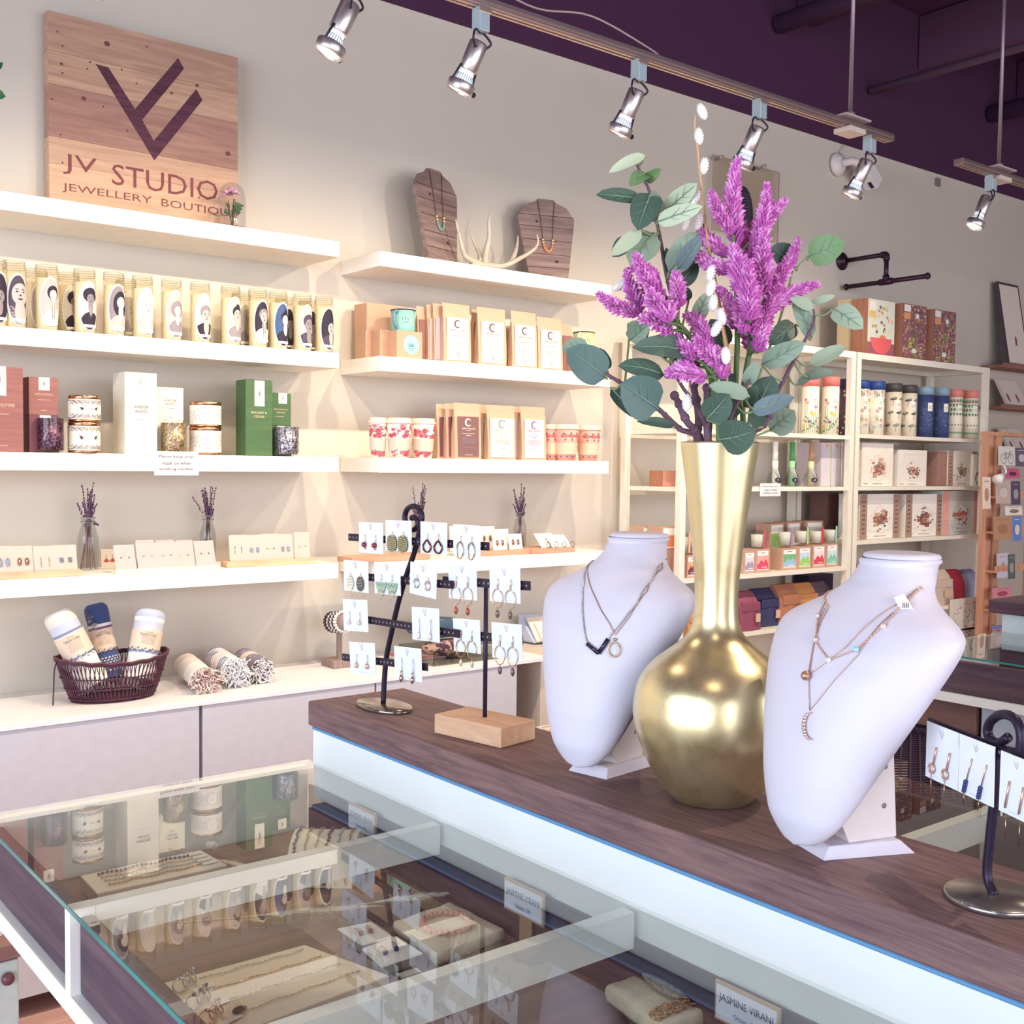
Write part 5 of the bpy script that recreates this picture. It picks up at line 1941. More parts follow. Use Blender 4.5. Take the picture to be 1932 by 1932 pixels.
GPB = 'puzzle boxes on top of the shelving'
WSD = mat('c08468', .7, kind='woodz', scale=30, col2='a96f58')
ZTT = 2.0455
artbox('puzzle_box', 'tan box edge behind the red bowl puzzle box', 1606, 1640, 566, 3.288, ZTT, .08, 'd9bf94', lambda b, mp, w_, h: (b.rect(mp, -.2, .55, .3, .8, mat('c99a78', .7), h=.001), b.disc(mp, .1, .82, .2, .04, mat('c05a60', .6), h=.0012)), GPB)
artbox('puzzle_box', 'puzzle box with a red bowl of soup on the cover', 1637, 1688, 566, 3.19, ZTT, .09, 'dfe3d0', arts_bowl, GPB, ms=WSD)
artbox('puzzle_box', 'brown sided collage puzzle box with a swan, left of two', 1702, 1748, 575, 3.19, ZTT, .11, '94606a', arts_collage(1), GPB, ms=WSD)
artbox('puzzle_box', 'brown sided collage puzzle box with a swan, right of two', 1760, 1803, 586, 3.19, ZTT, .11, '94606a', arts_collage(2), GPB, ms=WSD)


# third level: model kit boxes
def art_kit(seed, main, band=None):
    def f(b, mp, w_, h):
        rnd = random.Random(seed)
        for k in range(5):
            b.line(mp, [(-.28+.12*k, .86), (-.22+.12*k, .89), (-.17+.12*k, .86)], .004, mat('b9a9a0', .7), h=.001)
        for k in range(12):
            x, y = rnd.gauss(0, .08), .42+rnd.gauss(0, .07)
            w2, h2 = rnd.uniform(.04, .09), rnd.uniform(.03, .07)
            b.poly(mp, [(x-w2, y-h2), (x+w2*.8, y-h2*1.1), (x+w2, y+h2*.9), (x-w2*.9, y+h2)], mat(rnd.choice([main, '8c5a50', 'd8b090', 'b9a58c', 'e6d6c0']), .7), h=.0007+.00002*k)
        for k in range(60):
            c_ = rnd.choice([main, main, '8c5a50', 'c98a6a', '6a7a8a', 'a0a078', 'e0c0a0', '7a4a48'])
            b.disc(mp, rnd.gauss(0, .10), .42+rnd.gauss(0, .09), rnd.uniform(.015, .04), rnd.uniform(.01, .03), mat(c_, .7), h=.0010+.00001*k, n=6, rot=0)
        b.line(mp, [(-.3, .2), (.05, .12), (.32, .25)], .003, mat('8c6a60', .7), h=.0012)
        b.line(mp, [(-.24, .5), (-.02, .74), (.24, .55), (.24, .28)], .003, mat('8c6a60', .7), h=.0016)
        b.rect(mp, -.44, .05, -.3, .07, mat('c98a78', .7), h=.001)
        b.rect(mp, -.15, .05, .15, .065, C_INK2, h=.001)
        if band:
            b.rect(mp, -.495, .004, -.33, .996, mat(band, .7), h=.002)
            b.rect(mp, .33, .004, .495, .996, mat(band, .7), h=.002)
            for k in range(8):
                for s in (-.41, .41):
                    b.rect(mp, s-.04, .12+.1*k, s+.03, .15+.1*k, mat('6f5248' if band != 'f0b0a2' else 'e8a498', .7), h=.0024)
    return f


ZA3, ZB3 = 1.4185, 1.4185
GKB = 'model kit boxes on the shelving'
artbox('kit_box', 'white model kit box with a little red van on the cover', 1626, 1685, 836, 3.16, ZB3, .05, 'f3eadc', art_kit(1, 'c9605a'), GKB)
artbox('kit_box', 'white model kit box with a small kitchen scene, second from the post', 1694, 1748, 849, 3.165, ZB3, .08, 'f0e8dc', art_kit(2, '9c4a50'), GKB)
for k, (x0, x1) in enumerate(((1750, 1772), (1768, 1792))):
    artbox('kit_box', ['dark side of a brown kit box in the middle of the right bay', 'plain brown kit box beside the narrow printed one'][k], x0, x1, 852, 3.18+.09*(1-k), ZB3, .08, ['8f6a62', 'a87e72'][k], lambda b, mp, w_, h: b.disc(mp, .1, .6, .04, .015, C_INK, h=.001), GKB)
artbox('kit_box', 'brown kit box with a white printed middle and small garden scene', 1788, 1842, 851, 3.175, ZB3, .1, 'f3ebe0', art_kit(4, '7a8a5a', 'b08f7c'), GKB)
artbox('kit_box', 'cream kit box with a grey arch at the end of the shelf', 1836, 1852, 857, 3.16, ZB3, .06, 'efe6d6', lambda b, mp, w_, h: (b.disc(mp, .1, .25, .4, .2, mat('8f8480', .6), h=.001), b.disc(mp, .1, .22, .25, .14, mat('efe6d6', .6), h=.0014)), GKB)
ZB4 = 1.1625
artbox('kit_box', 'brown kit box with white cover and a little greenhouse, left on the lower level', 1622, 1697, 932, 3.17, ZB4, .12, 'f2ebe0', art_kit(5, 'b06a50', 'a98a78'), GKB)
artbox('kit_box', 'brown kit box with white cover and a red bookshop, middle of the lower level', 1708, 1778, 932, 3.17, ZB4, .12, 'f2ebe0', art_kit(6, '9c4a48', 'a98a78'), GKB)
artbox('kit_box', 'pink and grey kit box with a jar garden at the right of the lower level', 1778, 1848, 926, 3.165, ZB4, .12, 'cfd3cc', art_kit(7, 'c96a60', 'f0b0a2'), GKB)
for k, (x0, x1) in enumerate(((1556, 1580), (1580, 1604))):
    artbox('kit_box', ['dark brown kit box seen behind the left posts', 'brown kit box seen just left of the shelving posts'][k], x0, x1, 930, 3.36, ZB4, .09, ['84605c', '9c7468'][k], lambda b, mp, w_, h: b.disc(mp, .2, .5, .05, .01, C_INK, h=.001), GKB)
for k, (x0, x1) in enumerate(((1549, 1567), (1568, 1585), (1587, 1604))):
    artbox('slim_box', 'slim lavender boxed set with green edge, %s of three left of the posts' % ['first', 'second', 'last'][k], x0, x1, 835, 3.20, ZA3, .14, 'd5c9d2', lambda b, mp, w_, h: (b.line(mp, [(.0, .2), (.1, .3), (-.1, .4), (.1, .5), (-.1, .6), (.05, .75)], .003, mat('a79ac0', .7), h=.001), b.disc(mp, .1, .93, .2, .04, mat('e0a890', .6), h=.001), b.rect(mp, .40, .0, .495, 1, mat('c9d69a', .6), h=.001)), 'slim lavender boxes')

# bottle jars with matches on unit A third level
for k, (px, c_, cc, tx, tg) in enumerate(((1462, 'f3efe2', 'f2efe8', 'white', 'V'), (1494, '9fd6a4', '4f9a5f', 'green', '+'), (1530, 'ecd6a8', 'b98f68', 'amber', 'J'))):
    p = on(px, 900, 1, 3.19)
    t = thing('match_bottle', 'round glass bottle of %s tipped matches with black tag and paper label' % tx, 'match bottle', (p.x, 3.19, ZA3), group='match bottles')
    b = MB()
    b.open_lathe([(.028, .0005), (.034, .006), (.036, .03), (.030, .055), (.017, .070), (.017, .085), (.020, .088)], C_GLASS, n=28)
    b.obj('bottle', t)
    b = MB()
    b.lathe([(.013, .004), (.013, .115)], mat(c_, .6), n=14)
    b.lathe([(.013, .116), (.011, .165), (.012, .20)], mat(cc, .6), n=12)
    b.obj('match_sticks', t)
    b = MB()
    mp = cyl(0, 0, .030, .0365, -118)
    b.disc(mp, 0, 0, .015, .011, C_BLACK, n=16, rings=3)
    b.text(mp, tg, 0, 0, C_PAPER, hgt=.010, w=.008, h=.0012)
    b.obj('black_tag', t)
    b = MB()
    b.box(.018, -.032, .02, .0185, -.008, .08, C_PAPER, T=Matrix.Rotation(-.5, 4, 'Y'))
    b.tube([(.018*math.cos(2*PI*j/16), .018*math.sin(2*PI*j/16), .078) for j in range(16)], .0015, mat('b9946a', .8), n=5, closed=True)
    b.obj('paper_tag', t)
a, c = on(1435, 912, 1, 3.115), on(1473, 936, 1, 3.115)
b = MB(((a.x+c.x)/2, 3.115, c.z))
cx, cz, hw, hh = (a.x+c.x)/2, (a.z+c.z)/2, (c.x-a.x)/2, (a.z-c.z)/2
b.box(cx-hw, 3.1165, cz-hh, cx+hw, 3.1172, cz+hh, C_PAPER)
mp = front(cx, 3.1164, cz)
for k, s in enumerate(['Please keep your', 'mask on when', 'smelling candles.']):
    b.text(mp, s, 0, hh*(.5-.5*k), C_INK, w=hw*[1.5, 1.2, 1.5][k], hgt=.008)
b.thing('paper_notice', 'tiny white notice asking to keep masks on, taped below the match bottles', 'notice', group='mask notices')
# wooden item left of vase
artbox('wooden_box', 'small reddish wooden box on the shelving left of the gold vase', 1250, 1279, 888, 3.30, ZA3, .08, 'cf9480', lambda b, mp, w_, h: None, 'small wooden items', ms=WSD)
artbox('wooden_box', 'tall orange and cream bar beside the left post, just left of the vase', 1298, 1308, 868, 3.20, ZA3, .05, 'f0c98a', lambda b, mp, w_, h: b.rect(mp, -.4, .05, .4, .4, mat('c9705a', .6), h=.001), 'small wooden items')

# candle boxes row on unit A fourth level
ZA4 = 1.0455
CB = [(1272, 1290, 1052, 3.17, 'e8a98a', '6a3a58', 'box with orange and plum landscape label left of the post, lower row'),
      (1296, 1312, 1048, 3.15, 'e8b08a', '7a4050', 'box with orange mountain label by the left post, lower row'),
      (1312, 1330, 1046, 3.16, '4a5a8c', 'a83a48', 'box with blue and red label beside the vase, lower row'),
      (1403, 1424, 1040, 3.15, 'ead9dd', 'a89ab8', 'box with pale lilac label right of the vase neck'),
      (1425, 1452, 1036, 3.145, 'f0b0a4', 'e0506c', 'box with pink red roofed label right of the vase neck'),
      (1474, 1504, 1034, 3.16, '7ab87a', '9cc0d4', 'box with green field label, leftmost of four together'),
      (1505, 1530, 1031, 3.155, 'c9dcea', '9ccf6a', 'box with grass and bluebell label, second of four'),
      (1532, 1557, 1028, 3.155, 'f0dcd4', 'e0485c', 'box with red band label, third of four'),
      (1558, 1580, 1026, 3.155, 'c9e6da', '7cc9b4', 'box with teal label, last of four')]
GCB = 'kraft candle boxes with picture labels'
for x0, x1, yt, Y, c1, c2, tx in CB:
    def art(b, mp, w_, h, c1=c1, c2=c2):
        b.rect(mp, -.38, .10, .38, .92, mat('f7f3ec', .7), h=.0009)
        b.rect(mp, -.38, .30, .38, .72, mat(c1, .7), h=.0012)
        b.rect(mp, -.38, .14, .38, .36, mat(c2, .7), h=.0014)
        b.poly(mp, [(-.3, .36), (-.1, .55), (.05, .42), (.2, .58), (.36, .36)], mat(c2, .7), h=.0015)
        b.rect(mp, -.1, .20, .28, .23, C_PAPER, h=.0018)
        b.rect(mp, -.15, .82, .15, .85, C_INK2, h=.0012)
    artbox('candle_box', 'kraft candle '+tx, x0, x1, yt, Y, ZA4, .085, 'c8a08a', art, GCB)
ZC2 = None
UP = [(1212, 1232, 993, 'c8a08a', '6a3a5c', 'leftmost upper row', 3.28), (1248, 1275, 994, 'c8a08a', 'e0875a', 'upper row left of the post', 3.18), (1452, 1478, 988, 'c8a08a', '8fc07a', 'upper row with green label beside the vase', 3.25), (1484, 1510, 985, 'c8a08a', 'e6dcc8', 'upper row behind the lilac candle', 3.26), (1520, 1552, 983, 'c8a08a', 'e6dcc8', 'upper row behind the red and teal candles', 3.26)]
for k, (x0, x1, yt, c1, c2, tx, Y) in enumerate(UP):
    zlow = on((x0+x1)/2, 1036, 1, Y).z
    if k in (2, 3, 4):
        MB((on((x0+x1)/2, 1000, 1, Y).x, Y+.04, ZA4)).box(on(x0, 1036, 1, Y).x, Y+.001, ZA4, on(x1, 1036, 1, Y).x, Y+.08, zlow-.0006, mat('b98f7c', .8)).thing('candle_box', 'plain kraft candle box in back, under the '+tx, 'box', GCB)
    else:
        a_, c_ = on(x0, 1036, 1, Y), on(x1, 1036, 1, Y)
        MB(((a_.x+c_.x)/2, Y+.04, ZA4)).box(a_.x, Y+.001, ZA4, c_.x, Y+.08, zlow-.0006, mat('b98f7c', .8)).thing('candle_box', 'plain kraft candle box under the %s one' % tx, 'box', GCB)

    def art(b, mp, w_, h, c2=c2):
        b.rect(mp, -.4, .06, .4, .94, mat('f4efe6', .7), h=.0009)
        b.rect(mp, -.4, .10, .4, .62, mat(c2, .7), h=.0012)
    artbox('candle_box', 'kraft candle box with picture label, '+tx, x0, x1, yt, Y, zlow, .08, c1, art, GCB)
for px, yt, yb, sc, tx in ((1289, 1004, 1042, 'f0b498', 'peach striped'), (1312, 1006, 1042, 'efe6d6', 'plain, half behind the vase neck'), (1430, 1000, 1034, 'cf5a70', 'rose striped, right of the vase neck'), (1482, 995, 1030, 'b08ac0', 'lilac striped'), (1512, 994, 1026, 'b4d48a', 'lime striped'), (1540, 994, 1026, 'd8384c', 'red striped'), (1566, 992, 1022, '8fcfbc', 'teal striped, last of the row')):
    Y = 3.185
    p = on(px, yb, 1, Y)
    q = on(px, yt, 1, Y)
    t = thing('glass_candle', 'white wax candle in a clear glass, %s' % tx, 'candle', (p.x, Y, p.z), group='white glass candles on kraft boxes')
    h = q.z-p.z
    b = MB()
    b.open_lathe([(.030, .0006), (.033, .004), (.035, h)], C_GLASS, n=24)
    b.obj('glass', t)
    b = MB()
    b.lathe([(.029, .006), (.032, h*.75), (0, h*.75)], mat('f7f0df', .5), n=24)
    b.obj('wax', t)
    b = MB()
    b.rect(cyl(0, 0, 0, .0355, -92), -.006, .001, .006, h*1.02, mat(sc, .5), h=.0006, nx=3)
    b.obj('colour_strip', t)
# riser behind glass candles
a_, c_ = on(1283, 1045, 1, 3.17), on(1580, 1026, 1, 3.17)

# pouches on the fifth level
ZA5 = .7955


def lpouch(x0, x1, yt, yb, Y, label, col, zb=ZA5, flap=True):
    """slouching fabric pouch with folded flap"""
    pts = [on(x0, yb, 1, Y), on(x1, yb, 1, Y)]
    w_ = pts[1].x-pts[0].x
    h = on((x0+x1)/2, yt, 1, Y).z-zb
    org = Vector(((pts[0].x+pts[1].x)/2, Y+.05, zb))
    t = thing('leather_pouch', label, 'pouch', org, group='folded fabric pouches')
    b = MB(org)
    n = 6
    prof = [(0, .10, 0), (.3, .11, .002), (.6, .085, .006), (.85, .05, .03), (1, .012, .055)]
    vs, fs = [], []
    for u, d, off in prof:
        ww = w_*(.5-.03*u)
        for x, y in ((-ww, off), (0, off-.008), (ww, off), (ww, off+d), (0, off+d+.006), (-ww, off+d)):
            vs.append(Vector((org.x+x, Y+y, zb+h*u)))
    for k in range(len(prof)-1):
        for j in range(n):
            j2 = (j+1) % n
            fs.append((k*n+j, k*n+j2, (k+1)*n+j2, (k+1)*n+j))
    fs += [(5, 4, 3, 2, 1, 0), tuple(len(prof)*n-6+j for j in range(6))]
    b.add(vs, fs, mat(col, .7, bump=.4, scale=60), False)
    b.obj('bag', t, bevel=.004)
    if flap:
        b = MB(org)
        c2 = mat(col, .6, bump=.3, scale=40)
        b.box(org.x-w_*.42, Y-.004, zb+h*.50, org.x+w_*.42, Y+.018, zb+h*.74, c2)
        b.obj('flap', t, bevel=.004)
        b = MB(org)
        b.box(org.x+w_*.12, Y-.013, zb+h*.22, org.x+w_*.34, Y-.0105, zb+h*.44, mat('d8b79c', .6))
        b.obj('tag', t)
    return t


lpouch(1299, 1324, 1148, 1197, 3.16, 'tan pouch left of the vase neck beside the post', 'd89a5c')
lpouch(1398, 1436, 1118, 1188, 3.14, 'plum red folded pouch right of the vase neck', '8f4a60')
lpouch(1432, 1476, 1112, 1180, 3.18, 'navy and grey folded pouch with a tan tag', '3a3a60')
lpouch(1474, 1512, 1104, 1176, 3.16, 'tan and burgundy folded pouch in the middle of the row', 'b0755a')
lpouch(1504, 1545, 1102, 1176, 3.19, 'orange tan folded pouch against the right bust', 'd0935e')
lpouch(1538, 1572, 1100, 1170, 3.22, 'grey folded pouch behind the right bust neck', '6a5a68')
b = MB((on(1555, 1080, 1, 3.30).x, 3.3, ZA5))
p0, p1 = on(1526, 1085, 1, 3.34), on(1572, 1085, 1, 3.34)
b.box(p0.x, 3.34, ZA5+.002, p1.x, 3.43, on(1550, 1084, 1, 3.34).z, mat('2e1a3a', .6))
b.thing('dark_pouch', 'large near black upright pouch at the back, left of the right bust', 'pouch')
b = MB((3.53, 3.25, ZA5))
lpouch(1245, 1283, 1175, 1215, 3.2, 'dark navy pouch low on the shelf behind the left bust', '2f2748', flap=False)
# unit B fourth level bags
ZB5 = .8005
GBG = 'tote bags on the right shelving'
for x0, x1, yt, Y, c, tx in ((1640, 1690, 1068, 3.34, 'b3a6a0', 'grey tote bag showing above the right bust neck'), (1700, 1738, 1076, 3.20, 'c9bfb0', 'folded grey linen tote behind the right bust shoulder'), (1740, 1800, 1078, 3.15, 'd3bfae', 'beige folded bag with a front pocket'), (1800, 1822, 1076, 3.17, 'b83a50', 'deep red folded bag edge'), (1822, 1850, 1076, 3.20, 'a3a6c9', 'periwinkle blue bag beside the right post')):
    lp = lpouch(x0, x1, yt, 1150, Y, tx, c, zb=ZB5, flap=(c == 'd3bfae'))
    lp['group'] = GBG
    lp['category'] = 'bag'
    lp.name = 'tote_bag'
for k, (x0, x1, yt, yb, Y, c) in enumerate(((1800, 1850, 1132, 1185, 3.12, 'e0d6cb'), (1795, 1840, 1190, 1207, 3.12, 'd9cfc9'))):
    a, c_ = on(x0, yt, 1, 3.09), on(x1, yb, 1, 3.09)
    b = MB(((a.x+c_.x)/2, 3.09, c_.z))
    b.box(a.x, 3.095, c_.z, c_.x, 3.112, a.z, mat(c, .8))
    mp = front(a.x, 3.095, c_.z)
    rnd = random.Random(k)
    for j in range(60):
        b.disc(mp, rnd.uniform(.02, .95)*(c_.x-a.x), rnd.uniform(.05, .95)*(a.z-c_.z), .006, .004, mat('8f8484' if j % 2 else 'a89a94', .8), h=.0006, n=6, rot=j)
    b.thing('printed_cushion_cover', ['white cloth with grey line drawings hanging low on the right shelving', 'second printed cloth edge hanging under the first at the right shelving'][k], 'printed cloth', 'printed cloths')

# goose neck lamp clipped to shelving
p = on(1862, 877, 1, 3.10)
t = thing('clip_lamp', 'small white goose neck clip lamp on the right shelving post', 'lamp', p)
b = MB(p)
pts = [p, on(1880, 876, 1, 3.0), on(1893, 878, 1, 2.93), on(1898, 890, 1, 2.92), on(1892, 897, 1, 2.92)]
b.tube(bez(pts, 5), .005, C_WHITE2, n=8)
b.obj('neck', t)
b = MB(p)
q0, q1 = on(1893, 895, 1, 2.92), on(1882, 905, 1, 2.90)
b.tube([q0, q0.lerp(q1, .5), q1], [.010, .016, .026], C_WHITE2, n=16)
b.obj('lamp_shade', t)
MB(p).box(p.x-.015, p.y-.01, p.z-.02, p.x+.015, p.y+.03, p.z+.02, C_WHITE2).obj('clip', t, bevel=.004)

# ledges on the wall at far right
for k, (x0, yt, z, tx) in enumerate(((1894, 692, 2.118, 'upper'), (1890, 768, 1.878, 'middle'), (1888, 860, 1.60, 'lowest'))):
    a = on(x0, yt, 1, 3.36)
    b = MB((a.x+.4, 3.42, z))
    b.box(a.x, 3.36, z-.014, a.x+1.2, 3.509, z, mat('b07a68', .6, kind='woodx', scale=18, col2='8f5f55'))
    b.box(a.x, 3.36, z, a.x+1.2, 3.368, z+.012, mat('b07a68', .6, kind='woodx', scale=18, col2='8f5f55'))
    b.thing('picture_ledge', '%s brown wooden picture ledge at the right photo edge' % tx, 'ledge', 'picture ledges')
FR = [(1905, 1945, 540, 1, 2.119, 'dark framed print leaning on the upper ledge'), (1900, 1916, 714, 0, 1.879, 'pale book leaning on the middle ledge, first'), (1910, 1940, 716, 0, 1.879, 'pale book with small red mark on the middle ledge, second'), (1906, 1922, 806, 0, 1.601, 'small grey framed card on the lowest ledge, left'), (1920, 1945, 806, 0, 1.601, 'small grey framed card on the lowest ledge, right')]
for x0, x1, yt, dk, z, tx in FR:
    a, c_ = on(x0, yt+30, 1, 3.38), on(x1, yt+30, 1, 3.38)
    zt = on((x0+x1)/2, yt, 1, 3.48).z
    h = zt-z
    v = Vector((0, .09, h)).normalized()
    mp = plane((a.x, 3.385, z), (1, 0, 0), v, Vector((1, 0, 0)).cross(v))
    w_ = c_.x-a.x
    b = MB((a.x+w_/2, 3.39, z))
    b.prism(mp, [(0, 0), (w_, 0), (w_, h), (0, h)], mat('5a3f50' if dk else 'dccdc2', .6), .012)
    m2_ = lambda x, y, k=0: mp(x, y, k+.012)
    b.rect(m2_, w_*.06, h*.03, w_*.94, h*.97, mat('ecdfd2', .7), h=.001)
    b.disc(m2_, w_*.5, h*.3, .012, .03, mat('9c5a58', .7), h=.002)
    b.thing('framed_print' if dk else 'leaning_card', tx, 'print' if dk else 'card', 'prints on the ledges')

# wooden card rack
b0 = on(1870, 1100, 1, 3.0)
t = thing('card_spinner', 'pale wooden greeting card rack at the right photo edge', 'card rack', (5.62, 3.0, 0))
WR = mat('d9a284', .6, kind='woodz', scale=16, col2='c48d70')
o = Vector((5.62, 3.0, 0))
for x in (5.475, 5.56, 5.95):
    b = MB(o)
    b.box(x, 2.98, 0, x+.05, 3.02, 1.68, WR)
    b.obj('upright', t)
b = MB(o)
b.box(5.475, 2.975, 1.68, 6.0, 3.025, 1.70, WR)
b.obj('top_rail', t)
for z in (.34, .655, .78, .98, 1.18, 1.36):
    b = MB(o)
    b.box(5.48, 2.93, z, 6.0, 2.98, z+.010, WR).box(5.48, 2.925, z, 6.0, 2.93, z+.035, WR)
    b.obj('card_ledge', t)
CC = [(1855, 1870, 900, 960, 'e8d6c6', 'b98a78', 'cream card low at the left side of the rack'),
      (1885, 1917, 842, 878, 'dcd6cf', '5a4a5c', 'pale card with a bicycle drawing on the rack'), (1917, 1940, 845, 880, '6a6072', 'c9c0c4', 'dark card beside the bicycle card'),
      (1898, 1925, 884, 902, 'cf5a8c', '6a3048', 'bright pink card with dark shape'), (1880, 1908, 906, 950, 'c9b3a6', 'd8cfc4', 'taupe card below the clip lamp'), (1909, 1926, 908, 952, '5a5068', 'a8a0a8', 'dark narrow card right of the taupe one'),
      (1898, 1930, 955, 972, 'f0e4d6', '8a7a70', 'cream card with three little drawings'), (1876, 1910, 974, 1018, 'b98f70', 'a87a60', 'brown kraft card'), (1912, 1928, 974, 1020, '6a8ad0', 'e6dccf', 'blue and cream narrow card'),
      (1882, 1905, 1044, 1090, 'c9c6d6', 'c98a7c', 'grey card with a peach diamond'), (1903, 1916, 1046, 1092, '5f6a68', 'a0a8a0', 'dark green narrow card beside the diamond card'), (1874, 1910, 1108, 1130, 'd08a98', 'a84a60', 'rose pink card with red curls'), (1873, 1895, 1180, 1195, '6a86c0', '8a4a58', 'small blue card under the dark slab')]
for k, (x0, x1, yt, yb, c1, c2, tx) in enumerate(CC):
    Y = 2.9235-.002*(k % 3)
    a, c_ = on(x0, (yt+yb)/2, 1, Y), on(x1, (yt+yb)/2, 1, Y)
    zt, zb2 = on((x0+x1)/2, yt, 1, Y).z, on((x0+x1)/2, yb, 1, Y).z
    w_, h = c_.x-a.x, zt-zb2
    org = Vector(((a.x+c_.x)/2, Y, zb2))
    v = Vector((0, .006, h)).normalized()
    mp = plane((a.x, Y, zb2), (1, 0, 0), v, Vector((1, 0, 0)).cross(v))
    b = MB(org)
    b.prism(mp, [(0, 0), (w_, 0), (w_, h), (0, h)], mat(c1, .6), -.0015)
    if k == 1:
        dk = mat('5a4a5c', .6)
        for x in (.28, .72):
            b.line(mp, [(w_*(x+.15*math.cos(j*.5)), h*(.35)+w_*.15*math.sin(j*.5)) for j in range(14)], .0022, dk, h=.001)
        b.line(mp, [(w_*.28, h*.35), (w_*.42, h*.62), (w_*.66, h*.62), (w_*.5, h*.35), (w_*.42, h*.62)], .0022, dk, h=.001)
        b.line(mp, [(w_*.5, h*.35), (w_*.28, h*.35)], .0022, dk, h=.001)
        b.line(mp, [(w_*.72, h*.35), (w_*.64, h*.72), (w_*.72, h*.74)], .0022, dk, h=.001)
        b.line(mp, [(w_*.36, h*.68), (w_*.46, h*.68)], .003, dk, h=.001)
    else:
        b.disc(mp, w_*.5, h*.45, w_*.28, h*.22, mat(c2, .6), h=.001, n=4 if k == 9 else 9)
        b.rect(mp, w_*.2, h*.85, w_*.8, h*.88, mat(c2, .6), h=.001)
    b.thing('greeting_card', 'greeting card: '+tx, 'greeting card', 'greeting cards on the wooden rack')
# ================================================================ the counter island
GZ = 1.010
ST = 1.117
YN = -.35
C_PNT = mat('f1f2ee', .45, bump=.15, scale=8)
GLT = mat('fbfdfb', .0, kind='glass', spec=1.5)
GEDGE = mat('2f7f7c', .15)
DWD = mat('6b4a4c', .55, kind='woody', scale=18, col2='4f363e')


def case(name, label, x0, x1, y0, y1, divs, front_x, fdir, legs=True):
    """glass topped display case; fdir -1: its panel side looks to -X"""
    o = Vector(((x0+x1)/2, (y0+y1)/2, 0))
    t = thing(name, label, 'display case', o, group='glass topped display cases')
    b = MB(o)
    ys = sorted([y0]+[d for d in divs]+[y1])
    zb, zt = .882, 1.0035
    # bottom rail, top posts, cross bars
    fx = x0 if fdir < 0 else x1
    s = 1 if fdir < 0 else -1
    xi, xj = sorted((fx+s*.029, (x1 if fdir < 0 else x0)))
    b.box(xi, y0, zb+.002, xj, y1, .896, C_PNT)
    xa, xb = sorted((fx, fx+s*.028))
    b.box(xa, y0, zb, xb, y1, .906, C_PNT)
    for d in ys:
        b.box(xa, d-.009, .906, xb, d+.009, zt, C_PNT)
        b.box(x0+.0285, d-.009, .962 if d not in (y0, y1) else .897, x1-.006, d+.009, zt-.0003, C_PNT)
    ob = b.obj('frame', t)
    b = MB(o)
    for i in range(len(ys)-1):
        xa2, xb2 = sorted((fx+s*.010, fx+s*.026))
        b.box(xa2, ys[i]+.010, .9065, xb2, ys[i+1]-.010, .994, mat('5c4652', .6, kind='woody', scale=18, col2='403040', bump=.3))
        b2 = MB(o)
        b2.box(xa2, ys[i]+.010, .9065, xb2, ys[i+1]-.010, .994, mat('664e56', .6, kind='woody', scale=18, col2='463442', bump=.3))
        b2.obj('wood_panel', t, bevel=.003)
    b = MB(o)
    b.box(x0+.03, y0+.01, .8965, x1-.004, y1-.01, .900, mat('9c7768', .55, kind='woodx', scale=14, col2='7c5c56'))
    b.obj('inner_floor', t)
    b = MB(o)
    ix = (x1-.005) if fdir < 0 else x0+.001
    b.box(ix, y0+.01, .9005, ix+.004, y1-.01, .972, DWD)
    b.obj('inner_wood_strip', t)
    b = MB(o)
    b.box(x0-.002, y0, 1.0045, x1, y1+.002, GZ, GLT)
    b.obj('glass_top', t)
    b = MB(o)
    b.box(x0-.0035, y0, 1.0045, x0-.0022, y1, GZ-.0003, GEDGE)
    b.obj('glass_edge', t)
    for lx in (x0+.03, x1-.03) if legs else ():
        for ly in (y0+.03, y1-.03) if lx > .6 else (y0+.03,):
            b = MB(o)
            b.box(lx-.018, ly-.018, 0, lx+.018, ly+.018, .8815, C_PNT)
            b.obj('leg', t)
    return t


case('display_case', 'white framed glass topped display case nearest the camera, with dark wood panels', .380, .8835, YN, 1.642, [1.262, .883, .504, .125], .38, -1)
case('display_case', 'glass topped display case on the far side of the counter slab, behind the right bust', 1.032, 1.592, YN, 1.60, [1.21, .835, .46], 1.592, 1)
o = Vector((.955, .6, 0))
b = MB(o)
b.box(.885, YN, .55, 1.030, 1.630, 1.070, C_PNT)
b.thing('counter_riser', 'white painted beam that carries the dark counter slab above the glass', 'counter', bevel=.002)
o = Vector((.955, .6, ST))
b = MB(o)
DW = mat('8a6a66', .55, kind='woody', scale=70, col2='694c50', bump=.7)
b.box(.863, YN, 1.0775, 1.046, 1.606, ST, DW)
b.box(.90, YN, 1.0705, 1.02, 1.58, 1.077, mat('5f7fa8', .6)).box(.866, YN, 1.0712, .8995, 1.60, 1.0765, mat('6496c0', .6))  # spacer and edge strip carry the riser's bluish shade as their colour
b.thing('counter_slab', 'long dark stained wooden slab that carries the vase, busts and earring stands', 'counter', bevel=.007, seg=3)

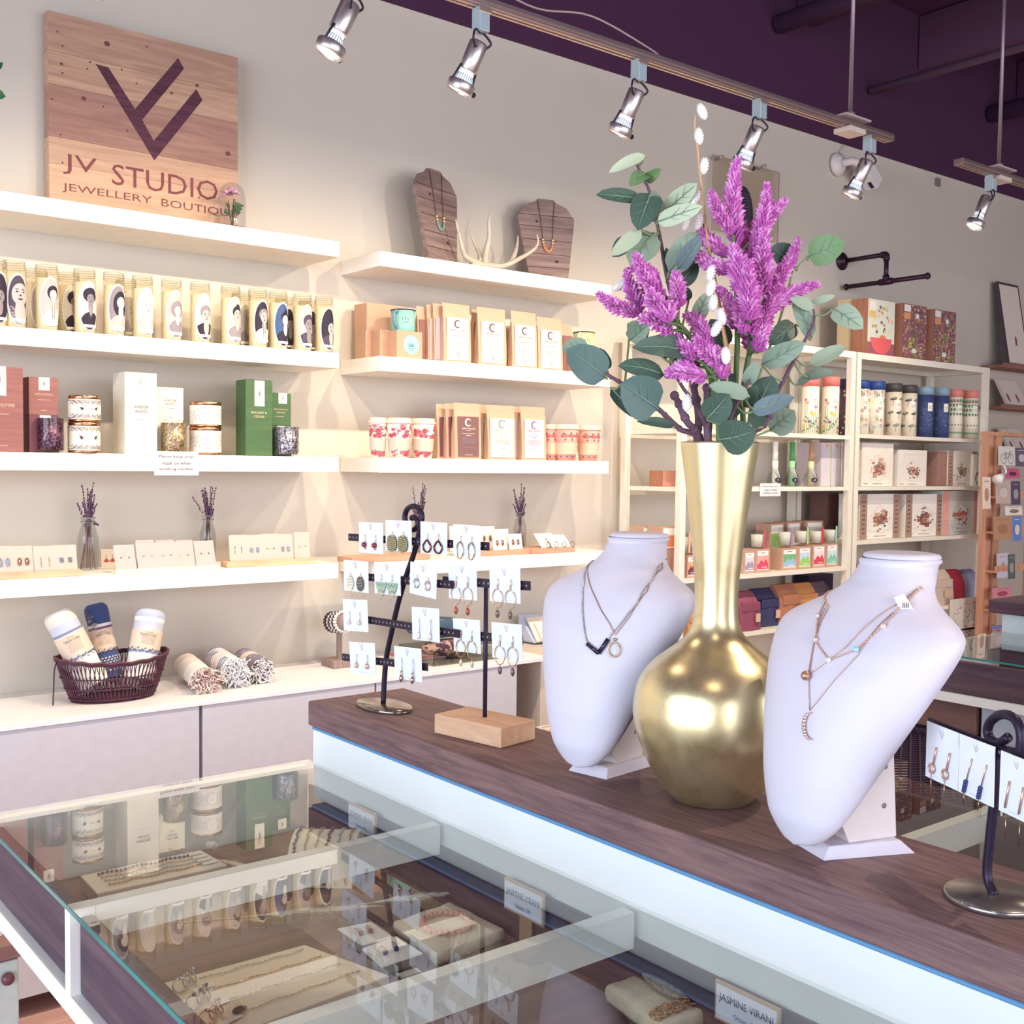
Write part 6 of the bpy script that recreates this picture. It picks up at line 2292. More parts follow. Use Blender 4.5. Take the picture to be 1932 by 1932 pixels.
# second island
t = case('display_case', 'glass topped display case of the second island at the right photo edge', 2.772, 3.298, -.5, 1.745, [.95], 2.77, -1, legs=False)
b = MB((3.37, .6, 0))
b.box(3.300, -.5, .55, 3.45, 1.735, 1.066, mat('cfe0e4', .45))
b.thing('counter_riser', 'pale blue beam under the dark slab of the second island', 'counter', bevel=.002)
b = MB((3.37, .6, 1.1))
b.box(3.275, -.5, 1.0665, 3.47, 1.768, 1.108, mat('5f4550', .6, kind='woody', scale=20, col2='3f2a40'))
b.thing('counter_slab', 'dark wooden slab of the second island at the right photo edge', 'counter', bevel=.006)
b = MB((2.83, .6, 0))
b.box(2.80, -.5, 0.001, 3.25, 1.52, .8800, mat('c3ccd8', .5))
b.thing('island_cabinet', 'pale blue grey cabinet under the second island display case', 'cabinet', bevel=.003)
b = MB((2.83, 1.6, 0))
b.box(2.79, 1.53, .80, 3.2, 1.74, .8805, mat('8f6a62', .6, kind='woody', scale=18, col2='74544f')).box(2.80, 1.53, 0.001, 3.2, 1.73, .7995, mat('33203c', .7))
b.thing('island_apron', 'brown board over a dark gap below the second island display case', 'panel', bevel=.002)
# black mesh shelf
t = thing('mesh_table', 'black expanded metal mesh shelf between the two islands', 'mesh shelf', (2.1, 1.4, 0))
o = Vector((2.1, 1.4, 0))
BK = mat('33203a', .6)
x0, x1, y0, y1, zm = 1.64, 2.74, .75, 1.95, .80
b = MB(o)
b.box(x0, y0, zm-.02, x0+.02, y1, zm, BK).box(x1-.02, y0, zm-.09, x1, y1, zm+.004, BK).box(x0, y0, zm-.02, x1, y0+.02, zm, BK).box(x0, y1-.02, zm-.02, x1, y1, zm, BK)
for x in (x0, x1-.02):
    for y in (y0, y1-.02):
        b.box(x, y, 0, x+.02, y+.02, zm-.02, BK)
b.box(x0, y0, .30, x1, y1, .31, mat('8f7684', .7))
b.obj('frame', t)
b = MB(o)
W2, H2 = x1-x0, y1-y0
sl = .62
for sgn in (1, -1):
    c = -W2*sl
    while c < H2+W2*sl:
        # y = c + sgn*sl*x, clipped to the frame
        xs_ = sorted([(0-c)/(sgn*sl), (H2-c)/(sgn*sl)])
        xa, xb = max(0, xs_[0]), min(W2, xs_[1])
        if xb-xa > .004:
            b.tube([(x0+xa, y0+c+sgn*sl*xa, zm-.004), (x0+xb, y0+c+sgn*sl*xb, zm-.004)], .0026, BK, n=4)
        c += .026
b.obj('mesh', t, kind='stuff')

# drawer unit low at left and its top
b = MB((.3, 2.2, 0))
t = thing('drawer_unit', 'pale grey green drawer unit with a dark round knob, low at the left photo edge', 'drawer unit', (.3, 2.15, 0))
b.o = Vector((.3, 2.15, 0))
b.box(-.3, 2.0, 0.001, .519, 2.35, .655, mat('c3cbc6', .5))
b.obj('body', t, bevel=.002)
b = MB((.3, 2.15, 0))
b.box(.1, 1.985, .35, .5165, 1.9995, .650, mat('c6cec9', .5))
df = b.obj('drawer_front', t, bevel=.002)
p = on(12, 1843, 1, 1.985)
b = MB((.3, 2.15, 0))
b.ball((p.x, 1.975, p.z), (.011, .011, .011), mat('6a4048', .3), n=14)
b.obj('knob', df)
b = MB((.3, 2.15, 0))
b.box(-.3, 1.975, .656, .53, 2.36, .682, mat('9c7468', .6, kind='woodx', scale=18, col2='85605a'))
b.obj('wooden_top', t, bevel=.002)
MB((.2, 2.2, .6825)).box(-.1, 2.02, .6825, .50, 2.32, .69, C_PAPER).thing('white_tray', 'flat white board lying on the drawer unit at the left photo edge', 'board')


# ---------------------------------------------------------------- necklace busts
LEATH = mat('d9d2de', .5, scale=3)
PROF = [(0, .004), (.012, .020), (.04, .031), (.09, .043), (.18, .056), (.30, .069), (.42, .082), (.54, .095), (.63, .104), (.70, .1095), (.745, .110), (.775, .1045), (.80, .093), (.825, .078), (.85, .0645), (.875, .053), (.90, .0455), (.93, .0405), (.96, .038), (.98, .037)]
DPROF = [(0, .008), (.1, .028), (.25, .045), (.45, .060), (.6, .067), (.7, .066), (.78, .060), (.83, .053), (.88, .046), (.92, .0405), (.96, .038), (1, .037)]
BPROF = [(0, .004), (.76, .004), (.80, .009), (.83, .016), (.88, .028), (.92, .037), (1, .036)]


def interp(T_, u):
    for (a, wa), (b_, wb) in zip(T_, T_[1:]):
        if u <= b_:
            return wa+(wb-wa)*(u-a)/(b_-a)
    return T_[-1][1]


class Bust:
    def __init__(s, loc, rz, H, W=1.0, lean=.075, tip=.030, brot=0):
        s.brot = brot
        s.H, s.W, s.lean, s.tip = H, W, lean, tip
        s.M = Matrix.Translation(loc) @ Matrix.Rotation(rz, 4, 'Z')

    def hw(s, u):
        return s.W*sum(interp(PROF, min(.98, max(0, u+d)))*w_ for d, w_ in ((-.018, .2), (-.009, .2), (0, .2), (.009, .2), (.018, .2))) if u > .03 else s.W*interp(PROF, u)

    def cy(s, u):      # spine, local y (front is -y)
        return -s.tip+s.lean*u**1.15+.0*u

    def depth(s, u):
        return interp(DPROF, u)*s.W

    def back(s, u):
        return interp(BPROF, u)

    def z(s, u):
        return .014+u*(s.H-.014)

    def surf(s, x, u, off=0):
        hw = s.hw(u)
        q = max(-.985, min(.985, x/hw))
        d = s.depth(u)*(1-abs(q)**2.2)**(1/2.2)
        nx, ny = q/hw, -.9*max(.15, d/s.depth(u))/s.depth(u)
        k = off/math.hypot(nx, ny)
        return s.M @ Vector((q*hw+nx*k, s.cy(u)-d+ny*k, s.z(u)))

    def pick(s, px, py):
        """(x, u) on the front surface under a photo pixel"""
        best = (1e9, 0, 0)
        u0, u1, x0, x1 = .02, .96, -.98, .98
        for it in range(4):
            for i in range(21):
                u = u0+(u1-u0)*i/20
                for j in range(21):
                    q = x0+(x1-x0)*j/20
                    X, Y_ = pj(s.surf(q*s.hw(u), u))
                    e = (X-px)**2+(Y_-py)**2
                    if e < best[0]:
                        best = (e, q, u)
            du, dq = (u1-u0)/9, (x1-x0)/9
            u0, u1, x0, x1 = max(.02, best[2]-du), min(.96, best[2]+du), max(-.98, best[1]-dq), min(.98, best[1]+dq)
        return best[1]*s.hw(best[2]), best[2]

    def build(s, label):
        loc = s.M.translation
        t = thing('necklace_bust', label, 'necklace display', loc, s.M.to_euler().z, group='white necklace busts')
        n = 40
        vs, fs = [], []
        us = []
        for (a, wa), (b_, wb) in zip(PROF, PROF[1:]):
            k = 5 if b_-a > .05 else 3
            us += [a+(b_-a)*i/k for i in range(k)]
        us.append(PROF[-1][0])
        us += [.99, 1.0]
        for u in us:
            hw, dF, dB, cy = s.hw(u), s.depth(u), s.back(u), s.cy(u)
            if u > .985:
                hw, dF, dB = hw*(1.06 if u < 1 else 1.02), dF*(1.06 if u < 1 else 1.02), dB*(1.06 if u < 1 else 1.02)
            for j in range(n):
                a = 2*PI*j/n
                cx_, sy_ = math.cos(a), math.sin(a)
                x = hw*math.copysign(abs(cx_)**(2/2.2), cx_)
                y = (-dF if sy_ > 0 else dB)*abs(sy_)**(2/2.2)
                vs.append((x, cy+y, s.z(u)))
        m_ = len(us)
        for i in range(m_-1):
            for j in range(n):
                j2 = (j+1) % n
                fs.append((i*n+j2, i*n+j, (i+1)*n+j, (i+1)*n+j2))
        fs.append(tuple(range(n)))
        b = MB()
        b.add(vs, fs, LEATH, True)
        hw = s.hw(1)*1.02
        b.lathe([(hw, 0), (hw*1.04, .002), (hw*1.0, .005), (hw*.8, .0065), (0, .0068)], LEATH, c=(0, s.cy(1), s.z(1)-.0005), n=n, sy=.92)
        b.obj('body', t)
        b = MB()
        b.add([(-.030, -.046, .0), (.030, -.046, 0), (.036, .056, 0), (-.036, .056, 0), (-.024, -.036, .012), (.024, -.036, .012), (.027, .044, .012), (-.027, .044, .012)],
              [(0, 3, 2, 1), (4, 5, 6, 7), (0, 1, 5, 4), (1, 2, 6, 5), (2, 3, 7, 6), (3, 0, 4, 7)], LEATH)
        ba = b.obj('base', t, bevel=.001)
        ba.rotation_euler.z = s.brot
        b = MB()
        up = .66
        hh = .019
        pts = [(-.012, .012), (.046, .012), (.040, s.z(.30)), (s.cy(up)+.030, s.z(up)), (s.cy(up)+.003, s.z(up)), (s.cy(.4)+.003, s.z(.4)), (s.cy(.2)+.003, s.z(.2))]
        nn = len(pts)
        vs = [(-hh, y, z) for y, z in pts]+[(hh, y, z) for y, z in pts]
        b.add(vs, [tuple(range(nn)), tuple(range(2*nn-1, nn-1, -1))]+[(i, nn+i, nn+(i+1) % nn, (i+1) % nn) for i in range(nn)], mat('ddd0cc', .5))
        for z in (.045, .085):
            for sx in (-1, 1):
                b.ball((sx*(hh+.0002), .030, z), (.0006, .003, .003), mat('8a6f78', .4), n=8)
        ba = b.obj('back_support', t, bevel=.0012)
        ba.rotation_euler.z = s.brot*.7
        return t


def strand(bu, pix, off=.0014):
    xu = [bu.pick(*p) for p in pix]
    P = []
    for i in range(len(xu)-1):
        for k in range(6):
            t_ = k/6
            P.append(bu.surf(xu[i][0]*(1-t_)+xu[i+1][0]*t_, xu[i][1]*(1-t_)+xu[i+1][1]*t_, off))
    P.append(bu.surf(xu[-1][0], xu[-1][1], off))
    return P


def around(bu, P):
    """continue a chain round the back of the neck"""
    u = .895
    out = []
    for k in range(9):
        a = PI*(1-k/8)
        out.append(bu.M @ Vector((.0465*math.cos(a), bu.cy(u)+.036*math.sin(a), bu.z(u+.03*math.sin(a)))))
    return out


def chain(bu, pix, r, m, name, label, group, dots=0):
    P = strand(bu, pix)
    B_ = around(bu, P)
    if (B_[0]-P[0]).length > (B_[-1]-P[0]).length:
        B_.reverse()
    P = B_[::-1]+P if False else P
    full = P+B_[::-1]
    o = P[len(P)//2]
    t = thing(name, label, 'necklace', o, group=group)
    b = MB(o)
    b.tube(full, r, m, n=5, closed=True)
    if dots:
        L = nxt = 0
        for a, c in zip(P, P[1:]):
            d = (c-a).length
            while nxt < L+d:
                b.ball(a.lerp(c, (nxt-L)/d), r*2.0, m, n=5)
                nxt += dots
            L += d
    b.obj('chain', t)
    return t, o


B1 = Bust(Vector((.978, 1.024, ST)), R_(-80), .292, 1.0, lean=.118, tip=.060, brot=R_(0))
B1.build('white necklace bust left of the gold vase, wearing two fine chains')
B2 = Bust(Vector((.968, .664, ST)), R_(-99), .292, 1.02, lean=.132, tip=.064, brot=R_(-12))
B2.build('white necklace bust right of the gold vase, with several gold chains and a price tag')
GN = 'necklaces on the left bust'
t, o = chain(B1, [(1118, 1056), (1103, 1098), (1100, 1141), (1108, 1209), (1131, 1228), (1148, 1205), (1172, 1176), (1204, 1136), (1231, 1093), (1256, 1060)], .0006, C_SILV, 'bar_necklace', 'silver necklace with a dark V shaped bar on the left bust', GN, dots=.0035)
b = MB(o)
P = [B1.surf(*B1.pick(*q), .003) for q in ((1110, 1214), (1131, 1232), (1149, 1205))]
b.tube([P[0], P[1]], .0026, mat('4f4660', .25, .9), n=4)
b.tube([P[1], P[2]], .0026, mat('4f4660', .25, .9), n=4)
b.obj('v_bar', t)
t, o = chain(B1, [(1119, 1058), (1110, 1080), (1126, 1131), (1151, 1176), (1161, 1198), (1188, 1163), (1221, 1115), (1257, 1066)], .0005, C_GOLD, 'ring_necklace', 'fine gold necklace with a small open ring on the left bust', GN)
b = MB(o)
c0, c1 = B1.surf(*B1.pick(1159, 1225), .003), B1.surf(*B1.pick(1163, 1225), .003)
dx = (c1-c0).normalized()
dz = (B1.surf(*B1.pick(1159, 1221), .003)-c0).normalized()
b.tube([c0+dx*(.0072*math.cos(2*PI*k/20))+dz*(.0085*math.sin(2*PI*k/20)) for k in range(20)], .0010, C_GOLD, n=5, closed=True)
b.ball(B1.surf(*B1.pick(1161, 1206), .0025), .0022, C_GOLD, n=6)
b.obj('ring_pendant', t)
GN = 'necklaces on the right bust'
NR = (1738, 1100)
t, o = chain(B2, [(1582, 1112), (1559, 1135), (1546, 1162), (1541, 1209), (1566, 1245), (1618, 1225), (1668, 1181), (1702, 1142), (1735, 1108)], .0006, C_ROSE, 'gemstone_necklace', 'rose gold chain with small round stones, shortest on the right bust', GN, dots=.004)
for x, y, c in ((1546, 1162, 'd8c6c0'), (1542, 1207, 'd8c6c0'), (1566, 1245, 'efe6e0'), (1618, 1225, 'a9dbe8'), (1668, 1181, 'e8d2c8')):
    b = MB(o)
    b.ball(B2.surf(*B2.pick(x, y), .0025), .0030, mat(c, .1, .2), n=10)
    b.obj('stone', t)
t, o = chain(B2, [(1583, 1114), (1562, 1140), (1537, 1213), (1527, 1270), (1540, 1264), (1598, 1220), (1700, 1135), (1736, 1106)], .0005, C_ROSE, 'ball_necklace', 'fine rose gold chain with a textured ball on the right bust', GN)
b = MB(o)
b.ball(B2.surf(*B2.pick(1527, 1274), .005), .0048, mat('d8a98c', .4, .7, kind='speck', scale=900, col2='a87a68'), n=14)
b.obj('ball_pendant', t)
t, o = chain(B2, [(1584, 1116), (1566, 1145), (1548, 1180), (1529, 1340), (1545, 1320), (1620, 1235), (1704, 1143), (1737, 1108)], .0005, C_ROSE, 'crescent_necklace', 'long fine rose gold chain with a crescent pendant on the right bust', GN)
b = MB(o)
for k in range(12):
    a = .5*PI+PI*k/11
    b.ball(B2.surf(*B2.pick(1532+13*math.cos(a), 1369-25*math.sin(a)), .0025), .0010+.0014*math.sin(PI*k/11), mat('e8cfc4', .15, .8), n=7)
b.obj('crescent', t)
p = B2.surf(*B2.pick(1700, 1142), .004)
dx = (B2.surf(*B2.pick(1712, 1142), .004)-p).normalized()
b = MB(p)
mp = plane(p, dx, (0, 0, 1), dx.cross(Vector((0, 0, 1))))
b.prism(mp, [(-.007, .008), (.002, .012), (.013, -.006), (.002, -.011)], C_PAPER, .0006)
for k in range(4):
    b.rect(mp, .001+.0016*k, -.002, .0018+.0016*k, .003, C_INK, h=.0009)
b.thing('price_tag', 'tiny white price tag with bar marks hanging on the right bust chains', 'tag')

# ---------------------------------------------------------------- gold vase
VX, VY = .985, .858
H = .412
pf = [(0, .044), (.006, .050), (.0147, .0575), (.030, .069), (.047, .078), (.065, .0855), (.083, .0912), (.106, .0935), (.134, .0885), (.1555, .0745), (.172, .0545), (.182, .0415), (.191, .0330), (.202, .0275), (.215, .0250), (.24, .0248), (.27, .0268), (.31, .031), (.35, .036), (.39, .0415), (.412, .0445)]
t = thing('gold_vase', 'large gold leafed vase with round body and flared neck holding the flowers', 'vase', (VX, VY, ST))
b = MB()
GL = mat('f0e0b0', .31, .92, kind='leafmetal', scale=16, col2='d6c18e')
pr = [(r, z) for z, r in pf]
P3 = bez([Vector((r, 0, z)) for r, z in pr], 4)
b.open_lathe([(.0001, .0003), (.044, .0003)]+[(p.x, p.z) for p in P3]+[(.0425, H+.0006), (.0405, H-.002), (.033, .36), (.025, .30), (.0001, .28)], GL, n=72)
b.obj('body', t)

# ---------------------------------------------------------------- earring stands
CARDG = 'white earring cards on the counter stands'


def vmark(b, mp, x, y, s, m):
    b.line(mp, [(x-s, y+s*.9), (x, y-s), (x+s*.75, y+s*.35)], s*.13, m, h=.0004)
    b.line(mp, [(x-s*.15, y-s*.1), (x+s*.55, y+s*1.0)], s*.13, m, h=.0004)


def ecard(TLp, TRp, BLp, label, kind, X=None, planeo=None, group=CARDG):
    """earring card whose corners project to three photo points; lies in a vertical plane"""
    if planeo is None:
        f = lambda p: on(p[0], p[1], 0, X)
    else:
        q0, nn = planeo

        def f(p):
            r = _fw+_R*(p[0]-CXP)/F_PX-_U*(p[1]-CYP)/F_PX
            r = Vector(r)
            e = Vector(EYE)
            return e+r*((q0-e).dot(nn)/r.dot(nn))
    A, B_, C_ = f(TLp), f(TRp), f(BLp)
    u = (B_-A)
    w_ = u.length
    u.normalize()
    v = (A-C_)
    v = (v-u*v.dot(u))
    h = v.length
    v.normalize()
    n = u.cross(v)
    org = A+u*w_/2
    t = thing('earring_card', label, 'jewellery card', org, group=group)
    mp = plane(A-v*h+u*w_/2+n*.0, u, v, n)
    b = MB(org)
    b.prism(mp, [(-w_/2, 0), (w_/2, 0), (w_/2, h), (-w_/2, h)], mat('eef0f6', .6), .0009)
    mq = lambda x, y, k=0: mp(x, y, k+.0010)
    vmark(b, mq, 0, h*.86, w_*.075, mat('c0a6b4', .6))
    b.rect(mq, -w_*.16, h*.06, w_*.16, h*.072, mat('cfcbd6', .6), h=.0003)
    b.obj('card', t)
    for s in (-1, 1):
        e = MB(org)
        x = s*w_*.21
        jew(e, mq, x, h, w_, kind, s)
        e.obj('earring', t)
    return t


def hookw(e, mq, x, y0, y1, m=C_ROSE):
    n = 10
    L = y1-y0
    P = [mq(x-.0012, y0, .001)]+[mq(x+.0025*math.sin(PI*k/n)*1.2, y0+L*k/n, .0012+.0015*math.sin(PI*k/n)) for k in range(1, n)]+[mq(x+.002, y1, .001)]
    e.tube(P, .00055, m, n=5)


def jew(e, mq, x, h, w_, kind, s):
    if kind in ('hoopdrop', 'hoopdropdark'):
        hookw(e, mq, x, h*.46, h*.66)
        for k in range(5):
            e.ball(mq(x, h*(.47-.028*k), .0015), .0014, C_ROSE, n=5)
        R1 = w_*.17
        cy = h*.33-R1*1.0
        e.tube(ringpts(mq, x, cy, R1, R1*1.15, .002, 20, PI*.5, PI*2.32), .0007, C_ROSE, n=5)
        e.ball(mq(x, cy-R1*1.15, .002), .0013, C_GOLD, n=6)
        c = 'a8604e' if kind == 'hoopdrop' else '7c6a62'
        e.ball(mq(x, cy-R1*1.15-.0078, .002), (.0030, .0030, .0060), mat(c, .3, .4), n=8)
    elif kind == 'hoopclear':
        jewc = 'd8ccb8'
        hookw(e, mq, x, h*.46, h*.66)
        R1 = w_*.17
        cy = h*.33-R1
        e.tube(ringpts(mq, x, cy, R1, R1*1.15, .002, 20, PI*.5, PI*2.32), .0007, C_GOLD, n=5)
        e.ball(mq(x, cy-R1*1.15-.0075, .002), (.0024, .0024, .0058), mat(jewc, .2, .3), n=8)
        for k in range(5):
            e.ball(mq(x, h*(.47-.028*k), .0015), .0014, C_ROSE, n=5)
    elif kind == 'reddrop':
        hookw(e, mq, x, h*.34, h*.60)
        e.ball(mq(x, h*.27, .003), (.0044, .0044, .0044), mat('8f3f3e', .2, .3), n=10)
        e.ball(mq(x, h*.15, .002), .0020, mat('d9a090', .3, .4), n=6)
    elif kind == 'coin':
        hookw(e, mq, x, h*.40, h*.64)
        e.disc(mq, x, h*.24, w_*.19, w_*.19, mat('b7b58e', .25, .9), h=.003, n=20)
        for k in range(7):
            e.line(mq, [(x-w_*.15, h*.24+w_*(-.14+.045*k)), (x-w_*.05, h*.24+w_*(-.12+.045*k)), (x+w_*.05, h*.24+w_*(-.15+.045*k)), (x+w_*.15, h*.24+w_*(-.12+.045*k))], .0009, mat('4a5a48', .5), h=.0034)
    elif kind == 'teardrop':
        hookw(e, mq, x, h*.44, h*.64)
        P = [mq(x+w_*.15*math.sin(2*PI*k/20)*(1 if math.cos(2*PI*k/20) < 0 else 1-.55*math.cos(2*PI*k/20)), h*.24+h*.19*math.cos(2*PI*k/20), .002) for k in range(20)]
        e.tube(P, .0013, mat('8f5a52', .2, 1), n=6, closed=True)
    elif kind == 'ovalhoop':
        hookw(e, mq, x, h*.44, h*.64)
        P = [mq(x+w_*.12*math.sin(2*PI*k/20), h*.17+h*.27*math.cos(2*PI*k/20), .002) for k in range(20)]
        e.tube(P, .0009, mat('d8bfa6', .2, 1), n=6, closed=True)
    elif kind == 'shell':
        hookw(e, mq, x, h*.40, h*.62)
        c_ = mat('efe4cf', .3, .2) if s < 0 else mat('6a6860', .3, .6)
        e.disc(mq, x, h*.27, w_*.15, w_*.16, c_, h=.002, n=14)
        for k in range(3):
            e.line(mq, [(x-w_*.10, h*.27+w_*(-.06+.06*k)), (x+w_*.10, h*.27+w_*(-.03+.06*k))], .0009, C_SILV, h=.0026)
        e.tube(ringpts(mq, x, -h*.05, w_*.14, h*.13, .002, 16, -PI*1.1, PI*.1), .0006, C_ROSE, n=5)
    elif kind == 'greenfan':
        hookw(e, mq, x, h*.42, h*.62)
        g_ = mat('a9c4ae', .3, .3)
        pts = [(x+w_*.20*math.cos(a), h*.38+w_*.24*math.sin(a)) for a in [PI+PI*k/12 for k in range(13)]]
        e.poly(mq, pts, g_, h=.002)
        for k in range(5):
            e.disc(mq, x+w_*(-.12+.06*k), h*.31-(k % 2)*h*.05, .0013, .0010, mat('5a7a68', .5), h=.0026, n=6)
        e.tube(ringpts(mq, x, h*.02, w_*.11, h*.10, .002, 14, -PI*.4, PI*1.2), .0006, C_GOLD, n=5)
        e.poly(mq, [(x-.0028, -h*.10), (x+.0028, -h*.10), (x, -h*.20)], mat('4fa09a', .3), h=.003)
        e.poly(mq, [(x-.0028, -h*.10), (x+.0028, -h*.10), (x+.002, -h*.07), (x-.002, -h*.07)], mat('e0c08a', .3), h=.003)
    elif kind == 'smallring':
        hookw(e, mq, x, h*.42, h*.62)
        e.tube(ringpts(mq, x, h*.36+s*-.0*h, w_*.09, w_*.10, .002), .0008, C_SILV if s < 0 else C_ROSE, n=5, closed=True)
    elif kind == 'pearl':
        hookw(e, mq, x, h*.34, h*.62)
        e.ball(mq(x, h*.27, .003), .0038, mat('e6d3cc', .2, .1), n=10)
    elif kind == 'pinkstone':
        hookw(e, mq, x, h*.36, h*.62)
        e.ball(mq(x, h*.27, .002), (.0036, .0036, .0036), mat('e3c2b4', .2, .1), n=10)
        e.tube(ringpts(mq, x, h*.27, .0040, .0040, .003), .0006, C_ROSE, n=5, closed=True)
    elif kind == 'longteardrop':
        hookw(e, mq, x, h*.22, h*.66, mat('b0a4b8', .3, .8))
        e.tube(ringpts(mq, x, h*.19, .0028, .0032, .002, 12), .0006, C_GOLD, n=5, closed=True)
        e.ball(mq(x, h*.03, .003), (.0030, .0028, .0056), mat('c9a48e', .15, .9), n=8)
    elif kind == 'longshell':
        hookw(e, mq, x, h*.22, h*.66, mat('b0a4b8', .3, .8))
        e.ball(mq(x, h*.14, .003), (.0030, .0028, .0056), mat('eadfcb', .3, .1), n=8)
    elif kind == 'stickring':
        e.tube([mq(x+.004, h*.60, .001), mq(x-.001, h*.26, .001)], .0012, C_ROSE, n=6)
        e.tube(ringpts(mq, x-.002, h*.20, w_*.085, w_*.085, .002), .0010, C_ROSE, n=6, closed=True)
        e.tube([mq(x-.002, h*.14, .002), mq(x-.002, -h*.32, .002)], .0004, C_GOLD, n=4)
    elif kind == 'bluebeads':
        e.tube([mq(x+.006, h*.66, .001), mq(x-.001, h*.28, .001)], .0007, C_ROSE, n=5)
        for k in range(4):
            e.ball(mq(x-.001-.0008*k, h*(.24-.055*k), .002), .0022, mat('3a3a70', .2), n=8)
        e.tube([mq(x-.003, h*.05, .002), mq(x-.003, -h*.15, .002)], .0004, C_GOLD, n=4)
    elif kind == 'stick':
        e.tube([mq(x+.002, h*.56, .001), mq(x-.003, h*.10, .001)], .0011, C_ROSE, n=6)
        e.tube([mq(x, h*.0, .002), mq(x, -h*.40, .002)], .0004, C_GOLD, n=4)


def bar(b, X, p0, p1, half, m, f=None, hole=True):
    """flat strip with holes between two photo points in the plane X"""
    f = f or (lambda p: on(p[0], p[1], 0, X))
    A, B_ = f(p0), f(p1)
    u = (B_-A)
    L = u.length
    u.normalize()
    v = Vector((0, 0, 1))
    v = (v-u*v.dot(u)).normalized()
    n = u.cross(v)
    mp = plane(A, u, v, n)
    b.prism(mp, [(0, -half), (L, -half), (L, half), (0, half)], m, -.0025)
    if hole:
        k = .006
        while k < L-.004:
            b.disc(mp, k, 0, .0017, .0017, mat('a9a0a8', .4, .5), h=.0004, n=8)
            k += .0105


S_ = .2588


def c7(x, y):
    return (560+x*S_, 940+y*S_)


X1 = .942
t = thing('earring_stand', 'black iron earring stand with a spiral top on an oval base', 'earring stand', (.935, 1.491, ST))
o = Vector((.935, 1.491, ST))
b = MB()
b.lathe([(.99, .0003), (1, .001), (1, .0045), (.985, .0052)], mat('8f8078', .12, .8), n=56, sx=.036, sy=.060)
b.obj('oval_base', t)
pp = [(630, 1520), (640, 1300), (655, 1150), (690, 980), (735, 780), (790, 590), (845, 430), (880, 310), (900, 210), (912, 130), (890, 78), (848, 58), (805, 80), (788, 140), (805, 205), (845, 232), (880, 205), (882, 165), (858, 140), (838, 145)]
P = [on(*c7(x, y), 0, X1) for x, y in pp]
P[0].z = ST+.004
P = bez(P, 5)
b = MB(o)
b.tube(P, [.0042 if i < len(P)-8 else .0046 for i in range(len(P))], C_IRON, n=10)
b.obj('scroll_post', t)
XB = X1-.006
for p0, p1 in (((375, 283), (1395, 352)), ((515, 575), (1130, 632)), ((345, 860), (1180, 990)), ((330, 1157), (948, 1232))):
    b = MB(o)
    bar(b, XB, c7(*p0), c7(*p1), .0058, C_IRON)
    b.obj('holed_bar', t)
XC = XB-.0042
K1 = [((455, 172), (630, 180), (440, 392), 'with dark red drops, top left of the spiral stand', 'reddrop'),
      ((650, 158), (838, 165), (642, 378), 'with hammered coin discs, left of the spiral', 'coin'),
      ((905, 168), (1098, 180), (893, 398), 'with dark teardrop hoops, right of the spiral', 'teardrop'),
      ((1145, 188), (1340, 200), (1133, 412), 'with thin oval hoops, top right of the spiral stand', 'ovalhoop'),
      ((345, 448), (522, 462), (330, 668), 'with one shell and one dark disc, second row left', 'shell'),
      ((568, 462), (756, 475), (557, 690), 'with green fans and turquoise tips, second row', 'greenfan'),
      ((832, 460), (1025, 500), (795, 682), 'tilted askew, with two small rings', 'smallring'),
      ((338, 735), (515, 742), (343, 962), 'with pearl drops, third row left', 'pearl'),
      ((840, 790), (1038, 805), (840, 1028), 'with long wires and shell drops, third row right', 'longshell'),
      ((385, 1045), (570, 1057), (385, 1272), 'with pink stones, bottom row left', 'pinkstone'),
      ((712, 1075), (908, 1098), (702, 1308), 'with long wires and bronze teardrops, bottom row right', 'longteardrop')]
for a, c, d, tx, kd in K1:
    ecard(c7(*a), c7(*c), c7(*d), 'white earring card '+tx, kd, X=XC)

X2 = .950
t = thing('earring_stand', 'plain black two bar earring stand on a pale wooden block', 'earring stand', (.95, 1.25, ST))
o = Vector((.95, 1.25, ST))
b = MB()
T = Matrix.Rotation(R_(10), 4, 'Z')
b.box(-.036, -.064, .0003, .036, .064, .028, C_LWOODY, T=T)
b.obj('wooden_block', t, bevel=.0015)
pb, pt = on(*c7(1371, 1590), 0, X2), on(*c7(1380, 630), 0, X2)
b = MB(o)
b.tube([(pb.x, pb.y, ST+.028), (pt.x, pt.y, pt.z)], .0032, C_BLACK, n=10)
b.obj('post', t)
for p0, p1 in (((1063, 600), (1695, 640)), ((1150, 990), (1640, 1035))):
    b = MB(o)
    bar(b, X2-.004, c7(*p0), c7(*p1), .0062, C_BLACK)
    b.obj('bar', t)
K2 = [((1108, 480), (1312, 490), (1108, 728), 'with red drop hoops, top left of the two bar stand', 'hoopdrop'), ((1408, 494), (1630, 508), (1412, 748), 'with brown drop hoops, top right of the two bar stand', 'hoopdropdark'),
      ((1142, 874), (1336, 888), (1155, 1114), 'with clear drop hoops, lower left of the two bar stand', 'hoopclear'), ((1422, 902), (1642, 922), (1428, 1160), 'with grey drop hoops, lower right of the two bar stand', 'hoopdropdark')]
for a, c, d, tx, kd in K2:
    ecard(c7(*a), c7(*c), c7(*d), 'white earring card '+tx, kd, X=X2-.0075)

# third stand, right edge
def c9(x, y):
    return (1240+x*.3582, 1240+y*.3582)


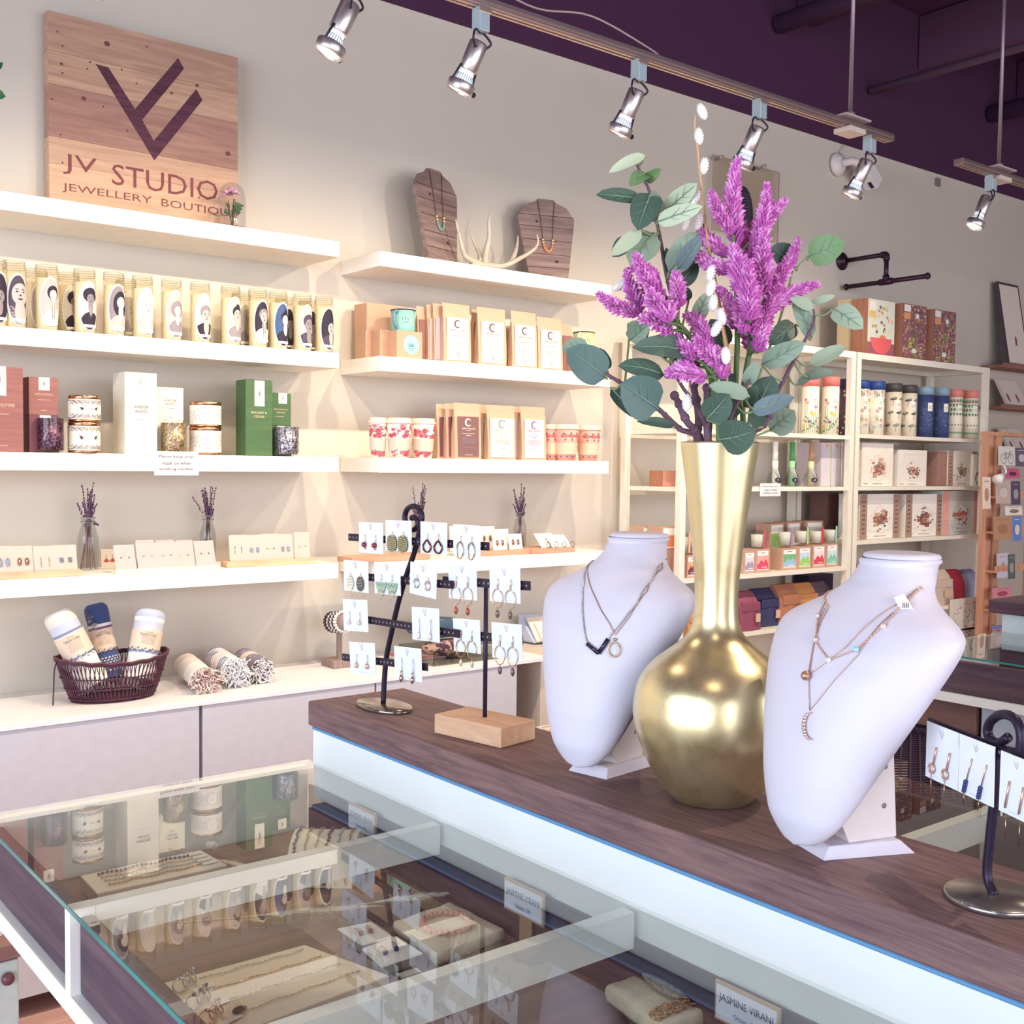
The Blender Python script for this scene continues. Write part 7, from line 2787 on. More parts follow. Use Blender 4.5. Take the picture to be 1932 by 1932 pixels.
pc = Vector((.955, .500, ST))
t = thing('earring_stand', 'iron earring stand with a thick curled top at the right photo edge', 'earring stand', pc)
b = MB()
b.lathe([(.0425, .0003), (.043, .001), (.043, .0045), (.042, .0052)], mat('98908c', .2, .8), n=48)
b.obj('round_base', t)
z3 = on(*c9(1810, 490), 1, pc.y).z
Aa = on(*c9(1420, 330), 2, z3+.006)
Bb = on(*c9(1900, 520), 1, pc.y)
Bb = Vector((pc.x-.012, pc.y, z3))
uu = Vector((Bb.x-Aa.x, Bb.y-Aa.y, 0)).normalized()
nn = uu.cross(Vector((0, 0, 1)))
pp = [(1735, 1300), (1738, 1150), (1752, 950), (1775, 750), (1795, 600), (1800, 490), (1770, 455), (1735, 400), (1750, 335), (1800, 300), (1850, 300), (1895, 335), (1915, 395), (1905, 460)]


def f3(p, off=0):
    r = Vector(_fw+_R*(p[0]-CXP)/F_PX-_U*(p[1]-CYP)/F_PX)
    e = Vector(EYE)
    q0 = Vector((pc.x, pc.y, 1.2))+nn*off
    return e+r*((q0-e).dot(nn)/r.dot(nn))


P = [f3(c9(x, y)) for x, y in pp[:6]]
P[0] = Vector((pc.x, pc.y, ST+.004))
b = MB(pc)
b.tube(bez(P, 5), .0042, C_IRON, n=10)
P = [f3(c9(x, y)) for x, y in [(1905, 540), (1918, 420), (1895, 340), (1850, 305), (1800, 305), (1755, 340), (1740, 395), (1765, 440), (1805, 450), (1850, 420)]]
b.tube(bez(P, 5), .0043, C_IRON, n=10)
b.obj('curled_post', t)
b = MB(pc)
bar(b, 0, c9(1425, 350), c9(2100, 620), .006, C_IRON, f=lambda p: f3(p, .004))
b.obj('bar', t)
pl = (Vector((pc.x, pc.y, 1.2))+nn*.009, nn)
for a, c, d, tx, kd in [((1425, 335), (1592, 400), (1361, 598), 'with rings on short sticks, leftmost on the right edge stand', 'stickring'), ((1597, 402), (1782, 472), (1522, 675), 'with dark blue beads, second on the right edge stand', 'bluebeads'), ((1815, 490), (1990, 560), (1742, 775), 'with long slim sticks, cut by the right photo edge', 'stick')]:
    ecard(c9(*a), c9(*c), c9(*d), 'white earring card '+tx, kd, planeo=pl)

# ---------------------------------------------------------------- inside the near case
FZ = .9005


def cs(px, py, z=FZ):
    return on(px, py, 2, z)


def slabq(name, label, cat, corners, z0, h, m, bevel=.0015, group=None, jit=0):
    P = [cs(x, y, z0+h) for x, y in corners]
    o = sum(P, Vector())/4
    o.z = z0
    b = MB(o)
    vs = [Vector((p.x, p.y, z0)) for p in P]+[Vector((p.x, p.y, z0+h)) for p in P]
    b.add(vs, [(3, 2, 1, 0), (4, 5, 6, 7), (0, 1, 5, 4), (1, 2, 6, 5), (2, 3, 7, 6), (3, 0, 4, 7)], m)
    return b.thing(name, label, cat, group, bevel=bevel, seg=3), P


BRD = mat('e6d8cc', .6)
GJB = 'jewellery boards in the near case'
_, PB1 = slabq('jewellery_board', 'thin cream board with bracelets in the farthest bin of the near case', 'board', [(183, 1686), (430, 1632), (378, 1603), (151, 1652)], FZ, .020, BRD, group=GJB)
_, PB2 = slabq('jewellery_board', 'large cream board with rings and fine necklaces in the middle bin of the near case', 'board', [(420, 1960), (735, 1840), (575, 1782), (298, 1857)], FZ, .018, mat('ead9c2', .6), group=GJB)


def lerp4(P, a, b_, z):
    p = P[0].lerp(P[1], a).lerp(P[3].lerp(P[2], a), b_)
    return Vector((p.x, p.y, z))


for k in range(4):
    b = MB(lerp4(PB1, .5, .2+.2*k, FZ+.0205))
    pts = [lerp4(PB1, .12+.72*i/14, .80-.19*k+.03*math.sin(i*1.3+k), FZ+.0222) for i in range(15)]
    b.tube(bez(pts, 3), .0009, [C_SILV, C_ROSE, C_SILV, C_GOLD][k], n=5)
    for q in bez(pts, 3)[::2]:
        b.ball(q, .0022 if k == 0 else .0016, [mat('6a5a68', .3), C_ROSE, C_SILV, C_GOLD][k], n=5)
    e = lerp4(PB1, .90, .82-.19*k, FZ+.0208)
    b.box(e.x-.010, e.y-.004, e.z, e.x+.012, e.y+.004, e.z+.0006, C_PAPER)
    b.thing('bracelet', ['beaded bracelet with paper tag, farthest on the small cream board', 'rose gold bracelet with paper tag, second on the small cream board', 'silver bracelet with paper tag, third on the small cream board', 'gold bracelet with paper tag, nearest on the small cream board'][k], 'bracelet', 'bracelets on the small cream board')
for k in range(4):
    vv = .88-.22*k
    pts = [lerp4(PB2, .22+.70*i/12, vv+.012*math.sin(i*1.7+k), FZ+.0200) for i in range(13)]
    b = MB(pts[6])
    b.tube(pts, .0006, C_GOLD if k % 2 else C_SILV, n=4)
    for q in bez(pts, 3)[::2]:
        b.ball(q, .0012, C_GOLD if k % 2 else C_SILV, n=5)
    b.thing('fine_necklace', 'fine chain laid straight across the large cream board, %s from the far edge' % ['first', 'second', 'third', 'fourth'][k], 'necklace', 'fine chains on the large cream board')
for k, (px, py, tx) in enumerate(((352, 1862, 'silver rings with a small tag, farthest on the board edge'), (378, 1893, 'silver rings with dark stones and a tag, second on the board edge'), (402, 1922, 'gold rings with a tag, nearest on the board edge'))):
    p = cs(px, py, FZ+.019)
    t = thing('ring_cluster', 'cluster of '+tx, 'rings', p, group='ring clusters on the large cream board')
    b = MB()
    for j in range(3):
        c = Vector((.010*(j-1), .007*((j*7) % 3-1), .0075))
        d = Matrix.Rotation(.8*j, 3, 'Z')
        b.tube([c+d @ Vector((.0085*math.cos(2*PI*i/18), .002*math.sin(2*PI*i/18), .0068*math.sin(2*PI*i/18))) for i in range(18)], .0011, C_SILV if k < 2 else C_ROSE, n=5, closed=True)
        b.ball(c+Vector((0, 0, .0075)), .0022, mat('5a4a60', .2) if k == 1 else C_SILV, n=7)
    b.obj('ring_bands', t)
    b = MB()
    b.box(-.004, -.022, .0004, .022, -.014, .0012, C_PAPER, T=Matrix.Rotation(.3, 4, 'Z'))
    b.obj('paper_tag', t)
p = cs(452, 1912, FZ+.019)
b = MB(p)
b.ball(p+Vector((0, 0, .004)), (.009, .004, .004), mat('8f4a52', .2, .3), n=10)
b.thing('red_stone_ring', 'small dark red stone piece near the lower edge of the large cream board', 'ring')

# bracelet roll
t = thing('bracelet_roll', 'cream half round bracelet display in the farthest bin near the counter beam', 'bracelet display', (.80, 1.43, FZ))
o = Vector((.80, 1.43, FZ))
T = Matrix.Translation(o) @ Matrix.Rotation(R_(-40), 4, 'Z')
b = MB(o)
n = 20
r, L = .062, .048
vs = []
for x in (-L, L):
    for k in range(n+1):
        a = PI*k/n
        vs.append(T @ Vector((x, r*math.cos(a), r*math.sin(a))))
    for k in range(n+1):
        a = PI*k/n
        vs.append(T @ Vector((x, (r-.028)*math.cos(a), (r-.028)*math.sin(a))))
q = n+1
fs = [(k, k+1, 2*q+k+1, 2*q+k) for k in range(n)]+[(q+k+1, q+k, 3*q+k, 3*q+k+1) for k in range(n)]
fs += [(k+1, k, q+k, q+k+1) for k in range(n)]+[(2*q+k, 2*q+k+1, 3*q+k+1, 3*q+k) for k in range(n)]
fs += [(0, 2*q, 3*q, q), (n, q+n, 3*q+n, 2*q+n)]
b.add(vs, fs, mat('f0e6cf', .6), True)
b.obj('roll', t, bevel=.002)
for k in range(6):
    b = MB(o)
    x = -L+.008+.0155*k
    m_ = [mat('6a6a88', .2, .6), C_GOLD, C_ROSE, mat('8f5f60', .3), C_SILV, C_GOLD][k]
    pts = [T @ Vector((x+.0012*math.sin(j*1.9), (r+.0016)*math.cos(PI*j/28), (r+.0016)*math.sin(PI*j/28))) for j in range(1, 28)]
    b.tube(pts, .0007, m_, n=4)
    for q_ in pts:
        b.ball(q_, .0024 if k in (0, 3) else .0017, m_, n=5)
    b.o = pts[13]
    b.thing('bracelet', ['dark blue bead bracelet, first around the half round display', 'fine gold bracelet, second around the half round display', 'rose gold bracelet, third around the half round display', 'red brown bead bracelet, fourth around the half round display', 'silver link bracelet, fifth around the half round display', 'gold link bracelet, last around the half round display'][k], 'bracelet', 'bracelets on the half round display')


def nameplate(tl, tr, bl, label):
    """card on its long edge facing -X, leaning on the beam"""
    f = lambda p: on(p[0], p[1], 0, .868)
    A, B_, C_ = f(tl), f(tr), f(bl)
    yc, hw = (A.y+B_.y)/2, abs(A.y-B_.y)/2
    h = .041
    z0 = FZ+.001
    zt = (A.z+B_.z)/2
    z0 = zt-h
    o = Vector((.868, yc, z0))
    t = thing('name_sign', label, 'name sign', o, group='name signs in the near case')
    b = MB()
    b.box(.001, -hw, -max(0, z0-FZ)+.0005 if False else 0, .0045, hw, h, mat('c9a383', .6))
    b.box(.0045, -.012, -(z0-FZ)+.0005, .0075, .012, h*.6, mat('b58f72', .6))
    b.obj('wooden_back', t, bevel=.0006)
    b = MB()
    mp = plane((0, 0, h/2), (0, -1, 0), (0, 0, 1), (-1, 0, 0))
    b.box(.0, -hw*.93, h*.08, .001, hw*.93, h*.92, mat('eceaf2', .6))
    b.text(mp, 'JASMINE VIRANI', 0, h*.12, mat('55506a', .6), w=hw*1.68, hgt=h*.25, h=.0003)
    b.text(mp, 'Ottawa, ON', 0, -h*.22, mat('6a6580', .6), w=hw*.75, hgt=h*.16, h=.0003)
    b.obj('paper_face', t)
    return t


nameplate((656, 1513), (707, 1536), (655, 1548), 'small printed name sign, farthest of three, beside the bracelet roll')
nameplate((950, 1653), (1025, 1690), (945, 1698), 'small printed name sign, middle of three, beside the bead bracelet')
nameplate((1348, 1848), (1470, 1905), (1342, 1905), 'small printed name sign, nearest of three, beside the marble slab')


def stone(name, label, cat, corners, z0, h, m, seed=1, group=None):
    P = [cs(x, y, z0+h) for x, y in corners]
    o = sum(P, Vector())/4
    o.z = z0
    rnd = random.Random(seed)
    N = 10
    edge = []
    for i in range(4):
        for k in range(N):
            edge.append(P[i].lerp(P[(i+1) % 4], k/N))
    c = sum(edge, Vector())/len(edge)
    rings = []
    for sc, z in ((.97, z0), (1.0, z0+h*.25), (1.01, z0+h*.6), (.99, z0+h*.9), (.955, z0+h), (.5, z0+h)):
        rings.append([Vector((c.x+(p.x-c.x)*(sc+rnd.uniform(-.014, .014)*(sc > .9)), c.y+(p.y-c.y)*(sc+rnd.uniform(-.014, .014)*(sc > .9)), z+rnd.uniform(-.0008, .0008)*(z > z0))) for p in edge])
    n = len(edge)
    vs = [v for r_ in rings for v in r_]+[Vector((c.x, c.y, z0+h))]
    fs = []
    for k in range(len(rings)-1):
        for i in range(n):
            j = (i+1) % n
            fs.append((k*n+i, k*n+j, (k+1)*n+j, (k+1)*n+i))
    L_ = (len(rings)-1)*n
    fs += [(L_+i, L_+(i+1) % n, len(vs)-1) for i in range(n)]
    fs.append(tuple(range(n-1, -1, -1)))
    b = MB(o)
    b.add(vs, fs, m, True)
    return b.thing(name, label, cat, group), P


MRB = mat('e6dac2', .7, bump=.6, scale=60)
_, PS = stone('marble_slab', 'rough cream stone slab with a pink bead bracelet on it in the middle bin', 'stone slab', [(823, 1800), (952, 1752), (850, 1701), (742, 1738)], FZ, .016, MRB, 2, 'rough stone slabs')
c = lerp4(PS, .5, .5, FZ+.0205)
b = MB(c)
for k in range(26):
    a = 2*PI*k/26
    b.ball(c+Vector((.031*math.cos(a), .031*math.sin(a), 0)), .0040, mat('d6a496', .25), n=9)
b.thing('bead_bracelet', 'pink stone bead bracelet lying on the stone slab of the middle bin', 'bracelet')
_, PS2 = stone('marble_slab', 'rough cream stone slab with gold hoops and a grey pebble in the nearest bin', 'stone slab', [(1250, 1938), (1345, 1900), (1215, 1832), (1142, 1858)], FZ+.012, .018, MRB, 5, 'rough stone slabs')
# clear block under the near slab
c = lerp4(PS2, .5, .5, FZ)
MB((c.x, c.y, FZ)).box(c.x-.02, c.y-.02, FZ, c.x+.02, c.y+.02, FZ+.0115, mat('e6e8e4', .05, kind='glass', spec=1.5)).thing('clear_block', 'clear block under the stone slab of the nearest bin', 'block')
b = MB(lerp4(PS2, .5, .78, FZ+.0305))
q0, q1 = lerp4(PS2, .30, .92, 0), lerp4(PS2, .78, .35, 0)
q0, q1 = cs(1215, 1835, FZ+.035), cs(1290, 1885, FZ+.035)
mid = (q0+q1)/2
T = Matrix.Translation((mid.x, mid.y, FZ+.0365)) @ Matrix.Rotation(math.atan2(q1.y-q0.y, q1.x-q0.x), 4, 'Z')
b.o = T.translation.copy()
b.ball((0, 0, 0), (.036, .013, .0055), mat('a89c90', .8, kind='speck', scale=300, col2='8f857c'), n=20, T=T)
b.thing('grey_pebble', 'flat pointed grey pebble on the nearest stone slab', 'pebble')
for k in range(5):
    c = lerp4(PS2, .10+.17*k, .16+.02*(k % 2), FZ+.0335)
    b = MB(c)
    for j in range(2):
        b.tube([c+Vector((.006*(j-.5)+.0065*math.cos(2*PI*i/18), .0065*math.sin(2*PI*i/18), .002*math.sin(2*PI*i/18+j)+.002*j)) for i in range(18)], .0010, C_GOLD, n=5, closed=True)
    b.ball(c+Vector((-.004, .004, .001)), .0022, C_GOLD, n=6)
    b.thing('gold_hoop', 'pair of linked gold hoops on the nearest stone slab, %s from its left end' % ['first', 'second', 'third', 'fourth', 'fifth'][k], 'ring', 'gold hoops on the nearest slab')
p = cs(1298, 1888, FZ+.0318)
b = MB(p)
b.box(p.x-.010, p.y-.005, FZ+.0312, p.x+.010, p.y+.005, FZ+.0318, C_PAPER)
b.text(plane((p.x, p.y, FZ+.0318), (1, 0, 0), (0, 1, 0), (0, 0, 1)), 'SALE', 0, 0, C_INK2, w=.011, hgt=.003) if False else None
b.thing('paper_tag', 'tiny paper tag lying on the nearest stone slab', 'tag')


def lowcard(corners, label, bead):
    P = [cs(x, y, FZ+.014) for x, y in corners]
    o = sum(P, Vector())/4
    t = thing('earring_card', label, 'jewellery card', o, group='earring cards lying in the near case')
    b = MB(o)
    b.add(P+[p-Vector((0, 0, .0012)) for p in P], [(0, 1, 2, 3), (7, 6, 5, 4), (0, 4, 5, 1), (1, 5, 6, 2), (2, 6, 7, 3), (3, 7, 4, 0)], C_PAPER)
    b.obj('card', t)
    for s in (.33, .62):
        e = MB(o)
        c_ = lerp4(P, s, .45, FZ+.0165)
        e.ball(c_, .0034, mat(bead, .2), n=9)
        c2 = lerp4(P, s+.02, .75, FZ+.0155)
        e.tube([c_, c2, lerp4(P, s+.12, .8, FZ+.0155), lerp4(P, s+.12, .6, FZ+.0155)], .0006, C_ROSE, n=5)
        e.obj('earring', t)
    b = MB(o+Vector((0, 0, -.0075)))
    q = [(p-o)*.8+o for p in P]
    b.add([Vector((p.x, p.y, FZ)) for p in q]+[Vector((p.x, p.y, FZ+.0126)) for p in q], [(3, 2, 1, 0), (4, 5, 6, 7), (0, 1, 5, 4), (1, 2, 6, 5), (2, 3, 7, 6), (3, 0, 4, 7)], mat('b9a79c', .7))
    b.thing('card_block', 'low grey block under the '+label.split(',')[0].replace('white ', ''), 'block', 'card blocks')
    return t


lowcard([(682, 1783), (742, 1768), (700, 1739), (636, 1752)], 'white earring card with red stones, left of the bead bracelet', '8f3f58')
lowcard([(720, 1825), (798, 1799), (748, 1766), (682, 1790)], 'white earring card with blue stones, in front of the red stone one', '3f3f78')
p = cs(772, 1838)
MB(p).box(p.x-.014, p.y-.006, FZ, p.x+.014, p.y+.006, FZ+.002, C_PAPER).thing('paper_tag', 'tiny paper tag lying before the blue stone earring card', 'tag')

# dried grass and cotton in the case
def plume(p0, p1, w_, label, seed, z=FZ+.012, col='e6d6c4', n=170):
    rnd = random.Random(seed)
    A, B_ = cs(*p0, z), cs(*p1, z)
    o = (A+B_)/2
    t = thing('dried_grass', label, 'dried grass', o, group='dried grass plumes in the near case')
    ax = (B_-A)
    L = ax.length
    ax.normalize()
    sd = Vector((-ax.y, ax.x, 0))
    b = MB(o)
    m_ = mat(col, .9, sheen=.4)
    for k in range(n):
        u = rnd.uniform(.0, 1)
        c_ = A+ax*(L*u)
        s = rnd.choice((-1, 1))
        ww = w_*math.sin(PI*(u*.9+.05))*rnd.uniform(.4, 1)
        d = ax*(.016+.01*rnd.random())+sd*(s*ww)+Vector((0, 0, rnd.uniform(-.3, .7)*ww*.5))
        e_ = c_+d
        e_.z = min(max(e_.z, FZ+.001), 1.0)
        b.tube([c_, c_.lerp(e_, .5)+Vector((0, 0, .001)), e_], [.0010, .0008, .0003], m_, n=3)
    b.obj('plume', t)
    b = MB(o)
    b.tube([A-ax*.10+Vector((0, 0, 0)), A, B_], .0013, mat('c9b08f', .8), n=5)
    b.obj('stalk', t)


plume((470, 1730), (690, 1712), .011, 'pale fluffy grass plume lying across the middle bin, pointing right', 3, n=260)
plume((700, 1704), (832, 1688), .012, 'white fluffy grass tip behind the stone slab', 4, col='efe6da', n=200)
plume((395, 1620), (475, 1640), .010, 'pale fluffy grass plume at the end of the small cream board', 5, n=140)
for k, (px, py) in enumerate(((398, 1578), (400, 1598))):
    p = cs(px, py, FZ+.013)
    b = MB(p)
    for j in range(7):
        b.ball(p+Vector((.004*math.cos(j*2.2), .004*math.sin(j*2.2), .002*(j % 3))), .0062, mat('f4efe6', .9, sheen=.3), n=7)
    b.thing('cotton_ball', ['white cotton tuft farther in the farthest bin', 'white cotton tuft nearer the small cream board'][k], 'cotton', 'cotton tufts')
# ================================================================ flowers in the gold vase
def fl(x, y, dz=0.0):
    return at(1060+x*.3416, 180+y*.3416, 1.268+dz)


MOUTH = Vector((VX, VY, ST+.405))
RND = random.Random(11)


def start(route):
    d = route[0]-MOUTH
    d.z = 0
    if d.length > .030:
        d = d.normalized()*.030
    d += Vector((RND.uniform(-.004, .004), RND.uniform(-.004, .004), 0))
    return [MOUTH+d*.3+Vector((0, 0, -.09)), MOUTH+d+Vector((0, 0, .004))]


PK = [mat(c, .7, sheen=.2) for c in ('d070bc', 'dc86ca', 'c05aae', 'eaa6da')]
PKD = mat('8f4f86', .8)
STG = mat('5f7a4a', .6)
BARK = mat('6f5262', .75, bump=.5, scale=120)
GBF = 'flower stems in the gold vase'


def spike(par, org, base, tip, r=.0115):
    b = MB(org)
    ax = tip-base
    L = ax.length
    d = ax.normalized()
    e1 = d.orthogonal().normalized()
    e2 = d.cross(e1)
    side = e1*RND.uniform(-1, 1)+e2*RND.uniform(-1, 1)
    P = [base.lerp(tip, u)+side*(.006*math.sin(PI*u)) for u in [i/8 for i in range(9)]]
    b.tube(P, [.0022-.0014*i/8 for i in range(9)], PKD, n=5)
    N = int(L*2900)
    for k in range(N):
        u = (k+RND.random())/N
        i = min(7, int(u*8))
        c = P[i].lerp(P[i+1], u*8-i)
        a = k*2.399
        rr = r*(.55+.55*math.sin(PI*min(1, u*.85+.12)))*(1-.35*u)*RND.uniform(.8, 1.15)
        out = e1*math.cos(a)+e2*math.sin(a)
        q = c+out*rr*RND.uniform(.8, 1.05)+d*rr*.6
        s1 = out.cross(d)*(.00115)
        s2 = d*.0012
        m_ = PK[RND.randrange(4)] if u > .12 else PK[2]
        b.add([c-s1, c+s2, c+s1, c-s2, q, c+out*rr*.45+d*rr*.15+s1*1.5, c+out*rr*.45+d*rr*.15-s1*1.5, c+out*rr*.55+d*rr*.55+s2*1.2], [(0, 6, 5, 2), (6, 4, 5), (0, 7, 6), (2, 5, 7), (6, 7, 4), (5, 4, 7)], m_, False)
    b.obj('flower_spike', par)


def bigstem(label, route, spikes, r0=.0032):
    o = MOUTH.copy()
    t = thing('purple_flower_stem', label, 'flower', o, group=GBF)
    b = MB(o)
    rt_ = start(route)+route
    b.tube(bez(rt_, 6), r0, STG, n=7)
    near = bez(rt_, 6)
    for a_, c_, dz, *rr in spikes:
        base, tip = fl(*a_, dz), fl(*c_, dz+RND.uniform(-.02, .02))
        j = min(near, key=lambda q: (q-base).length+(.02 if q.z > base.z else 0))
        b.tube(bez([j, (j+base)/2+Vector((0, 0, .003)), base], 4), .0018, STG, n=5)
    b.obj('stem', t)
    for a_, c_, dz, *rr in spikes:
        spike(t, o, fl(*a_, dz), fl(*c_, dz+RND.uniform(-.02, .02)), rr[0] if rr else .0115)
    return t


bigstem('tall purple astilbe like flower stem rising to the highest pink spikes', [fl(955, 1700), fl(970, 1300), fl(960, 900)],
        [((965, 830), (975, 350), 0, .0135), ((945, 770), (830, 530), -.01), ((1040, 920), (1130, 490), .01, .0125), ((1090, 780), (1240, 580), .01), ((920, 890), (752, 705), 0), ((930, 980), (697, 842), -.02),
         ((980, 1090), (950, 830), -.04, .014), ((1010, 1180), (1000, 890), -.03, .014), ((960, 1290), (852, 1060), -.01), ((1040, 1250), (1035, 920), -.045, .014), ((960, 1000), (1000, 700), .03), ((1080, 1010), (1080, 690), .03, .014)])
bigstem('purple flower stem with broad pink spikes leaning right', [fl(1000, 1650), fl(1040, 1400), fl(1100, 1150)],
        [((1120, 1100), (1125, 740), 0, .0145), ((1165, 1080), (1303, 800), .01), ((1130, 1190), (1415, 1045), 0), ((1080, 1420), (1165, 1130), -.02, .013), ((1050, 1330), (1090, 1060), -.02, .014), ((1010, 1320), (960, 1130), -.03), ((1100, 1290), (1210, 1050), .0, .013), ((1045, 1420), (1010, 1200), .02)])
bigstem('purple flower stem with drooping pink spikes at the left', [fl(830, 1600, -.02), fl(740, 1380, -.03), fl(640, 1260, -.04)],
        [((560, 1140), (405, 880), -.04, .013), ((440, 1200), (358, 965), -.02), ((430, 1210), (208, 1098), -.04), ((645, 1180), (632, 980), -.04, .013), ((610, 1300), (435, 1235), -.07, .013), ((590, 1260), (575, 1160), -.10, .016), ((560, 1200), (450, 1000), 0, .013), ((550, 1070), (380, 960), -.03, .013), ((600, 1220), (490, 1080), -.06, .014)])
bigstem('low purple flower stem with pink spikes just above the vase rim', [fl(860, 1650, -.04), fl(830, 1540, -.05)],
        [((745, 1460), (555, 1320), -.05, .013), ((805, 1370), (685, 1215), -.04, .013), ((890, 1500), (740, 1335), -.05, .013), ((800, 1560), (582, 1545), -.07, .014), ((895, 1570), (850, 1400), -.05, .014), ((860, 1480), (780, 1290), -.01), ((760, 1500), (640, 1400), -.02, .013)])

LEAFM = {'d': mat('4a6052', .5), 't': mat('526c66', .45), 's': mat('8a9c86', .55), 'l': mat('b7c2a2', .5), 'g': mat('6c8c5a', .5), 'b': mat('66767a', .5), 'p': mat('a1af94', .55)}
VEIN = mat('7f9a82', .5)
GEU = 'eucalyptus branches in the gold vase'


def branch(label, route, leaves, r0=.0035, stm=None, group=GEU):
    o = MOUTH.copy()
    t = thing('eucalyptus_branch', label, 'foliage', o, group=group)
    b = MB(o)
    rt_ = start(route)+route
    near = bez(rt_, 8)
    n = len(near)
    b.tube(near, [r0*(1-.6*i/n) for i in range(n)], stm or BARK, n=7)
    for i in range(6, n-2, 5):
        b.ball(near[i], r0*1.25*(1-.6*i/n), stm or BARK, n=6)
    for L_ in leaves:
        a_, c_, w_, c, dz = L_[:5]
        base = fl(*a_, dz)
        j = min(near, key=lambda q: (q-base).length)
        b.tube(bez([j, (j+base)/2-Vector((0, 0, .004)), base], 4), .0013, mat('8fa06f', .6), n=5)
    b.obj('stem', t)
    b = MB(o)
    for L_ in leaves:
        a_, c_, w_, c, dz = L_[:5]
        tilt = L_[5] if len(L_) > 5 else RND.uniform(-.35, .35)
        base, tip = fl(*a_, dz), fl(*c_, dz-.02+RND.uniform(-.02, .02))
        nrm = Vector((-.62, -.78, .15)) + Vector((RND.uniform(-.2, .2), RND.uniform(-.2, .2), tilt))
        leafmesh(b, base, tip, w_*.3416/2119*1.27, nrm, LEAFM[c], bend=RND.uniform(.0, .12), fold=RND.uniform(.05, .3), vein=VEIN if w_ > 85 else None, rnd=1.0)
    b.obj('leaves', t)
    return t


branch('tall eucalyptus branch reaching up at the left, with big dark and sage leaves', [fl(740, 1700), fl(640, 1250, .01), fl(580, 1000, .02), fl(545, 800, .02), fl(510, 640, .02), fl(480, 520, .02), fl(415, 385, .02)],
       [((462, 330), (258, 428), 62, 'l', .01), ((472, 430), (378, 500), 90, 'g', .02), ((462, 470), (545, 405), 62, 'g', .03), ((440, 575), (190, 548), 95, 'd', 0), ((495, 540), (420, 745), 160, 'd', .0), ((525, 700), (500, 525), 105, 's', .03),
        ((525, 700), (778, 612), 95, 'l', -.02), ((565, 645), (748, 485), 105, 'l', .02), ((505, 760), (375, 935), 165, 's', .01), ((440, 745), (272, 885), 80, 'l', -.01), ((355, 800), (280, 890), 90, 'b', .03), ((590, 975), (760, 755), 150, 's', .01), ((650, 1050), (745, 915), 110, 'd', .02), ((600, 985), (575, 840), 60, 'd', .02), ((640, 960), (765, 780), 90, 'b', -.01)])
branch('eucalyptus branch spreading right with bright green and grey leaves', [fl(1120, 1780), fl(1200, 1620), fl(1290, 1450), fl(1360, 1320), fl(1392, 1250), fl(1390, 1180)],
       [((1105, 1485), (1345, 1365), 115, 's', -.02), ((1290, 1265), (1140, 1375), 120, 'd', .03), ((1370, 1485), (1568, 1385), 85, 'p', 0), ((1380, 1340), (1278, 1125), 90, 's', .01), ((1390, 1180), (1255, 1110), 62, 'p', 0), ((1500, 1180), (1665, 1290), 120, 'p', -.02), ((1375, 1145), (1510, 1105), 40, 'p', .02), ((1360, 1560), (1505, 1525), 55, 's', .03), ((1300, 1600), (1440, 1500), 50, 's', .04)], r0=.0032)
branch('slim eucalyptus twig with one bright green round leaf at the right', [fl(1060, 1650, .03), fl(1200, 1250, .03), fl(1270, 1000, .02), fl(1300, 950, .02), fl(1355, 890, .01)],
       [((1360, 890), (1565, 815), 160, 'g', 0), ((1290, 945), (1150, 840), 150, 'd', .04)], r0=.0022, stm=mat('9fae7c', .6))
branch('low eucalyptus branch reaching far left with large teal leaves', [fl(650, 1840, -.02), fl(520, 1720, -.04), fl(380, 1620, -.05), fl(250, 1540, -.06), fl(150, 1470, -.06)],
       [((245, 1560), (30, 1400), 190, 't', -.06), ((150, 1395), (0, 1400), 110, 's', -.03), ((250, 1520), (212, 1395), 60, 'd', -.03), ((530, 1730), (325, 1590), 225, 't', -.06), ((270, 1615), (415, 1780), 95, 'd', -.03), ((620, 1825), (415, 1800), 58, 'd', -.03), ((370, 1350), (480, 1260), 100, 's', 0), ((150, 1440), (20, 1420), 60, 'd', -.02)], r0=.0038)
branch('short eucalyptus branch with dark leaves crowding left above the rim', [fl(760, 1750, -.03), fl(660, 1600, -.03), fl(600, 1480, -.03)],
       [((700, 1420), (388, 1390), 125, 'd', -.04), ((565, 1545), (312, 1492), 115, 'd', -.05), ((640, 1400), (700, 1500), 110, 'b', -.01), ((475, 1340), (360, 1260), 110, 'p', .01), ((740, 1245), (808, 1085), 88, 'p', -.01), ((900, 1400), (820, 1235), 135, 'd', .02), ((700, 1135), (675, 1055), 58, 'd', .02), ((600, 1440), (560, 1390), 70, 'b', 0)])
branch('short eucalyptus branch with broad leaves right over the vase mouth', [fl(930, 1780, -.04), fl(1000, 1650, -.04), fl(1060, 1520, -.03)],
       [((1035, 1660), (810, 1600), 85, 's', -.06), ((800, 1790), (925, 1650), 150, 'd', -.05), ((870, 1900), (1070, 1850), 190, 'd', -.07), ((1050, 1750), (1285, 1665), 92, 'b', -.06), ((1070, 1740), (1165, 1550), 155, 'd', -.02), ((1150, 1850), (1285, 1740), 150, 's', 0), ((1110, 1830), (1040, 1735), 85, 'd', -.03), ((1015, 1600), (1080, 1470), 75, 's', -.03), ((1000, 1720), (1080, 1600), 85, 'd', -.02), ((960, 1780), (930, 1620), 70, 'd', -.01), ((870, 1640), (960, 1540), 80, 'd', .0)])
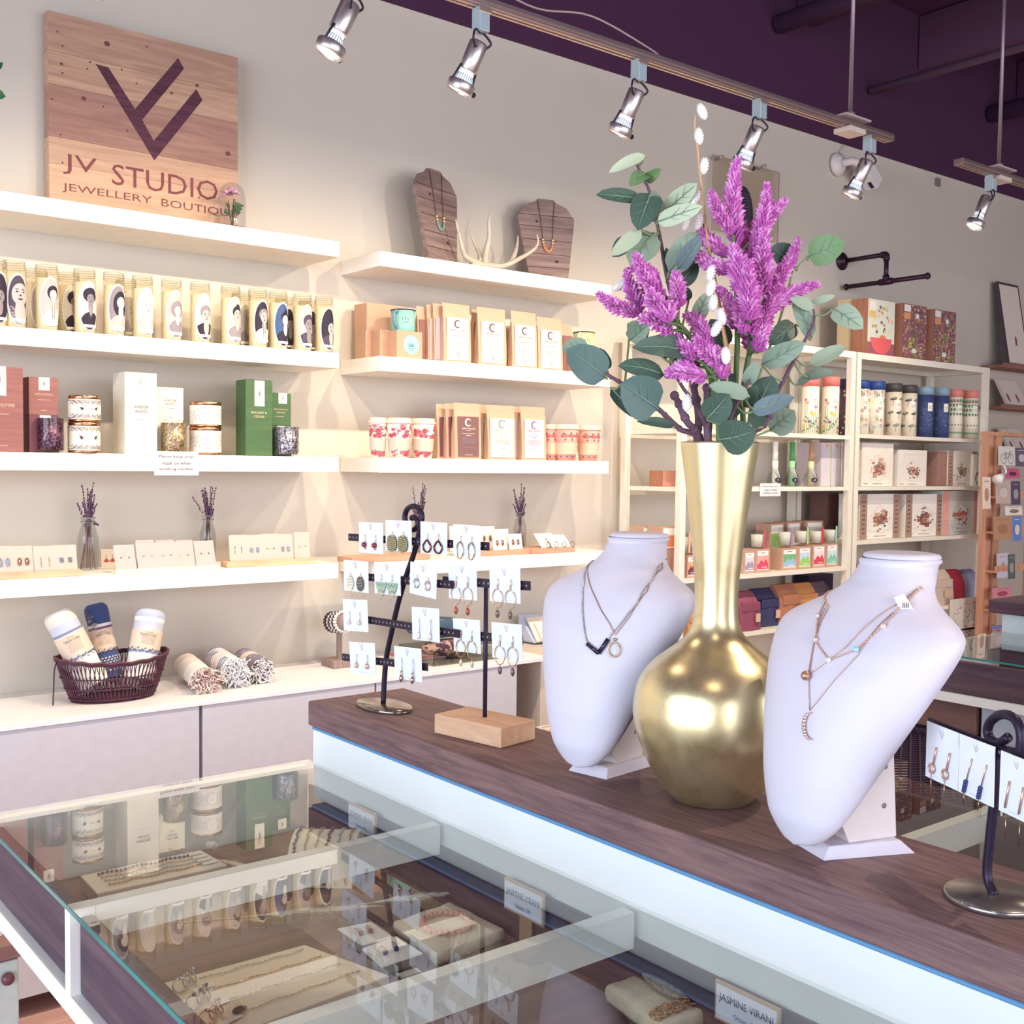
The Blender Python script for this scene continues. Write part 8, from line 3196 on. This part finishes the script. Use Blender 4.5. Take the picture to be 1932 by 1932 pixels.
# bare twigs
for k, (rt_, tx) in enumerate((([fl(690, 1800, -.03), fl(640, 1690, -.03), fl(610, 1640, -.03)], 'stubby bare twig at the left of the vase mouth'), ([fl(760, 1800, .0), fl(740, 1660, .0), fl(720, 1560, .0)], 'thick bare twig in the middle of the vase mouth'), ([fl(800, 1750, -.02), fl(800, 1600, -.02)], 'dark thick twig behind the low purple stem'), ([fl(1100, 1830, -.02), fl(1150, 1760, -.02)], 'short dark twig at the right of the vase mouth'))):
    b = MB(MOUTH)
    P = bez(start(rt_)+rt_, 6)
    b.tube(P, [.0048-.0018*i/len(P) for i in range(len(P))], BARK, n=8)
    for i in range(5, len(P), 4):
        b.ball(P[i], .0055, BARK, n=7)
    b.thing('bare_twig', tx, 'twig', 'bare twigs in the gold vase')


def willow(label, route, buds, kind=0):
    o = MOUTH.copy()
    t = thing('willow_branch', label, 'foliage', o, group='pussy willow branches')
    b = MB(o)
    P = bez(start(route)+route, 8)
    b.tube(P, [.0022*(1-.5*i/len(P)) for i in range(len(P))], mat('c9a074', .6), n=6)
    b.obj('stem', t)
    for x, y, rot, dz in buds:
        b = MB(o)
        T = Matrix.Translation(fl(x, y, dz)) @ Matrix.Rotation(R_(rot), 4, Vector(_fw)) 
        m_ = mat('f3eee8', .9, sheen=.5)
        b.ball((0, 0, 0), (.0048, .0048, .0092), m_, n=12, T=T)
        for k in range(60):
            a, q = k*2.399, 1-2*(k+.5)/60
            s = math.sqrt(1-q*q)
            p = Vector((.0048*s*math.cos(a), .0048*s*math.sin(a), .0092*q))
            n_ = Vector((s*math.cos(a), s*math.sin(a), q*.5))
            b.tube([T @ p, T @ (p+n_*.0007+Vector((0, 0, .0012)))], [.0009, .0002], m_, n=3)
        b.obj('bud', t)


willow('tall pussy willow twig with white buds rising above the flowers', [fl(930, 1540), fl(880, 1200), fl(815, 860), fl(790, 680), (fl(765, 450)), fl(748, 280), fl(735, 170), fl(738, 110)],
       [(776, 92, -25, 0), (757, 228, -8, 0), (786, 392, 5, 0), (738, 570, 30, 0), (680, 702, 10, 0), (758, 700, 20, 0), (800, 880, 15, .01)])
willow('low pussy willow twig with white buds half hidden among the purple flowers', [fl(910, 1500, -.03), fl(880, 1250, -.03), fl(830, 1060, -.03), fl(800, 980, -.02)],
       [(822, 985, 10, -.03), (822, 1065, 15, -.05), (835, 1150, 5, -.05), (880, 1225, -15, -.06), (852, 1290, 25, -.07), (322, 1050, 60, 0), (690, 1700, 0, -.05), (905, 1440, -5, -.06)])
